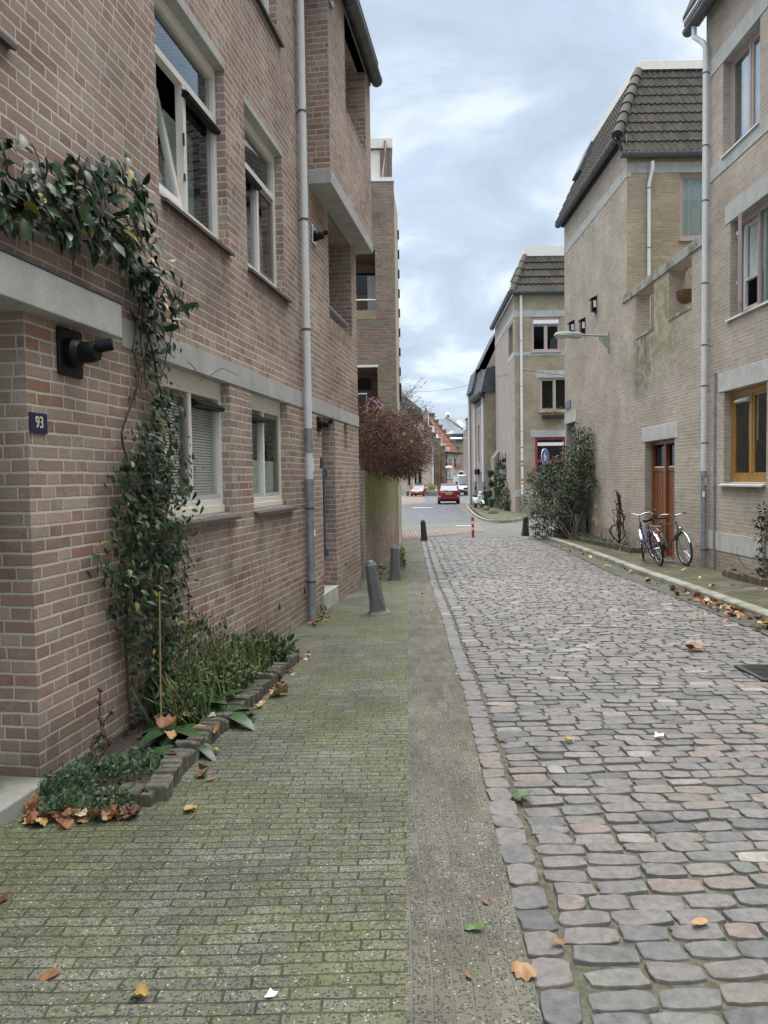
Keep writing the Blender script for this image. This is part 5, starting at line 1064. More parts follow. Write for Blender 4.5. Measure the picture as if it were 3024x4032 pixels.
obj('chimney_cap', MB().box(p[0] - .1, q[0] + 1.3, 89.9, 92.1, p[1], p[1] + .15), M['zinc'], cw)
# low wall, yellow shrub and rail next to the small red car
Yw = 92.; lw = thing('low_wall', (7, Yw, gz(Yw)), 'low mossy wall with a thin railing behind the red hatchback', 'low wall')
p, q = at9(Yw, 490, 1530), at9(Yw, 700, 1620); obj('wall', MB().box(p[0], q[0] + .6, Yw, Yw + .3, -1.2, p[1]), M['concrete_m'], lw)
m = MB(); z0 = p[1]
for x, y in ((485, 1440), (690, 1450)): a = at9(Yw, x, y); m.tube([(a[0], Yw + .1, z0), (a[0], Yw + .1, a[1])], .03, 6)
a = at9(Yw, 485, 1440); b = at9(Yw, 690, 1430); m.tube([(a[0], Yw + .1, a[1]), (b[0], Yw + .1, b[1])], .03, 6)
a = at9(Yw + 8, 800, 1365); b = at9(Yw + 8, 1010, 1360); m.tube([(a[0], Yw + 8, a[1]), (b[0], Yw + 8, b[1])], .04, 6)
for x in (808, 905): c_ = at9(Yw + 8, x, 1365); m.tube([(c_[0], Yw + 8, c_[1]), (c_[0], Yw + 8, -1)], .04, 6)
obj('railing', m, M['blackm'], lw)
# ------------------------------------------------------------------ bollards
def bollard(name, loc, h, label, mat, lean=(0, 0), s=1., foot=True):
    t = thing(name, loc, label, 'bollard', None, local=True); t.rotation_euler = (lean[1], lean[0], .1)
    def ring(a, ch, z): c = a * ch; return [(a, -a + c, z), (a, a - c, z), (a - c, a, z), (-a + c, a, z), (-a, a - c, z), (-a, -a + c, z), (-a + c, -a, z), (a - c, -a, z)]
    m = MB(); m.loft([ring(.105 * s, .06, -.15), ring(.103 * s, .06, .05), ring(.100 * s, .10, .09), ring(.098 * s, .30, .16), ring(.094 * s, .5, .24), ring(.078 * s, .52, h - .10), ring(.076 * s, .52, h - .06), ring(.066 * s, .55, h - .045)])
    obj('post', m, M[mat], t, bevel=.004)
    obj('cap', MB().lathe([(.062 * s, h - .05), (.060 * s, h - .03), (.048 * s, h - .012), (.026 * s, h), (.006, h + .003)], seg=18), M[mat], t, smooth=50)
    if foot: obj('foot', MB().loft([ring(.155 * s, .15, -.1), ring(.15 * s, .15, .02), ring(.11 * s, .12, .06)]), M[mat], t, bevel=.006)
    return t
p = G(1492, 2421); bollard('bollard', (p[0], p[1], gz(p[1])), .73, 'grey cast bollard leaning left on the mossy pavement, nearest to the camera', 'bollard', (-.15, 0))
p = G(1557, 2289); bollard('bollard', (p[0], p[1], gz(p[1])), .68, 'upright grey bollard beside the mossy garden wall', 'bollard', (-.01, 0), .95, False)
p = G(1671, 2130); bollard('bollard', (p[0], p[1], gz(p[1])), .71, 'dark bollard at the far left corner of the cobbles', 'bollard_d', (-.06, 0), 1., False)
p = G(2068, 2109); bollard('bollard', (p[0], p[1], gz(p[1])), .71, 'dark bollard at the kerb end beside the green bush', 'bollard_d', (.05, 0), 1.15, False)
p = G(1863, 2117); t = thing('striped_post', (p[0], p[1], gz(p[1])), 'red and white striped post in the middle of the cobbled street end', 'post', local=True); t.rotation_euler = (0, -.015, 0)
h = .735
for a, b, mt in ((-.1, .37 * h, 'fl_red'), (.37 * h, .5 * h, 'fl_white'), (.5 * h, .65 * h, 'fl_red'), (.65 * h, .8 * h, 'fl_white'), (.8 * h, h, 'fl_red')):
    r = .048; o = obj('red_band' if mt == 'fl_red' else 'white_band', MB().lathe([(r, a), (r, b)] if b < h else [(r, a), (r, b - .01), (r - .01, b)], seg=16), M[mt], t, smooth=40)
# ------------------------------------------------------------------ bicycles
def bicycle(loc, heading, lean, steer, label, fc, low_step=True, rack=True):
    t = thing('bicycle', loc, label, 'bicycle', None, local=True)
    t.rotation_mode = 'QUATERNION'
    t.rotation_quaternion = (Matrix.Rotation(heading, 3, 'Z') @ Matrix.Rotation(lean, 3, 'X')).to_quaternion()
    Rw = .345; WB_ = 1.07; hd_ = np.array((WB_ - .16, 0, .62)); ax = np.array((WB_ - .02, 0, Rw)) - np.array((WB_ - .27, 0, .98)); ax /= np.linalg.norm(ax)
    st = Matrix.Rotation(steer, 3, Vector(ax)); st = np.array(st); pv = np.array((WB_ - .2, 0, .80))
    S_ = lambda p_: tuple(st @ (np.array(p_, float) - pv) + pv)
    def wheel(cx, front):
        tr = S_ if front else (lambda q: tuple(q))
        def ringtube(R_, r, seg=36, k=6):
            m = MB(); secs = []
            vs = [tr((cx + (R_ + r * math.cos(b)) * math.cos(a), r * math.sin(b), Rw + (R_ + r * math.cos(b)) * math.sin(a))) for a in np.linspace(0, 2 * math.pi, seg, endpoint=False) for b in np.linspace(0, 2 * math.pi, k, endpoint=False)]
            m.add(vs, [(i * k + j, i * k + (j + 1) % k, ((i + 1) % seg) * k + (j + 1) % k, ((i + 1) % seg) * k + j) for i in range(seg) for j in range(k)]); return m
        wo = obj('front_wheel' if front else 'rear_wheel', ringtube(Rw - .019, .019), M['rubber'], t, smooth='full')
        obj('rim', ringtube(Rw - .045, .010), M['chrome'], wo, smooth='full')
        m = MB()
        for i in range(28):
            a = 2 * math.pi * i / 28; s_ = .025 if i % 2 else -.025; b = a + (.25 if i % 4 < 2 else -.25)
            m.tube([tr((cx + .025 * math.cos(b), s_, Rw + .025 * math.sin(b))), tr((cx + (Rw - .05) * math.cos(a), 0, Rw + (Rw - .05) * math.sin(a)))], .0016, 3, False)
        obj('spokes', m, M['chrome'], wo)
        m = MB(); m.tube([tr((cx, -.05, Rw)), tr((cx, .05, Rw))], .03 if not front else .022, 10); obj('hub', m, M['chrome'], wo, smooth=40)
        m = MB(); aa = np.linspace(.15, 2.6, 16) if not front else np.linspace(.45, 2.75, 16); secs = []
        for a in aa: secs.append([tr((cx + (Rw + .022 - abs(v) * .25) * math.cos(a), v, Rw + (Rw + .022 - abs(v) * .25) * math.sin(a))) for v in (-.03, -.018, 0, .018, .03)] + [tr((cx + (Rw + .018 - abs(v) * .25) * math.cos(a), v, Rw + (Rw + .018 - abs(v) * .25) * math.sin(a))) for v in (.03, 0, -.03)])
        m.loft(secs); obj('mudguard', m, M['chrome'] if fc != 'black' or front else M['chrome'], t, smooth=True)
    wheel(0, False); wheel(WB_, True)
    bb = (.45, 0, .30); st_ = (.27, 0, .82); ht = (WB_ - .25, 0, .86); hb = (WB_ - .19, 0, .68)
    m = MB(); m.tube([bb, st_], .016, 8)
    if low_step: m.tube([bb, (.62, 0, .36), (.80, 0, .55), hb], .021, 8); m.tube([(.37, 0, .52), (.62, 0, .50), (.78, 0, .66), (WB_ - .22, 0, .76)], .014, 8)
    else: m.tube([bb, hb], .02, 8); m.tube([(.29, 0, .76), ht], .016, 8)
    m.tube([ht, hb], .022, 8)
    for s_ in (-1, 1): m.tube([(0, s_ * .05, Rw), (.43, s_ * .03, .30)], .009, 6); m.tube([(0, s_ * .05, Rw), (.30, s_ * .02, .74)], .008, 6)
    fo_ = obj('frame', m, M[fc], t, smooth=60)
    m = MB()
    for s_ in (-1, 1): m.tube([S_((WB_ - .19, s_ * .035, .66)), S_((WB_ - .1, s_ * .045, .5)), S_((WB_, s_ * .05, Rw))], .010, 6)
    obj('fork', m, M['chrome'], t, smooth=60)
    m = MB(); m.tube([S_((WB_ - .25, 0, .84)), S_((WB_ - .285, 0, 1.0))], .013, 8)
    for s_ in (-1, 1): m.tube([S_((WB_ - .285, 0, 1.0)), S_((WB_ - .22, s_ * .10, 1.03)), S_((WB_ - .26, s_ * .22, 1.05)), S_((WB_ - .42, s_ * .29, 1.02)), S_((WB_ - .50, s_ * .30, 1.0))], .011, 8); m.tube([S_((WB_ - .27, s_ * .19, 1.02)), S_((WB_ - .4, s_ * .26, .98))], .006, 5)
    hb_ = obj('handlebar', m, M['chrome'], t, smooth=60)
    for s_ in (-1, 1): obj('grip', MB().tube([S_((WB_ - .42, s_ * .29, 1.02)), S_((WB_ - .53, s_ * .305, .995))], .018, 8), M['black'], hb_, smooth=40)
    m = MB(); secs = []
    for x, wd, z0, z1 in ((.13, .06, .90, .95), (.17, .105, .895, .965), (.25, .10, .90, .955), (.33, .045, .905, .945), (.41, .022, .905, .935)): secs.append([(x, wd * c, (z0 + z1) / 2 + (z1 - z0) / 2 * s2) for c, s2 in ((1, 0), (.8, .8), (0, 1), (-.8, .8), (-1, 0), (-.8, -.8), (0, -.7), (.8, -.8))])
    m.loft(secs); so_ = obj('saddle', m, M['black'], t, smooth='full'); obj('seat_post', MB().tube([(.265, 0, .82), (.25, 0, .90)], .013, 8), M['chrome'], t, smooth=True)
    if rack:
        m = MB()
        for s_ in (-.055, 0, .055): m.tube([(.22, s_, .74), (-.22, s_, .73)], .006, 6)
        for s_ in (-.06, .06): m.tube([(-.1, s_, .73), (0, s_, Rw)], .005, 6)
        m.tube([(-.22, -.06, .73), (-.22, .06, .73)], .006, 6); obj('rack', m, M['chrome'], t, smooth=60)
        obj('rear_light', MB().box(-.26, -.235, -.05, .05, .68, .72), M['fl_red'], t, bevel=.004)
    obj('headlight', MB().lathe([(.012, -.03), (.04, 0), (.042, .03), (.035, .04)], S_((WB_ - .1, 0, .74)), np.array(S_((WB_, 0, .74))) - np.array(S_((WB_ - .1, 0, .74))), 14), M['chrome'], t, smooth=40)
    m = MB().box(.02, .47, -.055, -.04, .27, .36); obj('chain_guard', m, M['black'], t, bevel=.01)
    m = MB().tube([(.45, -.08, .30), (.45, -.09, .14)], .008, 6).box(.40, .50, -.15, -.07, .125, .15).tube([(.45, .08, .30), (.45, .09, .46)], .008, 6).box(.40, .50, .07, .15, .45, .475); obj('pedals', m, M['blackm'], t)
    obj('kickstand', MB().tube([(.30, .03, .30), (.22, .14, .02)], .008, 6), M['chrome'], t, smooth=True)
    return t
M['blueframe'] = mat_plain('violet_blue_enamel', (.06, .06, .16), .35, var=.08); M['darkframe'] = mat_plain('dark_silver_enamel', (.10, .11, .14), .35, var=.1)
zz = gz(14.9) + .1
bicycle((5.83, 15.80, zz), math.radians(-90 + 10), math.radians(3), math.radians(8), 'bicycle with curved chrome handlebar whose front wheel faces the camera beside the downpipe', 'darkframe', False)
bicycle((5.56, 14.85, zz), math.radians(90 - 4), math.radians(-12), math.radians(18), 'violet blue bicycle turned away, red rear light and rack towards the camera', 'blueframe', True)
# ------------------------------------------------------------------ cars
M['carred'] = mat_plain('red_car_paint', (.17, .008, .016), .22, .1, var=.04); M['carred2'] = mat_plain('bright_red_car_paint', (.28, .012, .02), .22, .1, var=.04); M['carwhite'] = mat_plain('white_car_paint', (.70, .72, .74), .3, var=.03)
M['plate'] = mat_plain('yellow_plate', (.62, .45, .05), .5, var=.03); M['lamp'] = mat_plain('lamp_glass', (.6, .62, .64), .12, var=.1); M['tail'] = mat_plain('tail_glass', (.32, .01, .02), .2, var=.1)
def car(name, loc, heading, label, paint, st, roofm=None, wheel_r=.31, wx=(.75, 3.45), W=.86):
    """st: (x, z bottom, z belt, z roof, half width low, half width belt, half width roof); x from the rear"""
    t = thing(name, loc, label, 'van' if 'van' in name else 'car', None, local=True); t.rotation_euler = (0, 0, heading)
    m = MB(); secs = []
    for x, zb, zl, zr, wl, wb_, wr in st:
        zm = (zb + zl) * .5; secs.append([(x, -wl * .9, zb), (x, -wl, zb + .08), (x, -wb_, zm), (x, -wb_ * .97, zl - .05), (x, -wb_ * .93, zl), (x, wb_ * .93, zl), (x, wb_ * .97, zl - .05), (x, wb_, zm), (x, wl, zb + .08), (x, wl * .9, zb)])
    m.loft(secs); b = obj('body', m, M[paint], t, smooth=38)
    cab = [s for s in st if s[3] > s[2] + .02]
    m = MB(); secs = []
    for x, zb, zl, zr, wl, wb_, wr in cab: secs.append([(x, -wb_ * .92, zl - .01), (x, -(wb_ * .92 * .35 + wr * .65), zl + (zr - zl) * .6), (x, -wr, zr - .05), (x, wr, zr - .05), (x, (wb_ * .92 * .35 + wr * .65), zl + (zr - zl) * .6), (x, wb_ * .92, zl - .01)])
    m.loft(secs); obj('windows', m, M['glass_car'], t, smooth=30)
    m = MB(); secs = []
    rfs = [s for s in cab if s[3] > max(c[3] for c in cab) - .16]
    for x, zb, zl, zr, wl, wb_, wr in rfs: secs.append([(x, -wr - .01, zr - .06), (x, -wr * .95, zr - .015), (x, 0, zr + .01), (x, wr * .95, zr - .015), (x, wr + .01, zr - .06)])
    m.loft(secs); obj('roof', m, M[roofm or paint], t, smooth=40)
    x0, x1 = cab[0], cab[-1]; m = MB()
    def edge(a, b_): 
        for s_ in (-1, 1): m.tube([(a[0], s_ * a[5] * .92, a[2]), (b_[0], s_ * (b_[6] + .005), b_[3] - .05)], .035, 6)
    edge(cab[0], rfs[0]); edge(cab[-1], rfs[-1])
    md = rfs[len(rfs) // 2]
    for s_ in (-1, 1): m.tube([(md[0], s_ * md[5] * .925, md[2]), (md[0], s_ * (md[6] + .005), md[3] - .05)], .035, 6)
    obj('pillars', m, M[paint], t, smooth=60)
    for x in wx:
        for s_ in (-1, 1):
            w_ = obj('wheel', MB().lathe([(wheel_r * .7, -.1), (wheel_r * .97, -.1), (wheel_r, -.07), (wheel_r, .07), (wheel_r * .97, .1), (wheel_r * .7, .1)], (x, s_ * (W - .09), wheel_r), (0, 1, 0), 22), M['rubber'], t, smooth=40)
            obj('rim', MB().lathe([(wheel_r * .66, -.105), (wheel_r * .6, -.11), (.04, -.10)] if s_ < 0 else [(.04, .10), (wheel_r * .6, .11), (wheel_r * .66, .105)], (x, s_ * (W - .09), wheel_r), (0, 1, 0), 14), M['alu'], w_)
    return t
k = NT('car_glass'); k.b.inputs['Specular IOR Level'].default_value = .9; M['glass_car'] = k.fin((.09, .11, .12), .06, 0., .9)
# red hatchback seen from behind
PC = [(0., .36, .80, .80, .76, .80, .6), (.05, .30, .92, .92, .80, .85, .6), (.12, .28, 1.02, 1.08, .82, .87, .72), (.35, .22, 1.03, 1.50, .84, .88, .66), (.7, .2, 1.02, 1.6, .85, .88, .64), (1.6, .2, 1.0, 1.64, .85, .88, .64), (2.6, .2, .98, 1.60, .85, .88, .64), (3.0, .2, .97, 1.45, .85, .88, .66), (3.6, .22, .95, .96, .84, .87, .7), (4.0, .24, .82, .82, .82, .84, .6), (4.25, .3, .62, .62, .70, .74, .5)]
t = car('hatchback_car', (5.18, 58.7, gz(60)), math.radians(90 - 3.5), 'dark red hatchback seen from behind, parked on the right side of the far street', 'carred', PC, W=.86)
# rear window, lamps, plate, bumper
m = MB(); m.poly([(.125, -.70, 1.06), (.125, .70, 1.06), (.335, .60, 1.47), (.335, -.60, 1.47)]); m.v = [(v[0] - .05, v[1], v[2]) for v in m.v]; obj('rear_window', m, M['glass_car2'] if 'glass_car2' in M else M['lamp'], t)
for s_ in (-1, 1):
    obj('tail_light', MB().box(-.02, .2, s_ * .80 - .09, s_ * .80 + .06, .78, 1.05) if s_ > 0 else MB().box(-.02, .2, -.86, -.71, .78, 1.05), M['tail'], t, bevel=.03)
    obj('reflector', MB().box(-.04, .0, s_ * .74 - .08, s_ * .74 + .08, .60, .68), M['lamp'], t)
    obj('wing_mirror', MB().box(3.05, 3.2, s_ * 1.0 - .1, s_ * 1.0 + .1, 1.0, 1.14), M['carwhite'] if s_ > 0 else M['carred'], t, bevel=.03)
obj('bumper', MB().box(-.07, .2, -.82, .82, .34, .58), M['carred'], t, bevel=.05); obj('number_plate', MB().box(-.05, .0, -.26, .26, .74, .86), M['plate'], t); obj('plate_recess', MB().box(-.03, .03, -.4, .4, .70, .93), M['carred'], t, bevel=.01); obj('trim_strip', MB().box(-.055, 0, -.36, .36, .895, .925), M['lamp'], t)
obj('numeral', text_mb('18-SB-NG', .11, Fr((0, 0), (0, -1), (-1, 0)), 0, .052, .80, .002), M['blackm'], t)
obj('badge', MB().prism([(-.04, -.06, .99), (-.04, 0, 1.04), (-.04, .06, .99), (-.04, 0, 1.0)], (.02, 0, 0)).prism([(-.04, -.06, .95), (-.04, 0, 1.0), (-.04, .06, .95), (-.04, 0, .96)], (.02, 0, 0)), M['lamp'], t)
obj('wiper', MB().tube([(.06, -.05, 1.05), (.1, .5, 1.12)], .015, 5), M['black'], t); obj('tow_hook', MB().tube([(0, .0, .3), (-.12, 0, .3), (-.12, 0, .38)], .025, 6), M['black'], t)
# small red hatchback, front to camera
MI = [(0., .3, .85, .85, .74, .80, .6), (.08, .22, .95, .96, .78, .84, .64), (.3, .2, .95, 1.33, .8, .84, .60), (.8, .18, .94, 1.40, .82, .84, .6), (1.5, .18, .93, 1.41, .82, .84, .6), (2.1, .18, .92, 1.37, .82, .84, .6), (2.55, .18, .92, .98, .82, .84, .68), (3.1, .18, .90, .90, .82, .84, .6), (3.45, .2, .80, .80, .80, .82, .6), (3.68, .28, .62, .62, .66, .72, .5)]
p = G(1648, 1956); t = car('small_car', (4.9, 94.2, gz(93)), math.radians(-90 - 13), 'small bright red car with white bonnet stripe facing the camera, far left', 'carred2', MI, 'blackm', .30, (.55, 3.0), W=.84)
for s_ in (-1, 1):
    obj('headlight', MB().lathe([(.02, -.04), (.13, 0), (.12, .04), (.06, .06)], (3.42, s_ * .58, .74), (1, 0, .45), 14), M['lamp'], t, smooth=40); obj('wing_mirror', MB().box(2.3, 2.42, s_ * .95 - .1, s_ * .95 + .1, .95, 1.08), M['carwhite'] if s_ > 0 else M['blackm'], t, bevel=.03)
    obj('fog_light', MB().lathe([(.07, 0), (.05, .03)], (3.66, s_ * .5, .42), (1, 0, 0), 12), M['lamp'], t)
obj('grille', MB().box(3.58, 3.70, -.36, .36, .58, .70), M['lamp'], t, bevel=.03); obj('lower_grille', MB().box(3.60, 3.705, -.5, .5, .3, .42), M['blackm'], t, bevel=.02); obj('number_plate', MB().box(3.69, 3.73, -.26, .26, .44, .56), M['plate'], t)
obj('bonnet_stripe', MB().add([(2.62, .2, .932), (2.62, .42, .932), (3.44, .38, .815), (3.44, .18, .815)], [(0, 1, 2, 3)]) or MB().quad((2.62, .2, .934), (2.62, .44, .934), (3.42, .40, .822), (3.42, .16, .822)), M['carwhite'], t)
# white van
VN = [(0., .4, 1.3, 2.55, .95, .97, .85), (.1, .35, 1.3, 2.58, .97, .99, .87), (3.6, .35, 1.3, 2.55, .97, .99, .87), (4.0, .35, 1.3, 2.45, .97, .99, .85), (4.65, .35, 1.25, 1.35, .97, .97, .84), (5.2, .38, 1.08, 1.08, .95, .95, .7), (5.5, .45, .80, .80, .84, .88, .6)]
t = car('delivery_van', (10.15, 97.2, gz(95)), math.radians(-90 + 2), 'white delivery van facing the camera behind the dark red hatchback', 'carwhite', VN, None, .36, (1.1, 4.7), W=.97)
obj('grille', MB().box(5.38, 5.52, -.42, .42, .76, .98), M['blackm'], t, bevel=.03); obj('bumper', MB().box(5.2, 5.6, -.93, .93, .36, .66), M['blackm'], t, bevel=.05); obj('number_plate', MB().box(5.58, 5.63, -.26, .26, .50, .62), M['plate'], t)
M['screen_glass'] = mat_plain('screen_glass', (.22, .27, .29), .1, var=.15); obj('windscreen', MB().poly([(4.70, -.80, 1.38), (4.70, .80, 1.38), (4.08, .72, 2.35), (4.08, -.72, 2.35)]), M['screen_glass'], t)
obj('side_panels', MB().box(0.02, 3.7, -.99, .99, 1.25, 2.3), M['carwhite'], t, bevel=.05)
for s_ in (-1, 1): obj('headlight', MB().prism([(5.42, s_ * .5, .72), (5.3, s_ * .92, .76), (5.15, s_ * .92, 1.05), (5.36, s_ * .6, .98)], (.06, 0, 0.02)), M['lamp'], t); obj('wing_mirror', MB().box(4.2, 4.35, s_ * 1.15 - .12, s_ * 1.15 + .12, 1.35, 1.7), M['blackm'], t, bevel=.03)
# ------------------------------------------------------------------ scooter
t = thing('motor_scooter', (6.02, 48.6, gz(48.8) + .1), 'white motor scooter parked on the corner pavement in front of the tall green bin', 'scooter', local=True); t.rotation_euler = (0, 0, math.radians(-90 + 13))
def wl(cx, n): 
    w_ = obj(n, MB().lathe([(.17, -.05), (.24, -.055), (.265, -.03), (.265, .03), (.24, .055), (.17, .05)], (cx, 0, .265), (0, 1, 0), 26), M['rubber'], t, smooth=40); m = MB()
    for i in range(6): a = i * math.pi / 3; m.tube([(cx, 0, .265), (cx + .17 * math.cos(a), 0, .265 + .17 * math.sin(a))], .018, 5)
    m.lathe([(.05, -.04), (.05, .04)], (cx, 0, .265), (0, 1, 0), 12); obj('rim', m, M['alu'], w_)
wl(1.28, 'front_wheel'); wl(0., 'rear_wheel')
aa = np.linspace(.15, 2.5, 12); m = MB(); m.loft([[(1.28 + (.30 - .5 * abs(v)) * math.cos(a), v, .265 + (.30 - .5 * abs(v)) * math.sin(a)) for v in (-.085, -.05, 0, .05, .085)] + [(1.28 + (.28 - .5 * abs(v)) * math.cos(a), v, .265 + (.28 - .5 * abs(v)) * math.sin(a)) for v in (.08, 0, -.08)] for a in aa]); obj('front_mudguard', m, M['carwhite'], t, smooth=40)
def rr(x, z0, z1, wa_, wb__): return [(x, -wa_, z0), (x + .03, -wa_ * .5, z0 + .0), (x + .04, 0, z0), (x + .03, wa_ * .5, z0), (x, wa_, z0)]
m = MB(); secs = []
for z, x, w_ in ((.30, .92, .12), (.40, .98, .20), (.55, 1.00, .23), (.70, 1.02, .23), (.85, 1.03, .19), (.98, 1.02, .12)):
    secs.append([(x - .05, -w_, z), (x + .05, -w_ * .8, z), (x + .10, -w_ * .3, z), (x + .11, 0, z), (x + .10, w_ * .3, z), (x + .05, w_ * .8, z), (x - .05, w_, z), (x - .07, 0, z)])
m.loft(secs); obj('leg_shield', m, M['carwhite'], t, smooth=40)
obj('floor_board', MB().box(.5, .95, -.15, .15, .26, .32), M['blackm'], t, bevel=.01)
m = MB(); m.loft([[(x, w_ * c, zc_ + h_ * s_) for c, s_ in ((1, 0), (.8, .7), (0, 1), (-.8, .7), (-1, 0), (-.7, -.9), (.7, -.9))] for x, w_, zc_, h_ in ((-.35, .06, .66, .08), (-.2, .15, .6, .16), (.1, .19, .52, .22), (.4, .18, .5, .22), (.55, .12, .48, .2))]); obj('rear_body', m, M['carwhite'], t, smooth=50)
m = MB(); m.loft([[(x, w_ * c, zc_ + .05 * s_) for c, s_ in ((1, 0), (.7, 1), (-.7, 1), (-1, 0), (-.7, -1), (.7, -1))] for x, w_, zc_ in ((-.35, .09, .80), (0, .14, .79), (.3, .13, .77), (.5, .08, .75))]); obj('seat', m, M['black'], t, smooth=50)
m = MB(); m.loft([[(x, w_ * c, 1.03 + h_ * s_) for c, s_ in ((1, 0), (.7, .7), (0, 1), (-.7, .7), (-1, 0), (-.6, -.8), (.6, -.8))] for x, w_, h_ in ((.9, .10, .04), (1.0, .17, .07), (1.1, .14, .07), (1.17, .07, .05))]); hbm = obj('handlebar_cover', m, M['carwhite'], t, smooth=50)
obj('handlebar', MB().tube([(.93, -.36, 1.06), (1.0, -.15, 1.04), (1.0, .15, 1.04), (.93, .36, 1.06)], .018, 8), M['black'], t, smooth=True)
obj('headlight', MB().lathe([(.09, 0), (.08, .03), (.03, .045)], (1.14, 0, 1.02), (1, 0, .1), 16), M['lamp'], t, smooth=40)
for s_ in (-1, 1): obj('mirror', MB().tube([(.98, s_ * .2, 1.06), (.95, s_ * .3, 1.25)], .008, 6).lathe([(.07, -.012), (.07, .012)], (.95, s_ * .32, 1.3), (1, 0, 0), 12), M['black'], t); obj('indicator', MB().box(1.08, 1.12, s_ * .15 - .03, s_ * .15 + .03, .66, .84), M['lamp'], t)
obj('fork', MB().tube([(1.05, -.09, .5), (1.28, -.09, .27)], .02, 6).tube([(1.05, .09, .5), (1.28, .09, .27)], .02, 6), M['alu'], t, smooth=True); obj('stand', MB().tube([(.5, -.12, .25), (.6, -.28, .02)], .012, 6), M['blackm'], t)
# ------------------------------------------------------------------ bins
M['bingreen'] = mat_plain('green_bin_plastic', (.035, .10, .055), .5, var=.12)
def bin_(loc, s, label, sx=1.):
    t = thing('wheelie_bin', loc, label, 'bin', None, local=True); t.rotation_euler = (0, 0, .2)
    m = MB(); f = lambda a, b, z: [(-a, -b, z), (a, -b, z), (a, b, z), (-a, b, z)]
    m.loft([f(.20 * sx * s, .22 * s, .06 * s), f(.21 * sx * s, .24 * s, .3 * s), f(.275 * sx * s, .34 * s, .98 * s), f(.295 * sx * s, .36 * s, .99 * s), f(.295 * sx * s, .36 * s, 1.03 * s)]); obj('body', m, M['bingreen'], t, bevel=.015 * s)
    m = MB(); m.loft([f(.30 * sx * s, .375 * s, 1.032 * s), f(.30 * sx * s, .375 * s, 1.06 * s), f(.24 * sx * s, .30 * s, 1.10 * s)]); obj('lid', m, M['bingreen'], t, bevel=.01)
    obj('handle', MB().tube([(-.2 * s, .38 * s, .98 * s), (-.2 * s, .43 * s, 1.0 * s), (.2 * s, .43 * s, 1.0 * s), (.2 * s, .38 * s, .98 * s)], .015 * s, 6), M['bingreen'], t)
    for q in (-1, 1): obj('wheel', MB().lathe([(.095 * s, -.025 * s), (.095 * s, .025 * s)], (q * .24 * s * sx, .27 * s, .095 * s), (1, 0, 0), 14), M['rubber'], t, smooth=40)
    return t
bin_((6.86, 50.2, gz(50) + .1), 1.0, 'tall green wheelie bin behind the white scooter'); bin_((6.98, 48.1, gz(48) + .1), .54, 'small green bin beside the ivy, right of the tall bin', 1.2); bin_((2.95, 91, gz(91)), .6, 'small green bin left of the small bright red car')
# boulders
M['boulder'] = mat_plain('mossy_stone', (.095, .10, .055), .9, var=.3, sc=6, bump=.01, bsc=30)
def boulder(loc, r, h, label):
    t = MB(); n = 20; secs = []; r_ = np.random.RandomState(int(loc[1]))
    for i in range(9): a = i / 8 * math.pi / 2 * .98; secs.append([(loc[0] + r * math.cos(a) * math.cos(b) * (1 + .04 * math.sin(3 * b)), loc[1] + r * math.cos(a) * math.sin(b), loc[2] - .05 + (h + .05) * math.sin(a)) for b in np.linspace(0, 2 * math.pi, n, endpoint=False)])
    t.loft(secs); tag(obj('boulder', t, M['boulder'], None, smooth='full'), label, 'boulder')
boulder((6.18, 44.6, gz(44) + .1), .29, .30, 'mossy half round stone nearer the scooter on the corner pavement'); boulder((6.02, 40.9, gz(41) + .1), .29, .30, 'mossy half round stone nearest the corner kerb')
# ------------------------------------------------------------------ pedestrian sign
sx, sy = 6.17, 28.3; sz = onY(sy, 2149, 1797)[1]
t = thing('traffic_sign', (sx, sy, gz(sy) + .1), 'round blue sign with white walking adult and child on a pole behind the bush', 'traffic sign', local=True); t.rotation_euler = (0, 0, math.radians(-90 + 50)); hz_ = sz - gz(sy) - .1
M['signblue'] = mat_plain('sign_blue', (.012, .07, .38), .35, var=.03)
FSn = Fr((0, 0), (0, 1), (1, 0)); 
obj('pole', MB().tube([(-.04, 0, -.1), (-.04, 0, hz_ + .3)], .03, 10), M['galv'], t, smooth=True)
pl = obj('sign_plate', MB().lathe([(.30, 0), (.30, .02)], (0, 0, hz_), (1, 0, 0), 40), M['fl_white'], t, smooth=40); obj('blue_disc', MB().lathe([(.275, .0), (.275, .004)], (.02, 0, hz_), (1, 0, 0), 40), M['signblue'], pl, smooth=40)
def flat(pts, x=.0255): return [(x, a, hz_ + b) for a, b in pts]
m = MB(); s = .01
adult = [(-7, 8), (-3, 9), (1, 8), (5, -2), (7, -7), (5, -8), (2, -2), (1, -5), (3, -14), (4, -21), (1, -21), (-1, -14), (-3, -8), (-5, -14), (-8, -21), (-11, -20), (-8, -12), (-8, -4), (-9, -1), (-10, -6), (-12, -5), (-11, 3)]
m.prism(flat([(a * s - .01, b * s + .01) for a, b in adult]), (.003, 0, 0)); m.lathe([(.032, 0), (.032, .003)], (.0255, -.035, hz_ + .14), (1, 0, 0), 14); m.prism(flat([(-.06, .10), (-.02, .10), (-.005, .16), (-.06, .17)]), (.003, 0, 0))
child = [(9, -4), (13, -4), (16, -10), (14, -11), (13, -8), (13, -13), (15, -20), (13, -21), (11, -15), (9, -20), (7, -20), (9, -13), (8, -9), (6, -7), (5, -9)]
m.prism(flat([(a * s - .01, b * s + .01) for a, b in child]), (.003, 0, 0)); m.lathe([(.022, 0), (.022, .003)], (.0255, .10, hz_ + .0), (1, 0, 0), 12)
obj('pictogram', m, M['fl_white'], pl)
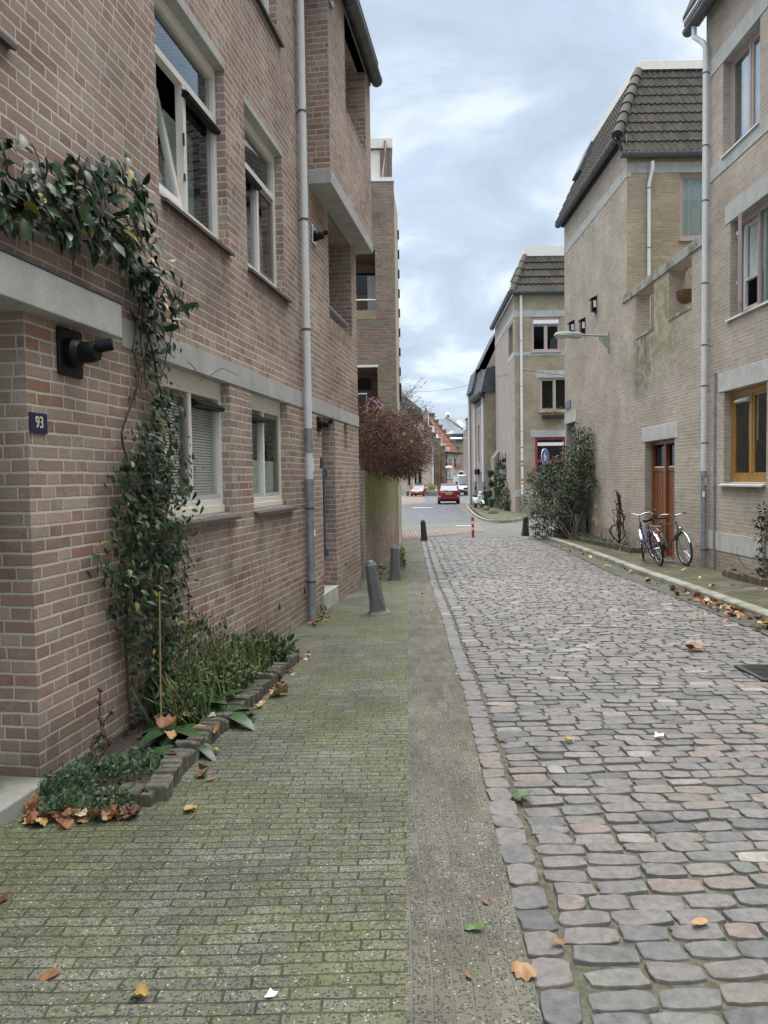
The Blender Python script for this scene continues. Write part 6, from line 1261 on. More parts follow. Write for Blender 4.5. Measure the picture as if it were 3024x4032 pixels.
# ------------------------------------------------------------------ wall lamp
ul, zl = FB.uz(2398, 1340); t = thing('street_lamp', FB(ul, 0, zl), 'grey street lamp on a wall bracket reaching out over the street', 'street lamp')
M['lampgrey'] = mat_plain('lamp_grey_green', (.30, .34, .31), .5, var=.15); yl = FB(ul, 0, 0)[1]; xt_, zt__ = onY(yl, 2183, 1320); xh = onY(yl, 2282, 1320)[0]; za = onY(yl, 2395, 1323)[1]; zh = onY(yl, 2281, 1318)[1]; xw = FB(ul, 0, 0)[0]
obj('bracket', MB().prism([(xw, yl - .02, zl + .12), (xw - .30, yl - .02, za - .03), (xw - .30, yl - .02, za - .06), (xw - .06, yl - .02, zl - .22), (xw, yl - .02, zl - .28)], (0, .04, 0)).box(xw - .04, xw, yl - .05, yl + .05, zl - .32, zl + .22), M['lampgrey'], t, bevel=.006)
obj('arm', MB().tube([(xw - .02, yl, za), (xh - .1, yl, zh)], .028, 10), M['lampgrey'], t, smooth=True)
m = MB(); m.loft([[(x, yl + w_ * c, z_ + h_ * s_) for c, s_ in ((1, -.3), (.8, .6), (0, 1), (-.8, .6), (-1, -.3), (-.8, -.9), (.8, -.9))] for x, w_, z_, h_ in ((xh + .05, .06, zh - .02, .07), (xh - .02, .09, zh - .02, .09), (xh - .25, .12, zh, .09), (xh - .5, .13, zh + .01, .085), (xt_ + .03, .10, zh + .01, .06), (xt_, .05, zh, .03))]); obj('lamp_head', m, M['lampgrey'], t, smooth=40)
m = MB(); m.loft([[(x, yl + w_ * c, zh - .06 + h_ * s_) for c, s_ in ((1, .2), (.6, -.8), (-.6, -.8), (-1, .2))] for x, w_, h_ in ((xh - .22, .08, .02), (xh - .4, .11, .06), (xt_ + .06, .07, .03))]); obj('lamp_glass', m, M['lamp'], t, smooth=40)
# ------------------------------------------------------------------ nest boxes
nb = [((443, 540), 'black and white nest box, highest of three on the beige side wall'), ((362, 690), 'middle nest box of three on the beige side wall, just above the lamp arm'), ((285, 705), 'leftmost nest box of three, above the street lamp head')]
for (x, y), lb in nb:
    u, z = FB.uz(2100 + x / 1.7955, 900 + y / 1.7955); t = thing('nest_box', FB(u, 0, z - .2), lb, 'nest box', 'nest boxes high on the side wall')
    obj('box', MB().box(u - .09, u + .09, 0, .14, z - .2, z + .17, FB), M['black'], t); obj('lid', MB().prism([FB(u - .12, 0, z + .20), FB(u - .12, .19, z + .14), FB(u - .12, .19, z + .17), FB(u - .12, 0, z + .26)], (0, .24, 0)), M['black'], t)
    obj('back_board', MB().box(u - .04, u + .04, 0, .03, z - .27, z - .2, FB), M['black'], t); obj('white_panel', MB().box(u - .094, u - .09, .02, .10, z - .08, z + .12, FB), M['white'], t)
# hanging basket
u, z = FB.uz(2701, 1165, -.2); t = thing('hanging_basket', FB(u, -.2, z), 'brown wicker hanging basket in the second opening of the roof terrace wall', 'basket')
M['wicker'] = mat_plain('wicker', (.14, .085, .04), .8, var=.5, sc=40, bump=.01)
c_ = FB(u, -.2, z - .16); obj('bowl', MB().lathe([(.06, 0), (.13, .03), (.19, .12), (.21, .24), (.215, .26), (.2, .26), (.17, .13)], c_, seg=20), M['wicker'], t, smooth=40)
m = MB()
for a in (0, 2.1, 4.2): m.tube([(c_[0] + .2 * math.cos(a), c_[1] + .2 * math.sin(a), c_[2] + .26), (c_[0], c_[1], 5.93)], .005, 4)
obj('chains', m, M['zinc'], t)
# utility cabinet
t = thing('utility_cabinet', (6.12, 23.1, gz(23.1) + .1), 'small grey cabinet with a round green sticker half hidden by the bush', 'cabinet')
M['cab'] = mat_plain('cabinet_grey', (.34, .35, .33), .6, var=.3, sc=9); z0 = gz(23.1) + .08
obj('housing', MB().box(5.97, 6.28, 22.95, 23.25, z0 - .1, z0 + .76), M['cab'], t, bevel=.012); obj('lid', MB().box(5.95, 6.30, 22.93, 23.27, z0 + .76, z0 + .80), M['cab'], t, bevel=.01); obj('sticker', MB().lathe([(.075, 0), (.075, .003)], (6.17, 22.947, z0 + .32), (0, -1, 0), 20), M['bingreen'], t); obj('sticker', MB().box(5.99, 6.05, 22.945, 22.95, z0 + .1, z0 + .25), M['white'], t)
# manhole
p = G(2985, 2662); t = thing('manhole_cover', (p[0], p[1], gz(p[1])), 'dark iron manhole cover set in the cobbles at the right edge', 'manhole cover')
M['iron'] = mat_plain('rusty_iron', (.05, .05, .052), .6, .4, var=.3, sc=20, bump=.004, bsc=90)
obj('cover', MB().box(p[0] - .08, p[0] + .5, p[1] - .22, p[1] + .26, gz(p[1]), gz(p[1]) + .034), M['iron'], t, bevel=.01)
m = MB()
for i in range(10): m.box(p[0] - .04, p[0] + .46, p[1] - .17 + i * .04, p[1] - .155 + i * .04, gz(p[1]) + .034, gz(p[1]) + .040)
obj('ribs', m, M['iron'], t)
# overhead cable
m = MB(); a = np.array((pxc, YC - .15, cu_(690, 1545)[1])); b = np.array((2.2, 92, onY(92, 1620, 1535)[1])); pts = [a + (b - a) * s + np.array((0, 0, -1.2 * 4 * s * (1 - s) * .5)) for s in np.linspace(0, 1, 20)]
b2 = np.array((13, 30, onY(30, 2222 + 300, 1490)[1])); m.tube(pts, .012, 4); a2 = onY(YC - .2, *r1(1168, 1598)); m.tube([a, (a2[0], YC - .2, a2[1])], .012, 4)
tag(obj('overhead_cable', m, M['blackm'], None), 'thin black cable hung from the corner house across the far street', 'cable')
# far lamp posts
xa_, za_ = onY(88, *q9(862, 1165)); t = thing('street_lamp', (xa_, 88, gz(88)), 'distant lamp post with a pale bowl head in front of the stepped gable house', 'street lamp')
obj('pole', MB().tube([(xa_, 88, -1), (xa_, 88, za_ - .1)], .05, 8), M['galv'], t, smooth=True); obj('lamp_head', MB().lathe([(.1, -.2), (.45, 0), (.4, .12), (.1, .2)], (xa_, 88, za_), seg=16), M['cream'], t, smooth=40)
xa_, za_ = onY(60, *q9(1055, 690)); xb_ = onY(60, *q9(1225, 695))[0]; t = thing('street_lamp', (xb_, 60, za_), 'distant street lamp with flat head on a horizontal arm from the terraced house', 'street lamp')
obj('arm', MB().tube([(xb_ + .3, 60, za_), (xa_, 60, za_)], .04, 6), M['galv'], t); obj('lamp_head', MB().loft([[(x, 60 + w_ * c, za_ + .09 * s_) for c, s_ in ((1, 0), (0, 1), (-1, 0), (0, -1))] for x, w_ in ((xa_ + .1, .08), (xa_ - .2, .18), (xa_ - .75, .16), (xa_ - .85, .06))]), M['cream'], t, smooth=40)
# ------------------------------------------------------------------ plants and litter
def unit(v): v = np.array(v, float); return v / (np.linalg.norm(v) + 1e-9)
R8 = np.random.RandomState(21)
def leaf(mb, p, d, n, L, Wd, fold=.25, droop=.3, pts=2):
    """leaf from p along d, face normal n"""
    d = unit(d); n = unit(np.array(n) - d * np.dot(n, d)); s = np.cross(d, n); p = np.array(p)
    tt = (0, .22, .5, .78, 1.) if pts > 1 else (0, .45, 1.); wf = (0, .36, .5, .33, 0) if pts > 1 else (0, .5, 0)
    vs = []; 
    for t, w_ in zip(tt, wf):
        c = p + d * L * t - n * droop * L * t * t * .6
        if w_ == 0: vs.append(c)
        else: vs += [c + s * w_ * Wd * 1. + n * fold * w_ * Wd, c, c - s * w_ * Wd + n * fold * w_ * Wd]
    if pts > 1: fs = [(0, 1, 2), (0, 2, 3), (1, 4, 5, 2), (2, 5, 6, 3), (4, 7, 8, 5), (5, 8, 9, 6), (7, 10, 8), (8, 10, 9)]
    else: fs = [(0, 1, 2), (0, 2, 3), (1, 4, 2), (2, 4, 3)]
    mb.add(vs, fs)
M['vine'] = mat_leaf('vine_leaf', [(0., (.010, .028, .012)), (.45, (.02, .046, .02)), (.8, (.034, .07, .03)), (.975, (.055, .10, .035)), (.99, (.26, .22, .03)), (1., (.30, .25, .05))], .36, spec=.34)
M['bushleaf'] = mat_leaf('bush_leaf', [(0., (.016, .032, .013)), (.5, (.028, .05, .02)), (.85, (.045, .075, .028)), (1., (.08, .11, .04))], .5, spec=.35)
M['herb'] = mat_leaf('herb_leaf', [(0., (.035, .075, .035)), (.6, (.055, .11, .05)), (1., (.085, .15, .065))], .5)
M['weed'] = mat_leaf('weed_leaf', [(0., (.035, .065, .022)), (.5, (.065, .11, .033)), (.85, (.11, .16, .05)), (1., (.20, .20, .05))], .55)
M['dock'] = mat_leaf('dock_leaf', [(0., (.025, .06, .022)), (.6, (.04, .085, .03)), (1., (.07, .12, .04))], .38)
M['stem'] = mat_plain('brown_stem', (.075, .04, .028), .7, var=.3); M['cane'] = mat_plain('bamboo_cane', (.36, .25, .11), .55, var=.2); M['dead'] = mat_plain('dead_stem', (.07, .045, .035), .9, var=.3)
M['hedgetwig'] = mat_island('hedge_twig', [(0., (.06, .032, .025)), (.5, (.10, .055, .04)), (.9, (.15, .085, .06)), (1., (.25, .16, .11))], .8, 30, .2)
M['hedgeleaf'] = mat_leaf('dry_hedge_leaf', [(0., (.06, .022, .015)), (.5, (.115, .042, .026)), (.85, (.18, .075, .045)), (.97, (.30, .17, .11)), (1., (.5, .38, .28))], .6)
M['bark'] = mat_plain('bark', (.10, .085, .07), .9, var=.3, bump=.01)
M['yellowleaf'] = mat_leaf('yellow_leaf', [(0., (.55, .42, .08)), (1., (.68, .58, .22))], .6)
# --- climbing vine on the near wall
vt = thing('climbing_vine', (*FA(.9, .05, 0)[:2], gz(4.5)), 'dark green climbing vine trained up the near wall and over the porch lintel', 'climbing plant')
blobs = [(560, 2880, 110), (590, 2740, 120), (600, 2600, 120), (610, 2450, 150), (600, 2300, 170), (560, 2180, 170), (620, 2060, 175), (560, 1930, 150), (640, 1850, 130), (600, 1740, 110), (650, 1640, 85), (620, 1530, 75), (600, 1430, 60), (590, 1340, 65), (560, 1230, 75), (540, 1130, 85), (480, 1040, 70), (450, 950, 80), (470, 860, 80), (420, 760, 75), (420, 690, 60), (330, 900, 80), (250, 880, 90), (280, 780, 80), (170, 850, 90), (200, 700, 60), (90, 830, 80), (40, 740, 80), (0, 800, 80), (10, 590, 45), (40, 640, 40), (-60, 780, 90), (350, 680, 50), (260, 650, 45)]
m = MB()
for (x, y, r) in blobs:
    u, z = FA.uz(x, y); u2, z2 = FA.uz(x + r, y); up = y < 1250; k_ = .8 if up else .74; ru_ = abs(u2 - u) * k_; rz = abs(FA.uz(x, y + r)[1] - z) * (1 if up else .95)
    if 1350 < y < 2600: u, z = FA.uz(x - (45 if y < 1950 else 40), y); ru_ *= .9
    n = int(ru_ * rz * (2400 if not up else 1150)) + 8
    for i in range(n):
        a = R8.uniform(0, 6.28); q = math.sqrt(R8.rand()) * (1.08 if R8.rand() < .9 else 1.35); uu, zz_ = u + ru_ * q * math.cos(a), z + rz * q * math.sin(a); w_ = .02 + R8.rand() ** 1.5 * (.15 if not up else .2)
        L = R8.uniform(.035, .075) if not up else R8.uniform(.08, .14)
        d = np.array(FA(R8.normal(0, .55), .25 + R8.rand() * .4, -.55 + R8.normal(0, .45))) - np.array(FA(0, 0, 0)); nn_ = np.array(FA(R8.normal(0, .45), 1, .55 + R8.normal(0, .35))) - np.array(FA(0, 0, 0))
        leaf(m, FA(uu, w_, zz_), d, nn_, L, L * R8.uniform(.40, .52), .35, R8.uniform(.1, .6))
# side shoots
for pts_ in (((700, 1880), (760, 1990)), ((640, 1220), (700, 1190), (740, 1190)), ((690, 2460), (760, 2430), (790, 2480))):
    P_ = [FA(*[FA.uz(x, y)[0]], .08, FA.uz(x, y)[1]) for x, y in pts_]; mt = MB()
    for a, b in zip(P_, P_[1:]):
        for s in np.linspace(0, 1, 5):
            c = np.array(a) * (1 - s) + np.array(b) * s
            for q in (-1, 1): leaf(m, c, (.1 * q, -.3, -.8 + R8.normal(0, .2)), (.9, -.3, .4), R8.uniform(.05, .08), .03, .35, .4)
fo = obj('foliage', m, M['vine'], vt, smooth='full')
m = MB()
def stemline(pts_, w_=.04, r=.008, jit=.01):
    P_ = []; 
    for x, y in pts_: u, z = FA.uz(x, y); P_.append(np.array(FA(u, w_, z)))
    Q = []
    for a, b in zip(P_, P_[1:]):
        for s in np.linspace(0, 1, 6)[:-1]: Q.append(a * (1 - s) + b * s + R8.normal(0, jit * .5, 3))
    Q.append(P_[-1]); m.tube(Q, list(np.linspace(r * 1.3, r * .6, len(Q))), 6)
stemline([(560, 2950), (600, 2700), (590, 2450), (610, 2200), (640, 1950), (650, 1700), (600, 1500), (560, 1300), (580, 1150)], .04, .012)
stemline([(500, 2900), (470, 2600), (480, 2300), (520, 2100), (480, 1850), (455, 1700), (530, 1500), (500, 1350), (540, 1150)], .04, .008)
stemline([(545, 1150), (525, 1350), (545, 1500)], .05, .006); stemline([(680, 1150), (650, 1250), (640, 1340), (600, 1500)], .06, .006); stemline([(640, 2900), (700, 2600), (720, 2400), (700, 2200)], .05, .007)
stemline([(580, 1180), (480, 1000), (330, 830), (150, 800), (0, 700), (-40, 560)], .05, .009); stemline([(500, 800), (540, 950), (570, 1080), (580, 1180)], .08, .006); stemline([(560, 1050), (640, 1180), (690, 1300)], .08, .005); stemline([(580, 1200), (545, 1400), (500, 1550)], .05, .006)
stemline([(690, 1430), (760, 1490), (880, 1520), (930, 1560)], .1, .003); stemline([(740, 1500), (830, 1450), (900, 1480)], .1, .003)
obj('stem', m, M['stem'], vt, smooth='full')
m = MB()
for (x, y) in ((508, 1572), (488, 2428), (613, 940)):
    u, z = FA.uz(x, y); m.lathe([(.02, 0), (.02, .01), (.008, .015), (.008, .05)], FA(u, 0, z), FA.n.tolist() + [0], 12); m.lathe([(.016, .05), (.016, .058)], FA(u, 0, z), FA.n.tolist() + [0], 12)
u, z = FA.uz(508, 1572); u2, z2 = FA.uz(488, 2428); m.tube([FA(u, .055, z), FA(u2, .055, z2)], .002, 4); u3, z3 = FA.uz(613, 940); m.tube([FA(u, .055, z), FA(u3, .055, z3)], .002, 4)
obj('wire_support', m, M['chrome'], vt)
# --- planting strip edging
EDG = [(-1.15, 3.60), (-1.17, 3.95), (-1.14, 4.4), (-1.08, 4.9), (-1.0, 5.5), (-.94, 6.1), (-.86, 6.9)]
rs = np.random.RandomState(9)
t = thing('planter_edging', (-1.05, 5, gz(5)), 'row of upright grey paving blocks edging the plants along the near wall', 'edging'); m = MB()
def edging(m, line, hh, tk=.055, dp=.11, mat=None, jitter=.01):
    for (a, b) in zip(line, line[1:]):
        a, b = np.array(a, float), np.array(b, float); L = np.linalg.norm(b - a); d = (b - a) / L; n_ = np.array((d[1], -d[0])); k = max(1, int(L / tk)); w_ = L / k
        for i in range(k):
            c = a + d * (i + .5) * w_ + n_ * rs.normal(0, jitter * .5); g = gz(c[1]); h_ = hh + rs.normal(0, jitter); e1 = d * (w_ / 2 - .003); e2 = n_ * dp / 2
            q = [c - e1 - e2, c + e1 - e2, c + e1 + e2, c - e1 + e2]; ti = rs.normal(0, .008)
            m.loft([[(*p_, g - .1) for p_ in q], [(*(p_), g + h_ - .012) for p_ in q], [(*(c + (p_ - c) * .86 + n_ * ti), g + h_) for p_ in q]])
edging(m, EDG, .105); edging(m, [(-1.15, 3.60), (-1.34, 3.62)], .10); obj('blocks', m, M['block'], t)
sheet('planting_soil', [(-1.88, 3.75), (-1.17, 3.62), (-1.14, 4.4), (-1.0, 5.5), (-.88, 6.9), (-1.36, 6.9)], .035, M['soil'])
# right planters
t = thing('planter_edging', (5.98, 20, gz(20) + .1), 'row of upright dark bricks edging the bed under the bush on the right pavement', 'edging'); m = MB()
GZo = gz
def gzr(y): return GZo(y) + .1
gz_ = gz; gz = gzr
edging(m, [(6.28, 17.75), (5.98, 17.8), (5.92, 19.5), (5.88, 21.2), (5.86, 22.7)], .13, .065, .1); obj('blocks', m, M['block_d'], t)
t = thing('planter_edging', (5.9, 12.4, gz(12.4)), 'low dark brick edging around the shrub at the right edge of the picture', 'edging'); m = MB()
edging(m, [(6.2, 13.05), (5.98, 12.95), (5.86, 12.3), (5.84, 10.5)], .12, .1, .1); obj('blocks', m, M['block_d'], t)
gz = gz_
# --- generic leafy clumps
def clump(mb, c, r, n, L, wr=.45, up=.4, fold=.25, pts=2, spread=1., rnd=R8, hollow=.0):
    for i in range(n):
        v = rnd.normal(0, 1, 3); v /= np.linalg.norm(v); q = rnd.rand() ** (1 / 3.) if not hollow else hollow + (1 - hollow) * rnd.rand()
        p = np.array(c) + v * q * np.array(r); d = v * spread + np.array((0, 0, up)) + rnd.normal(0, .5, 3); nn_ = np.array((0, -.4, .9)) + rnd.normal(0, .5, 3)
        l_ = L * rnd.uniform(.7, 1.3); leaf(mb, p, d, nn_, l_, l_ * wr, fold, .3, pts)
def whips(mb, base, tip_c, tip_r, n, r=.006, sag=.1, rnd=R8, seg=5):
    ends = []
    for i in range(n):
        e = np.array(tip_c) + rnd.normal(0, .5, 3) * np.array(tip_r); b = np.array(base) + rnd.normal(0, .04, 3) * (1, 1, 0)
        P_ = [b * (1 - s) + e * s + np.array((0, 0, sag * 4 * s * (1 - s))) + rnd.normal(0, .015, 3) * (s > 0) for s in np.linspace(0, 1, seg)]; mb.tube(P_, list(np.linspace(r, r * .35, seg)), 5, False); ends.append(P_)
    return ends
# strip plants
def uw(u, w_, dz=.07): x, y, _ = FA(u, w_, 0); return np.array((x, y, gz(y) + dz))
m = MB()
for (x, y, r, n) in ((150, 1700, .15, 620), (205, 1668, .15, 560), (115, 1715, .10, 300), (235, 1742, .12, 360), (170, 1742, .12, 340), (265, 1672, .12, 300), (300, 1645, .11, 240), (190, 1610, .10, 220), (120, 1745, .08, 150), (330, 1655, .09, 150)):
    q = G(x * 1.8228, y * 1.8228 + 10, .04); c = np.array((q[0], q[1], gz(q[1]) + .05)); clump(m, c, (r, r, r * .7), n, .021, .85, .9, .1, 1)
tag(obj('herb_cushion', m, M['herb'], None, smooth='full'), 'low cushion of small round green leaves at the foot of the near brick corner', 'plant')
m = MB(); mm2 = MB()
def rosette(u, w_, n, L, tilt=.5, wr=.42):
    c = uw(u, w_, .08)
    for i in range(n): a = i * 2.4 + R8.uniform(-.3, .3); d = (math.cos(a), math.sin(a), tilt * R8.uniform(.3, 1.2)); leaf(m, c, d, (0, 0, 1), L * R8.uniform(.7, 1.15), L * wr, .18, .9)
rosette(1.15, .56, 10, .30); rosette(.75, .38, 10, .26); rosette(1.3, .4, 8, .26, 1.2); 
tag(obj('dock_plant', m, M['dock'], None, smooth='full'), 'broad leaved green dock plants hanging over the block edging', 'plant')
m = MB(); rosette(.42, .48, 8, .21, .3, .3); rosette(.55, .62, 6, .20, .2, .34); tag(obj('thistle_plant', m, M['dock'], None, smooth='full'), 'flat rosette of long green leaves above the nearest edging block', 'plant')
m = MB(); ms = MB()
for (u, w_, r, h_, n) in ((1.5, .35, .22, .34, 420), (1.95, .3, .2, .26, 330), (2.3, .36, .14, .30, 240), (1.2, .3, .16, .34, 300), (1.65, .2, .12, .56, 300), (2.65, .3, .15, .18, 220), (1.0, .32, .14, .2, 220), (1.35, .2, .1, .5, 200), (2.1, .2, .1, .46, 200), (1.8, .45, .13, .2, 200)):
    c = uw(u, w_, .1 + h_ / 2); clump(m, c, (r, r, h_ / 2 + .05), n, .036, .5, .7, .2, 1)
    for e in whips(ms, uw(u, w_, .0), uw(u, w_, h_ + .12), (r * 1.2, r * 1.2, .15), 12, .003, 0): pass
for i in range(420):
    b = uw(R8.uniform(.9, 2.8), R8.uniform(.15, .5), 0); hgt = R8.uniform(.15, .5); leaf(m, b, (R8.normal(0, .35), R8.normal(0, .35), 1), (1, R8.normal(), .2), hgt, .012, .2, R8.uniform(.2, .8))
gp_ = thing('weed_clump', tuple(uw(1.8, .3, 0)), 'tall mixed green weeds with thin stems in the strip beside the near wall', 'plant'); obj('leaves', m, M['weed'], gp_, smooth='full'); obj('stems', ms, M['stem'], gp_)
m = MB()
for (u, w_) in ((2.95, .3), (3.12, .36), (2.75, .4)): clump(m, uw(u, w_, .15), (.14, .14, .1), 70, .075, .6, .5, .2)
tag(obj('ivy_clump', m, M['vine'], None, smooth='full'), 'dark ivy like clump at the far end of the planting strip', 'plant')
m = MB(); clump(m, uw(5.6, .12, .05), (.13, .08, .1), 90, .04, .5, .8, .2); tag(obj('weed', m, M['weed'], None, smooth='full'), 'small weed growing at the foot of the left downpipe', 'plant')
m = MB(); P2_ = []
for (x, y) in ((1583, 2190), (1586, 2240), (1584, 2215)): q = G(x, y); clump(m, (q[0], q[1], gz(q[1]) + .10), (.06, .5, .12), 130, .05, .5, .6, .2)
tag(obj('weed', m, M['weed'], None, smooth='full'), 'green weeds sprouting behind the upright grey bollard', 'plant')
# canes
for (x0, y0, x1, y1, lb) in ((635, 2890, 628, 2330, 'leftmost bamboo cane, standing in front of the vine'), (890, 2600, 842, 2225, 'tilted bamboo cane above the weeds by the near wall'), (805, 2650, 810, 2310, 'thin bamboo cane between vine and weeds'), (1010, 2560, 1048, 2200, 'bamboo cane leaning right, crossing another'), (1067, 2580, 985, 2190, 'bamboo cane leaning left, crossing another')):
    b = G(x0, y0, .05); d = ray(x1, y1); q = CAMP + d * ((b[1] + .03) / d[1]); tag(obj('bamboo_cane', MB().tube([b, b * .5 + np.array(q) * .5 + R8.normal(0, .004, 3), q], [.006, .005, .004], 6), M['cane'], None, smooth=True), lb, 'cane', 'bamboo canes in the planting strip')
for (u, w_, h_, lb) in ((.42, .1, .42, 'tallest dry dead stem nearest the brick corner'), (.38, .16, .30, 'shorter dry dead stem just in front of the tallest one'), (.75, .12, .22, 'small dry dead stem behind the green herb cushion'), (1.0, .1, .2, 'small dry dead stem at the foot of the vine'), (2.6, .1, .35, 'dry dead stem at the wall behind the tall weeds')):
    m = MB(); b = uw(u, w_, 0); P_ = [b + np.array((R8.normal(0, .02), R8.normal(0, .02), h_ * s)) for s in np.linspace(0, 1, 6)]; m.tube(P_, list(np.linspace(.006, .004, 6)), 5)
    for s in P_[2:]: m.lathe([(.004, -.02), (.014, 0), (.004, .02)], s, (R8.normal(), R8.normal(), 1), 6)
    tag(obj('dead_stem', m, M['dead'], None), lb, 'dead stem', 'dead stems in the planting strip')
# --- dry hedge over the garden wall
ht_ = thing('dry_hedge', (.2, 16.5, 1.5), 'dense dry red brown hedge bulging over the mossy garden wall', 'hedge')
R9 = np.random.RandomState(33)
hb = [((-.05, 14.6, 2.25), (.55, .8, .62)), ((.25, 15.3, 2.2), (.75, .9, .72)), ((.45, 16.2, 2.15), (.70, 1.1, .68)), ((.2, 17.4, 2.2), (.6, 1.3, .72)), ((-.5, 15.5, 2.3), (.6, 1.2, .7)), ((.3, 18.8, 2.3), (.5, 1.2, .75)), ((.45, 15.4, 1.8), (.42, .7, .3)), ((-.15, 14.2, 2.2), (.4, .5, .5))]
m = MB(); m2 = MB()
for c, r in hb:
    vol = r[0] * r[1] * r[2]; n = int(2300 * vol ** .6)
    for i in range(n):
        v = R9.normal(0, 1, 3); v /= np.linalg.norm(v); q = .35 + .68 * R9.rand(); p = np.array(c) + v * q * np.array(r)
        d = unit(v * .6 + np.array((.35, -.15, .1)) + R9.normal(0, .45, 3)); L = R9.uniform(.10, .26); r_ = R9.uniform(.003, .006); mid = p + d * L * .5 + R9.normal(0, .015, 3)
        m.tube([p, mid, p + d * L], [r_, r_ * .8, r_ * .4], 3, False)
    for i in range(int(n * 1.9)):
        v = R9.normal(0, 1, 3); v /= np.linalg.norm(v); q = .6 + .46 * R9.rand(); p = np.array(c) + v * q * np.array(r)
        if v[2] < -.35 and R9.rand() < .7: continue
        l_ = R9.uniform(.025, .05); leaf(m2, p, v + R9.normal(0, .7, 3), R9.normal(0, 1, 3), l_, l_ * .6, .5, .4, 1)
for c, r in hb:
    for a in range(0): pass
obj('twigs', m, M['hedgetwig'], ht_); obj('dry_leaves', m2, M['hedgeleaf'], ht_, smooth='full')
m = MB()
for i in range(170):
    c, r = hb[R9.randint(7)]; v = R9.normal(0, 1, 3); v /= np.linalg.norm(v); p = np.array(c) + v * np.array(r) * .8; d = unit(v + np.array((.7, -.3, .1)) + R9.normal(0, .3, 3)); L = R9.uniform(.25, .5)
    m.tube([p, p + d * L * .5 + R9.normal(0, .03, 3), p + d * L + np.array((0, 0, R9.uniform(-.08, .08)))], [.004, .003, .0015], 3, False)
obj('long_shoots', m, M['hedgetwig'], ht_)
m = MB()
for (x, y) in ((1414, 1755), (1428, 1757), (1471, 1728), (1493, 1715), (1553, 1710), (1569, 1714), (1585, 1711), (1622, 1741)):
    xx, z_ = onY(14.75, x, y); leaf(m, (xx, 14.75 - .12, z_ + .04), (R8.normal(0, .3), -.2, -1), (.1, -1, .3), .075, .06, .1, .2)
obj('yellow_leaves', m, M['yellowleaf'], ht_, smooth='full')
m = MB(); xx, z_ = onY(15.2, 1470, 1590); clump(m, (xx, 15.6, z_), (.2, .2, .16), 220, .05, .6, .5); M['purple'] = mat_leaf('purple_leaf', [(0., (.10, .02, .05)), (1., (.28, .10, .16))], .5); obj('purple_leaves', m, M['purple'], ht_, smooth='full')
obj('trunks', MB().tube([(-.4, 15, 1.0), (-.3, 15, 2.0)], .05, 6).tube([(-.3, 16.5, 1.0), (-.1, 16.4, 2.0)], .05, 6).tube([(-.2, 18, 1.0), (.1, 18, 2.0)], .05, 6), M['bark'], ht_)
# --- big evergreen bush at the right wall
bt = thing('evergreen_shrub', (6.0, 23.8, gz(24) + .1), 'large dark evergreen shrub with bare lower stems against the beige side wall', 'shrub')
R10 = np.random.RandomState(44); m = MB(); ms = MB()
bb = [(2130, 1975, 75, 24.6), (2200, 1880, 85, 24.4), (2230, 2000, 85, 24.0), (2155, 1920, 60, 25.2), (2290, 1900, 85, 23.4), (2300, 1990, 80, 23.2), (2340, 1840, 60, 22.6), (2350, 1760, 45, 22.4), (2360, 1710, 28, 22.3), (2285, 1720, 32, 22.8), (2270, 1685, 16, 22.8), (2300, 1780, 45, 22.8), (2240, 1800, 50, 23.6), (2130, 2050, 50, 24.8), (2180, 2070, 55, 24.4), (2100, 1880, 28, 25.2), (2090, 1885, 20, 25.2), (2160, 1850, 35, 24.9), (2365, 1900, 45, 22.3), (2400, 1905, 22, 21.8), (2350, 1960, 45, 22.6), (2110, 2090, 28, 25.0), (2240, 2060, 45, 24.0), (2150, 1880, 50, 24.8), (2290, 2060, 30, 23.2), (2365, 1830, 45, 22.3)]
for (x, y, r, Y) in bb:
    xx, z_ = onY(Y, x, y); rr_ = r / FPX * Y; xx = min(xx, 6.22 - rr_ * .4)
    clump(m, (xx, Y, z_), (rr_ * 1.05, rr_ * 1.1, rr_ * 1.05), int(2600 * rr_ ** 2.2) + 30, .085, .36, .2, .25, 2 if rr_ > .4 else 2, .8, R10, .25)
    b = np.array((R10.uniform(5.75, 6.2), R10.uniform(22.3, 25), gz(24) + .1)); e = np.array((xx, Y, z_))
    for j in range(4): b2_ = b + R10.normal(0, .1, 3) * (1, 1, 0); e2_ = e + R10.normal(0, rr_ * .4, 3); ms.tube([b2_ * (1 - s) + e2_ * s + R10.normal(0, .02, 3) for s in np.linspace(0, 1, 6)], list(np.linspace(.012, .004, 6)), 5, False)
for j in range(22): b = np.array((R10.uniform(5.7, 6.2), R10.uniform(22, 25), gz(24) + .05)); ms.tube([b, b + np.array((R10.normal(0, .12), R10.normal(0, .15), .6)), b + np.array((R10.normal(0, .25), R10.normal(0, .3), 1.3))], [.016, .011, .006], 5, False)
obj('foliage', m, M['bushleaf'], bt, smooth='full'); obj('stems', ms, M['bark'], bt, smooth='full')
m = MB(); 
for k in range(9): clump(m, (6.08 + R10.normal(0, .06), 18.8 + k * .45, gz(20) + .2), (.16, .28, .07), 75, .055, .6, .6, .2, 1)
tag(obj('ground_cover', m, M['herb'], None, smooth='full'), 'low green ground cover inside the dark brick edging', 'plant', None, 'stuff')
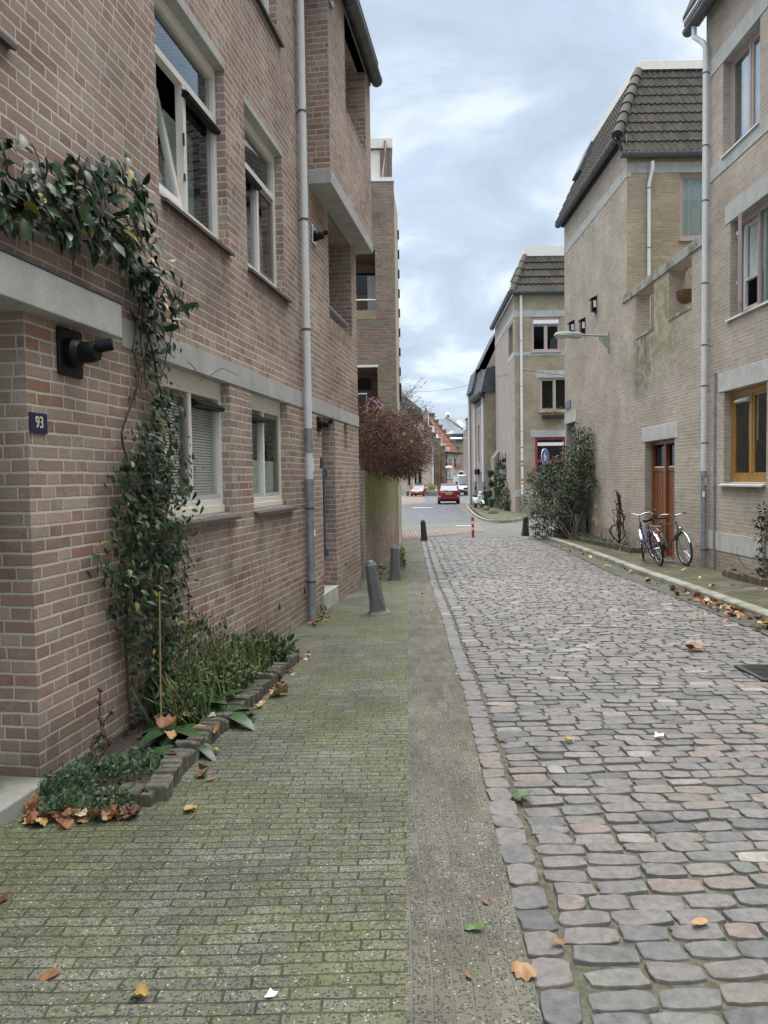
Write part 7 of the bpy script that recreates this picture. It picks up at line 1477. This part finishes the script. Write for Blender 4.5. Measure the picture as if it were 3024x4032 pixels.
# twisted dead vine stump
Yv = 19.3; xb, zb_ = onY(Yv, 2449, 2130); t = thing('twisted_vine', (6.12, Yv, gz(Yv) + .1), 'twisted leafless brown vine standing in the planter left of the wooden door', 'dead vine')
m = MB(); c4 = lambda x, y: np.array((onY(Yv, 2000 + x / 2.37, 1600 + y / 2.37)[0] * 6.15 / 6.2 - .02, Yv, onY(Yv, 2000 + x / 2.37, 1600 + y / 2.37)[1]))
def vl(pts_, r, j=.015):
    P_ = [c4(*q) for q in pts_]; Q = []
    for a, b in zip(P_, P_[1:]):
        for s in np.linspace(0, 1, 6)[:-1]: Q.append(a * (1 - s) + b * s + R10.normal(0, j, 3))
    Q.append(P_[-1]); m.tube(Q, r, 7)
for k in range(9): x = 1040 + R10.uniform(-8, 40); vl([(1065, 1262), (1055 + R10.uniform(-15, 20), 1100), (1060 + R10.uniform(-15, 25), 950), (x, R10.uniform(790, 850))], .014, .025)
vl([(1060, 1262), (990, 1200), (965, 1155), (1000, 1115), (1060, 1100), (1080, 1030)], .018); vl([(1070, 1255), (1115, 1210), (1120, 1170), (1085, 1110), (1110, 1040), (1085, 960)], .016); vl([(1020, 1240), (975, 1170), (1005, 1120)], .012); vl([(1025, 1110), (1012, 1040), (1015, 970), (1040, 960)], .010); vl([(1100, 1200), (1105, 1080), (1090, 1000)], .012)
vl([(1020, 790), (1060, 810), (1085, 850)], .012); vl([(1010, 880), (1045, 910)], .01)
obj('stem', m, M['dead'], t, smooth='full')
# yellow pruned stump
m = MB(); vl([(855, 1178), (850, 1110), (825, 1045)], .02, .01); vl([(855, 1178), (870, 1060), (865, 980), (835, 925)], .016, .01); tag(obj('pruned_stump', m, M['cane'], None, smooth='full'), 'pale forked pruned stump between the cabinet and the twisted vine', 'stump')
# shrub at right edge
t = thing('evergreen_shrub', (6.1, 11.6, gz(11.6) + .1), 'sparse glossy evergreen shrub cut off by the right edge of the picture', 'shrub'); m = MB(); ms = MB()
for (x, y, r) in ((3010, 2010, 35), (2995, 2060, 22), (3015, 2110, 40), (3000, 2190, 30), (3015, 2260, 25), (3040, 2080, 60), (3050, 2200, 60), (2990, 2275, 32), (3020, 2290, 40)):
    xx, z_ = onY(12.1, x, y); rr_ = r / FPX * 12.1; clump(m, (xx, 12.1, z_), (rr_,) * 3, int(260 * rr_) + 16, .075, .38, .2, .25)
    ms.tube([(6.15, 11.9, gz(12) + .1), (xx, 12.1, z_)], .005, 5, False)
obj('foliage', m, M['bushleaf'], t, smooth='full'); obj('stems', ms, M['bark'], t)
m = MB(); q = [onY(12.6, 2700 + x / 1.815, 2000 + y / 1.815) for x, y in ((450, 440), (390, 380), (365, 320), (370, 275))]; m.tube([(min(a, 6.2), 12.6, b) for a, b in q], .004, 5); tag(obj('thin_shoot', m, M['stem'], None), 'single bare thin shoot curving against the concrete plinth', 'plant')
# ivy on the corner house side
it = thing('ivy', (7.3, 45.5, gz(45)), 'ivy climbing the side wall of the corner house behind the boulders', 'climbing plant'); m = MB(); R11 = np.random.RandomState(3)
for (x, y, r) in ((985, 1000, 40), (1000, 900, 40), (1010, 1080, 40), (960, 1130, 30), (1040, 900, 20), (1035, 800, 15), (1045, 740, 10), (975, 800, 22), (965, 860, 25), (1000, 760, 14), (1070, 1040, 35), (1080, 1120, 30), (1040, 1180, 35), (975, 740, 12), (1020, 970, 30), (905, 860, 28), (910, 960, 25), (895, 1050, 18), (1075, 1180, 20)):
    sxp, syp = c5(x, y); d = ray(sxp, syp)
    if x > 955: u, z_ = FS.uz(sxp, syp); c = np.array(FS(u, .12, z_)); Y = c[1]
    else: xx, z_ = onY(49.0, sxp, syp); c = np.array((xx, 49.0, z_)); Y = 49
    rr_ = r / 2.37 / FPX * Y; clump(m, c, (rr_ * .5 + .08, rr_ * 5 if x > 955 else .15, rr_ * 1.15), int(900 * rr_) + 30, .12, .8, -.2, .2, 1, .4, R11)
obj('foliage', m, M['bushleaf'], it, smooth='full')
m = MB()
for x0, x1 in ((985, 975), (1030, 1010), (1045, 1075), (1000, 985)):
    pts_ = []
    for s in np.linspace(0, 1, 8): sxp, syp = c5(x1 + (x0 - x1) * s + R11.normal(0, 4), 1190 - 520 * s); u, z_ = FS.uz(sxp, syp); pts_.append(FS(u, .06, z_))
    m.tube(pts_, .03, 5)
obj('stems', m, M['bark'], it)
m = MB(); 
for k in range(8): clump(m, onY(93, *q9(520 + k * 18, 1500))[0:1] and (onY(93, *q9(520 + k * 18, 1500))[0], 93, onY(93, *q9(520 + k * 18, 1500))[1] + R11.uniform(-.1, .2)), (.35, .3, .4), 130, .13, .5, .5, .2, 1, 1, R11)
M['yshrub'] = mat_leaf('yellow_green_leaf', [(0., (.14, .16, .03)), (.5, (.32, .30, .05)), (1., (.5, .42, .07))], .6); tag(obj('yellow_shrub', m, M['yshrub'], None, smooth='full'), 'yellow green shrub behind the low wall beside the small red car', 'shrub')
m = MB(); a = onY(YC - .2, *r1(945, 2015))[0]; b = onY(YC - .2, *r1(1135, 2015))[0]; z_ = cu_(1040, 2030)[1]
for k in range(9): clump(m, (a + (b - a) * k / 8, YC - .2, z_ + .15), (.14, .1, .2), 40, .1, .25, .9, .1, 1, 1, R11)
M['drygrass'] = mat_leaf('dry_flower', [(0., (.2, .16, .07)), (1., (.4, .3, .12))], .8); tag(obj('window_box_plant', m, M['drygrass'], None), 'dry ochre grasses in the window box on the yellow corner house', 'plant')
# --- bare tree on the left beyond
tr = thing('bare_tree', (-.2, 60, gz(60)), 'nearly leafless tree with fine twigs rising beyond the brown flats', 'tree'); m = MB(); ml = MB(); R12 = np.random.RandomState(17)
def grow(p, d, L, r, lv):
    q = p + d * L; m.tube([p, p + d * L * .5 + R12.normal(0, L * .03, 3), q], [r, r * .8, r * .62], 5 if lv < 3 else 3, False)
    if lv >= 6:
        if R12.rand() < .25: leaf(ml, q, d, R12.normal(0, 1, 3), .16, .11, .2, .2, 1)
        return
    for k in range(3 if lv < 2 or R12.rand() < .35 else 2):
        nd = unit(d + R12.normal(0, .42, 3) + np.array((.12, 0, .06))); grow(q if k else p + d * L * R12.uniform(.6, .95), nd, L * R12.uniform(.66, .86), r * .6, lv + 1)
for k, (dx, ln) in enumerate(((.15, 1.7), (.4, 1.6), (-.1, 1.9), (.6, 1.3))): grow(np.array((-.2, 60., 4.6)), unit((dx, R12.normal(0, .3), 1.)), ln, .13, 0)
mtr = MB().tube([(-.2, 60, -1), (-.3, 60, 2), (-.2, 60, 4.7)], [.28, .22, .17], 8)
obj('branches', m, M['bark'], tr); obj('trunk', mtr, M['bark'], tr, smooth='full'); obj('leaves', ml, M['drygrass'], tr)
# ------------------------------------------------------------------ fallen leaves
def leafmat(name, c, c2): 
    k = NT(name); p_ = k.n('ShaderNodeTexCoord').outputs['Object']; return k.fin(k.mix(k.ss(k.noise(p_, 35, 4), .35, .65), c, c2), .6)
LM = {'brown': leafmat('leaf_brown', (.17, .075, .03), (.30, .15, .065)), 'dark': leafmat('leaf_dark', (.07, .035, .022), (.14, .07, .04)), 'tan': leafmat('leaf_tan', (.42, .26, .13), (.30, .17, .08)), 'yellow': leafmat('leaf_yellow', (.50, .37, .12), (.38, .24, .08)), 'green': leafmat('leaf_green', (.07, .14, .04), (.11, .18, .06)), 'orange': leafmat('leaf_orange', (.26, .10, .045), (.19, .08, .035)), 'pale': leafmat('leaf_pale', (.60, .52, .38), (.45, .34, .2))}
def leafmesh(kind, seed):
    r_ = np.random.RandomState(seed); m = MB(); n = 40
    if kind == 'oval':
        rad = lambda a: .5 / math.sqrt((math.cos(a) / 1.0) ** 2 + (math.sin(a) / .55) ** 2)
    else:
        pa = [0, 16, 34, 52, 74, 96, 122, 146, 165, 180]; pr_ = [1., .78, .92, .72, .86, .68, .68, .55, .5, .22]
        rad = lambda a: .62 * float(np.interp(abs((math.degrees(a) + 180) % 360 - 180), pa, pr_)) * (1 + .06 * math.sin(11 * a + seed))
    c1, c2_ = r_.normal(0, .5), r_.normal(0, .35); cu = r_.uniform(.15, .6) * (1 if kind != 'oval' else .12); sg_ = -1 if r_.rand() < .45 else 1; ky = .22 if kind != 'oval' else .12; c1, c2_ = (c1, c2_) if kind != 'oval' else (c1 * .3, c2_ * .4)
    H_ = lambda x, y: .12 * (sg_ < 0) + sg_ * (cu * (x * x * .5 + y * y * 1.6) + ky * (abs(y) + .0)) + c1 * x * y + c2_ * x * x * .6 + .05 * math.sin(9 * x + seed) * math.cos(8 * y)
    rings = []
    for q in (.35, .7, 1.): rings.append([(rad(a) * q * math.cos(a), rad(a) * q * math.sin(a)) for a in np.linspace(0, 2 * math.pi, n, endpoint=False)])
    vs = [(0, 0, H_(0, 0) + .03)] + [(x, y, H_(x, y) + .03) for rg in rings for x, y in rg]
    fs = [(0, 1 + i, 1 + (i + 1) % n) for i in range(n)] + [(1 + (k + 1) * n + i, 1 + (k + 1) * n + (i + 1) % n, 1 + k * n + (i + 1) % n, 1 + k * n + i) for k in range(2) for i in range(n)]
    m.add(vs, fs); m.tube([(-.45, 0, H_(-.45, 0) + .03), (-.65, .03, .05), (-.85, .1, .06)], .012, 4)
    me = bpy.data.meshes.new('leaf_shape'); me.from_pydata(m.v, [], m.f); me.polygons.foreach_set('use_smooth', [True] * len(me.polygons)); me.update(); return me
LMS = {}
for k_ in ('oval', 'maple'):
    for c_ in LM:
        for s_ in range(3):
            me = leafmesh(k_, s_ * 7 + len(c_)); me.materials.append(LM[c_]); LMS[(k_, c_, s_)] = me
def drop(x, y, size, kind, colr, label, group=None, dz=0., R_=R8, tilt=.15):
    o = bpy.data.objects.new('fallen_leaf', LMS[(kind, colr, int(R_.randint(3)))]); COL.objects.link(o); zb_ = gz(y) + .024 + dz + size * .05
    o.location = (x, y, zb_); o.scale = (size, size * R_.uniform(.75, 1), size * R_.uniform(.7, 1.2)); o.rotation_euler = (R_.normal(0, tilt), R_.normal(0, tilt), R_.uniform(0, 6.28)); tag(o, label, 'leaf', group); return o
D2 = 1.8228
for x, y, s, k_, c_, lb in ((1493, 1408, .17, 'maple', 'brown', 'curled brown leaf alone on the far cobbles at the right'), (1131, 1735, .13, 'oval', 'green', 'large green leaf lying on the cobbles beside the border stones'), (1026, 2021, .07, 'oval', 'green', 'green oval leaf on the lengthwise paver strip'), (1127, 2112, .09, 'maple', 'tan', 'crumpled tan leaf on the paver strip near the border stones'), (300, 2170, .06, 'maple', 'yellow', 'yellow brown leaf with stalk on the pavement near the bottom edge'), (109, 2124, .06, 'oval', 'brown', 'rolled brown leaf near the bottom left corner'), (407, 1763, .07, 'maple', 'yellow', 'bright yellow leaf on the pavement beside the edging blocks'), (605, 1510, .16, 'maple', 'tan', 'large tan leaf on the mossy pavement right of the planting strip'), (1226, 1608, .06, 'maple', 'yellow', 'small yellow leaf between the cobbles'), (1511, 2008, .06, 'oval', 'tan', 'pale rolled leaf on the cobbles at the lower right'), (1088, 1606, .06, 'oval', 'orange', 'small orange leaf on the cobbles near the border stones'), (1049, 1962, .03, 'oval', 'orange', 'tiny orange leaf on the paver strip'), (1205, 2052, .05, 'oval', 'brown', 'thin brown leaf on a dark border stone'), (1012, 2125, .03, 'oval', 'orange', 'tiny red brown leaf low on the paver strip'), (455, 1695, .05, 'oval', 'brown', 'small brown leaf on the pavement near the dock plant'), (360, 1612, .13, 'maple', 'orange', 'big orange brown leaf caught on the planting strip'), (1340, 1408, .05, 'oval', 'green', 'small green leaf near the lone brown leaf'), (5, 1960, .06, 'oval', 'dark', 'dark leaf at the left edge of the picture'), (150, 1250, .06, 'oval', 'dark', None)):
    if lb is None: continue
    q = G(x * D2, y * D2); o = drop(q[0], q[1], s * 1.1, k_, c_, lb, None, .1 if 'strip' in lb and 'caught' in lb else 0.)
for x, y, lb in ((587, 2167, 'scrap of white paper on the pavement at the bottom'), (1424, 1598, 'white paper scrap lying on the cobbles')):
    q = G(x * D2, y * D2); g = gz(q[1]) + .026; s = .022 if y > 2000 else .04; m = MB(); pts_ = [(q[0] + s * a, q[1] + s * b, g + s * c) for a, b, c in ((-1, -.5, 0), (-.2, -.8, .25), (.5, -.4, .05), (.9, .3, .3), (.1, .6, .1), (-.3, .9, .4), (-.6, .2, .1))]; m.add(pts_, [(0, 1, 6), (1, 2, 4, 6), (2, 3, 4), (4, 5, 6)]); tag(obj('paper_scrap', m, M['white'], None), lb, 'litter')
R13 = np.random.RandomState(5); cols = ['brown', 'dark', 'tan', 'yellow', 'orange', 'pale']
def pile(n, fx, size, label, group, w=(.3, .22, .2, .08, .12, .08), dz=0.):
    for i in range(n):
        x, y = fx(); drop(x, y, size * R13.uniform(.6, 1.25), 'maple' if R13.rand() < .75 else 'oval', cols[R13.choice(6, p=w)], label, group, dz + R13.rand() * .03, R13, .35)
kx = lambda y: float(np.interp(y, [p[1] for p in KERB], [p[0] for p in KERB]))
def gut():
    y = R13.choice([R13.uniform(7.3, 9.2), R13.uniform(8.8, 10.6), R13.uniform(9, 13), R13.uniform(12, 22)], p=[.38, .27, .2, .15]); return kx(y) - abs(R13.normal(0, .14)) - .03, y
pile(125, gut, .11, 'dry leaf in the drift along the right kerb', 'leaves drifted along the right kerb')
def gut2(): y = R13.uniform(4.5, 7.4); return kx(y) - abs(R13.normal(0, .15)) - .03, y
pile(30, gut2, .11, 'dry leaf in the drift along the right kerb', 'leaves drifted along the right kerb')
def corner():
    t_ = R13.rand(); X_, Y_ = (R13.uniform(60, 325), 0) if t_ < .72 else (R13.uniform(35, 100), R13.uniform(1715, 1775))
    if not Y_: Y_ = float(np.interp(X_, [60, 120, 200, 280, 325], [1790, 1785, 1782, 1768, 1745])) + R13.normal(0, 8)
    q = G(X_ * 1.8228, Y_ * 1.8228); return q[0], q[1]
pile(64, corner, .08, 'dry brown leaf piled at the foot of the near brick corner', 'leaves piled at the near wall corner', (.36, .3, .12, .06, .12, .04))
def strip(): u = R13.uniform(.2, 1.3); q = uw(u, R13.uniform(.2, .7)); return q[0], q[1]
pile(14, strip, .10, 'dry leaf lying among the planting strip weeds', 'leaves in the planting strip', (.3, .2, .2, .1, .15, .05), .06)
def edge_(): t_ = R13.uniform(3.9, 7.2); return float(np.interp(t_, [3.6, 4.4, 5.5, 6.9], [-1.02, -1.03, -.92, -.78])) + abs(R13.normal(0, .04)), t_
pile(26, edge_, .06, 'small dry leaf beside the edging blocks', 'leaves beside the edging blocks')
def pbase(): q = uw(5.35 + R13.normal(0, .18), .12 + abs(R13.normal(0, .06))); return q[0], q[1]
pile(28, pbase, .06, 'small dry leaf heaped at the foot of the left downpipe', 'leaves at the left downpipe')
def bol(): q = G(1510 + R13.normal(0, 14), 2262 + R13.normal(0, 14)); return q[0], q[1]
pile(24, bol, .09, 'dry leaf heaped between the garden wall and the upright bollard', 'leaves behind the bollards')
def scat():
    return R13.uniform(-.9, .9), R13.uniform(5.5, 13)
pile(14, scat, .045, 'small leaf scattered on the far mossy pavement', 'leaves scattered on the pavement', (.3, .3, .15, .1, .1, .05))
def rp(): y = R13.uniform(8, 20); return R13.uniform(kx(y) + .3, 6.15), y
pile(26, rp, .10, 'dry leaf scattered on the right pavement', 'leaves on the right pavement', (.3, .1, .3, .05, .1, .15), .085)
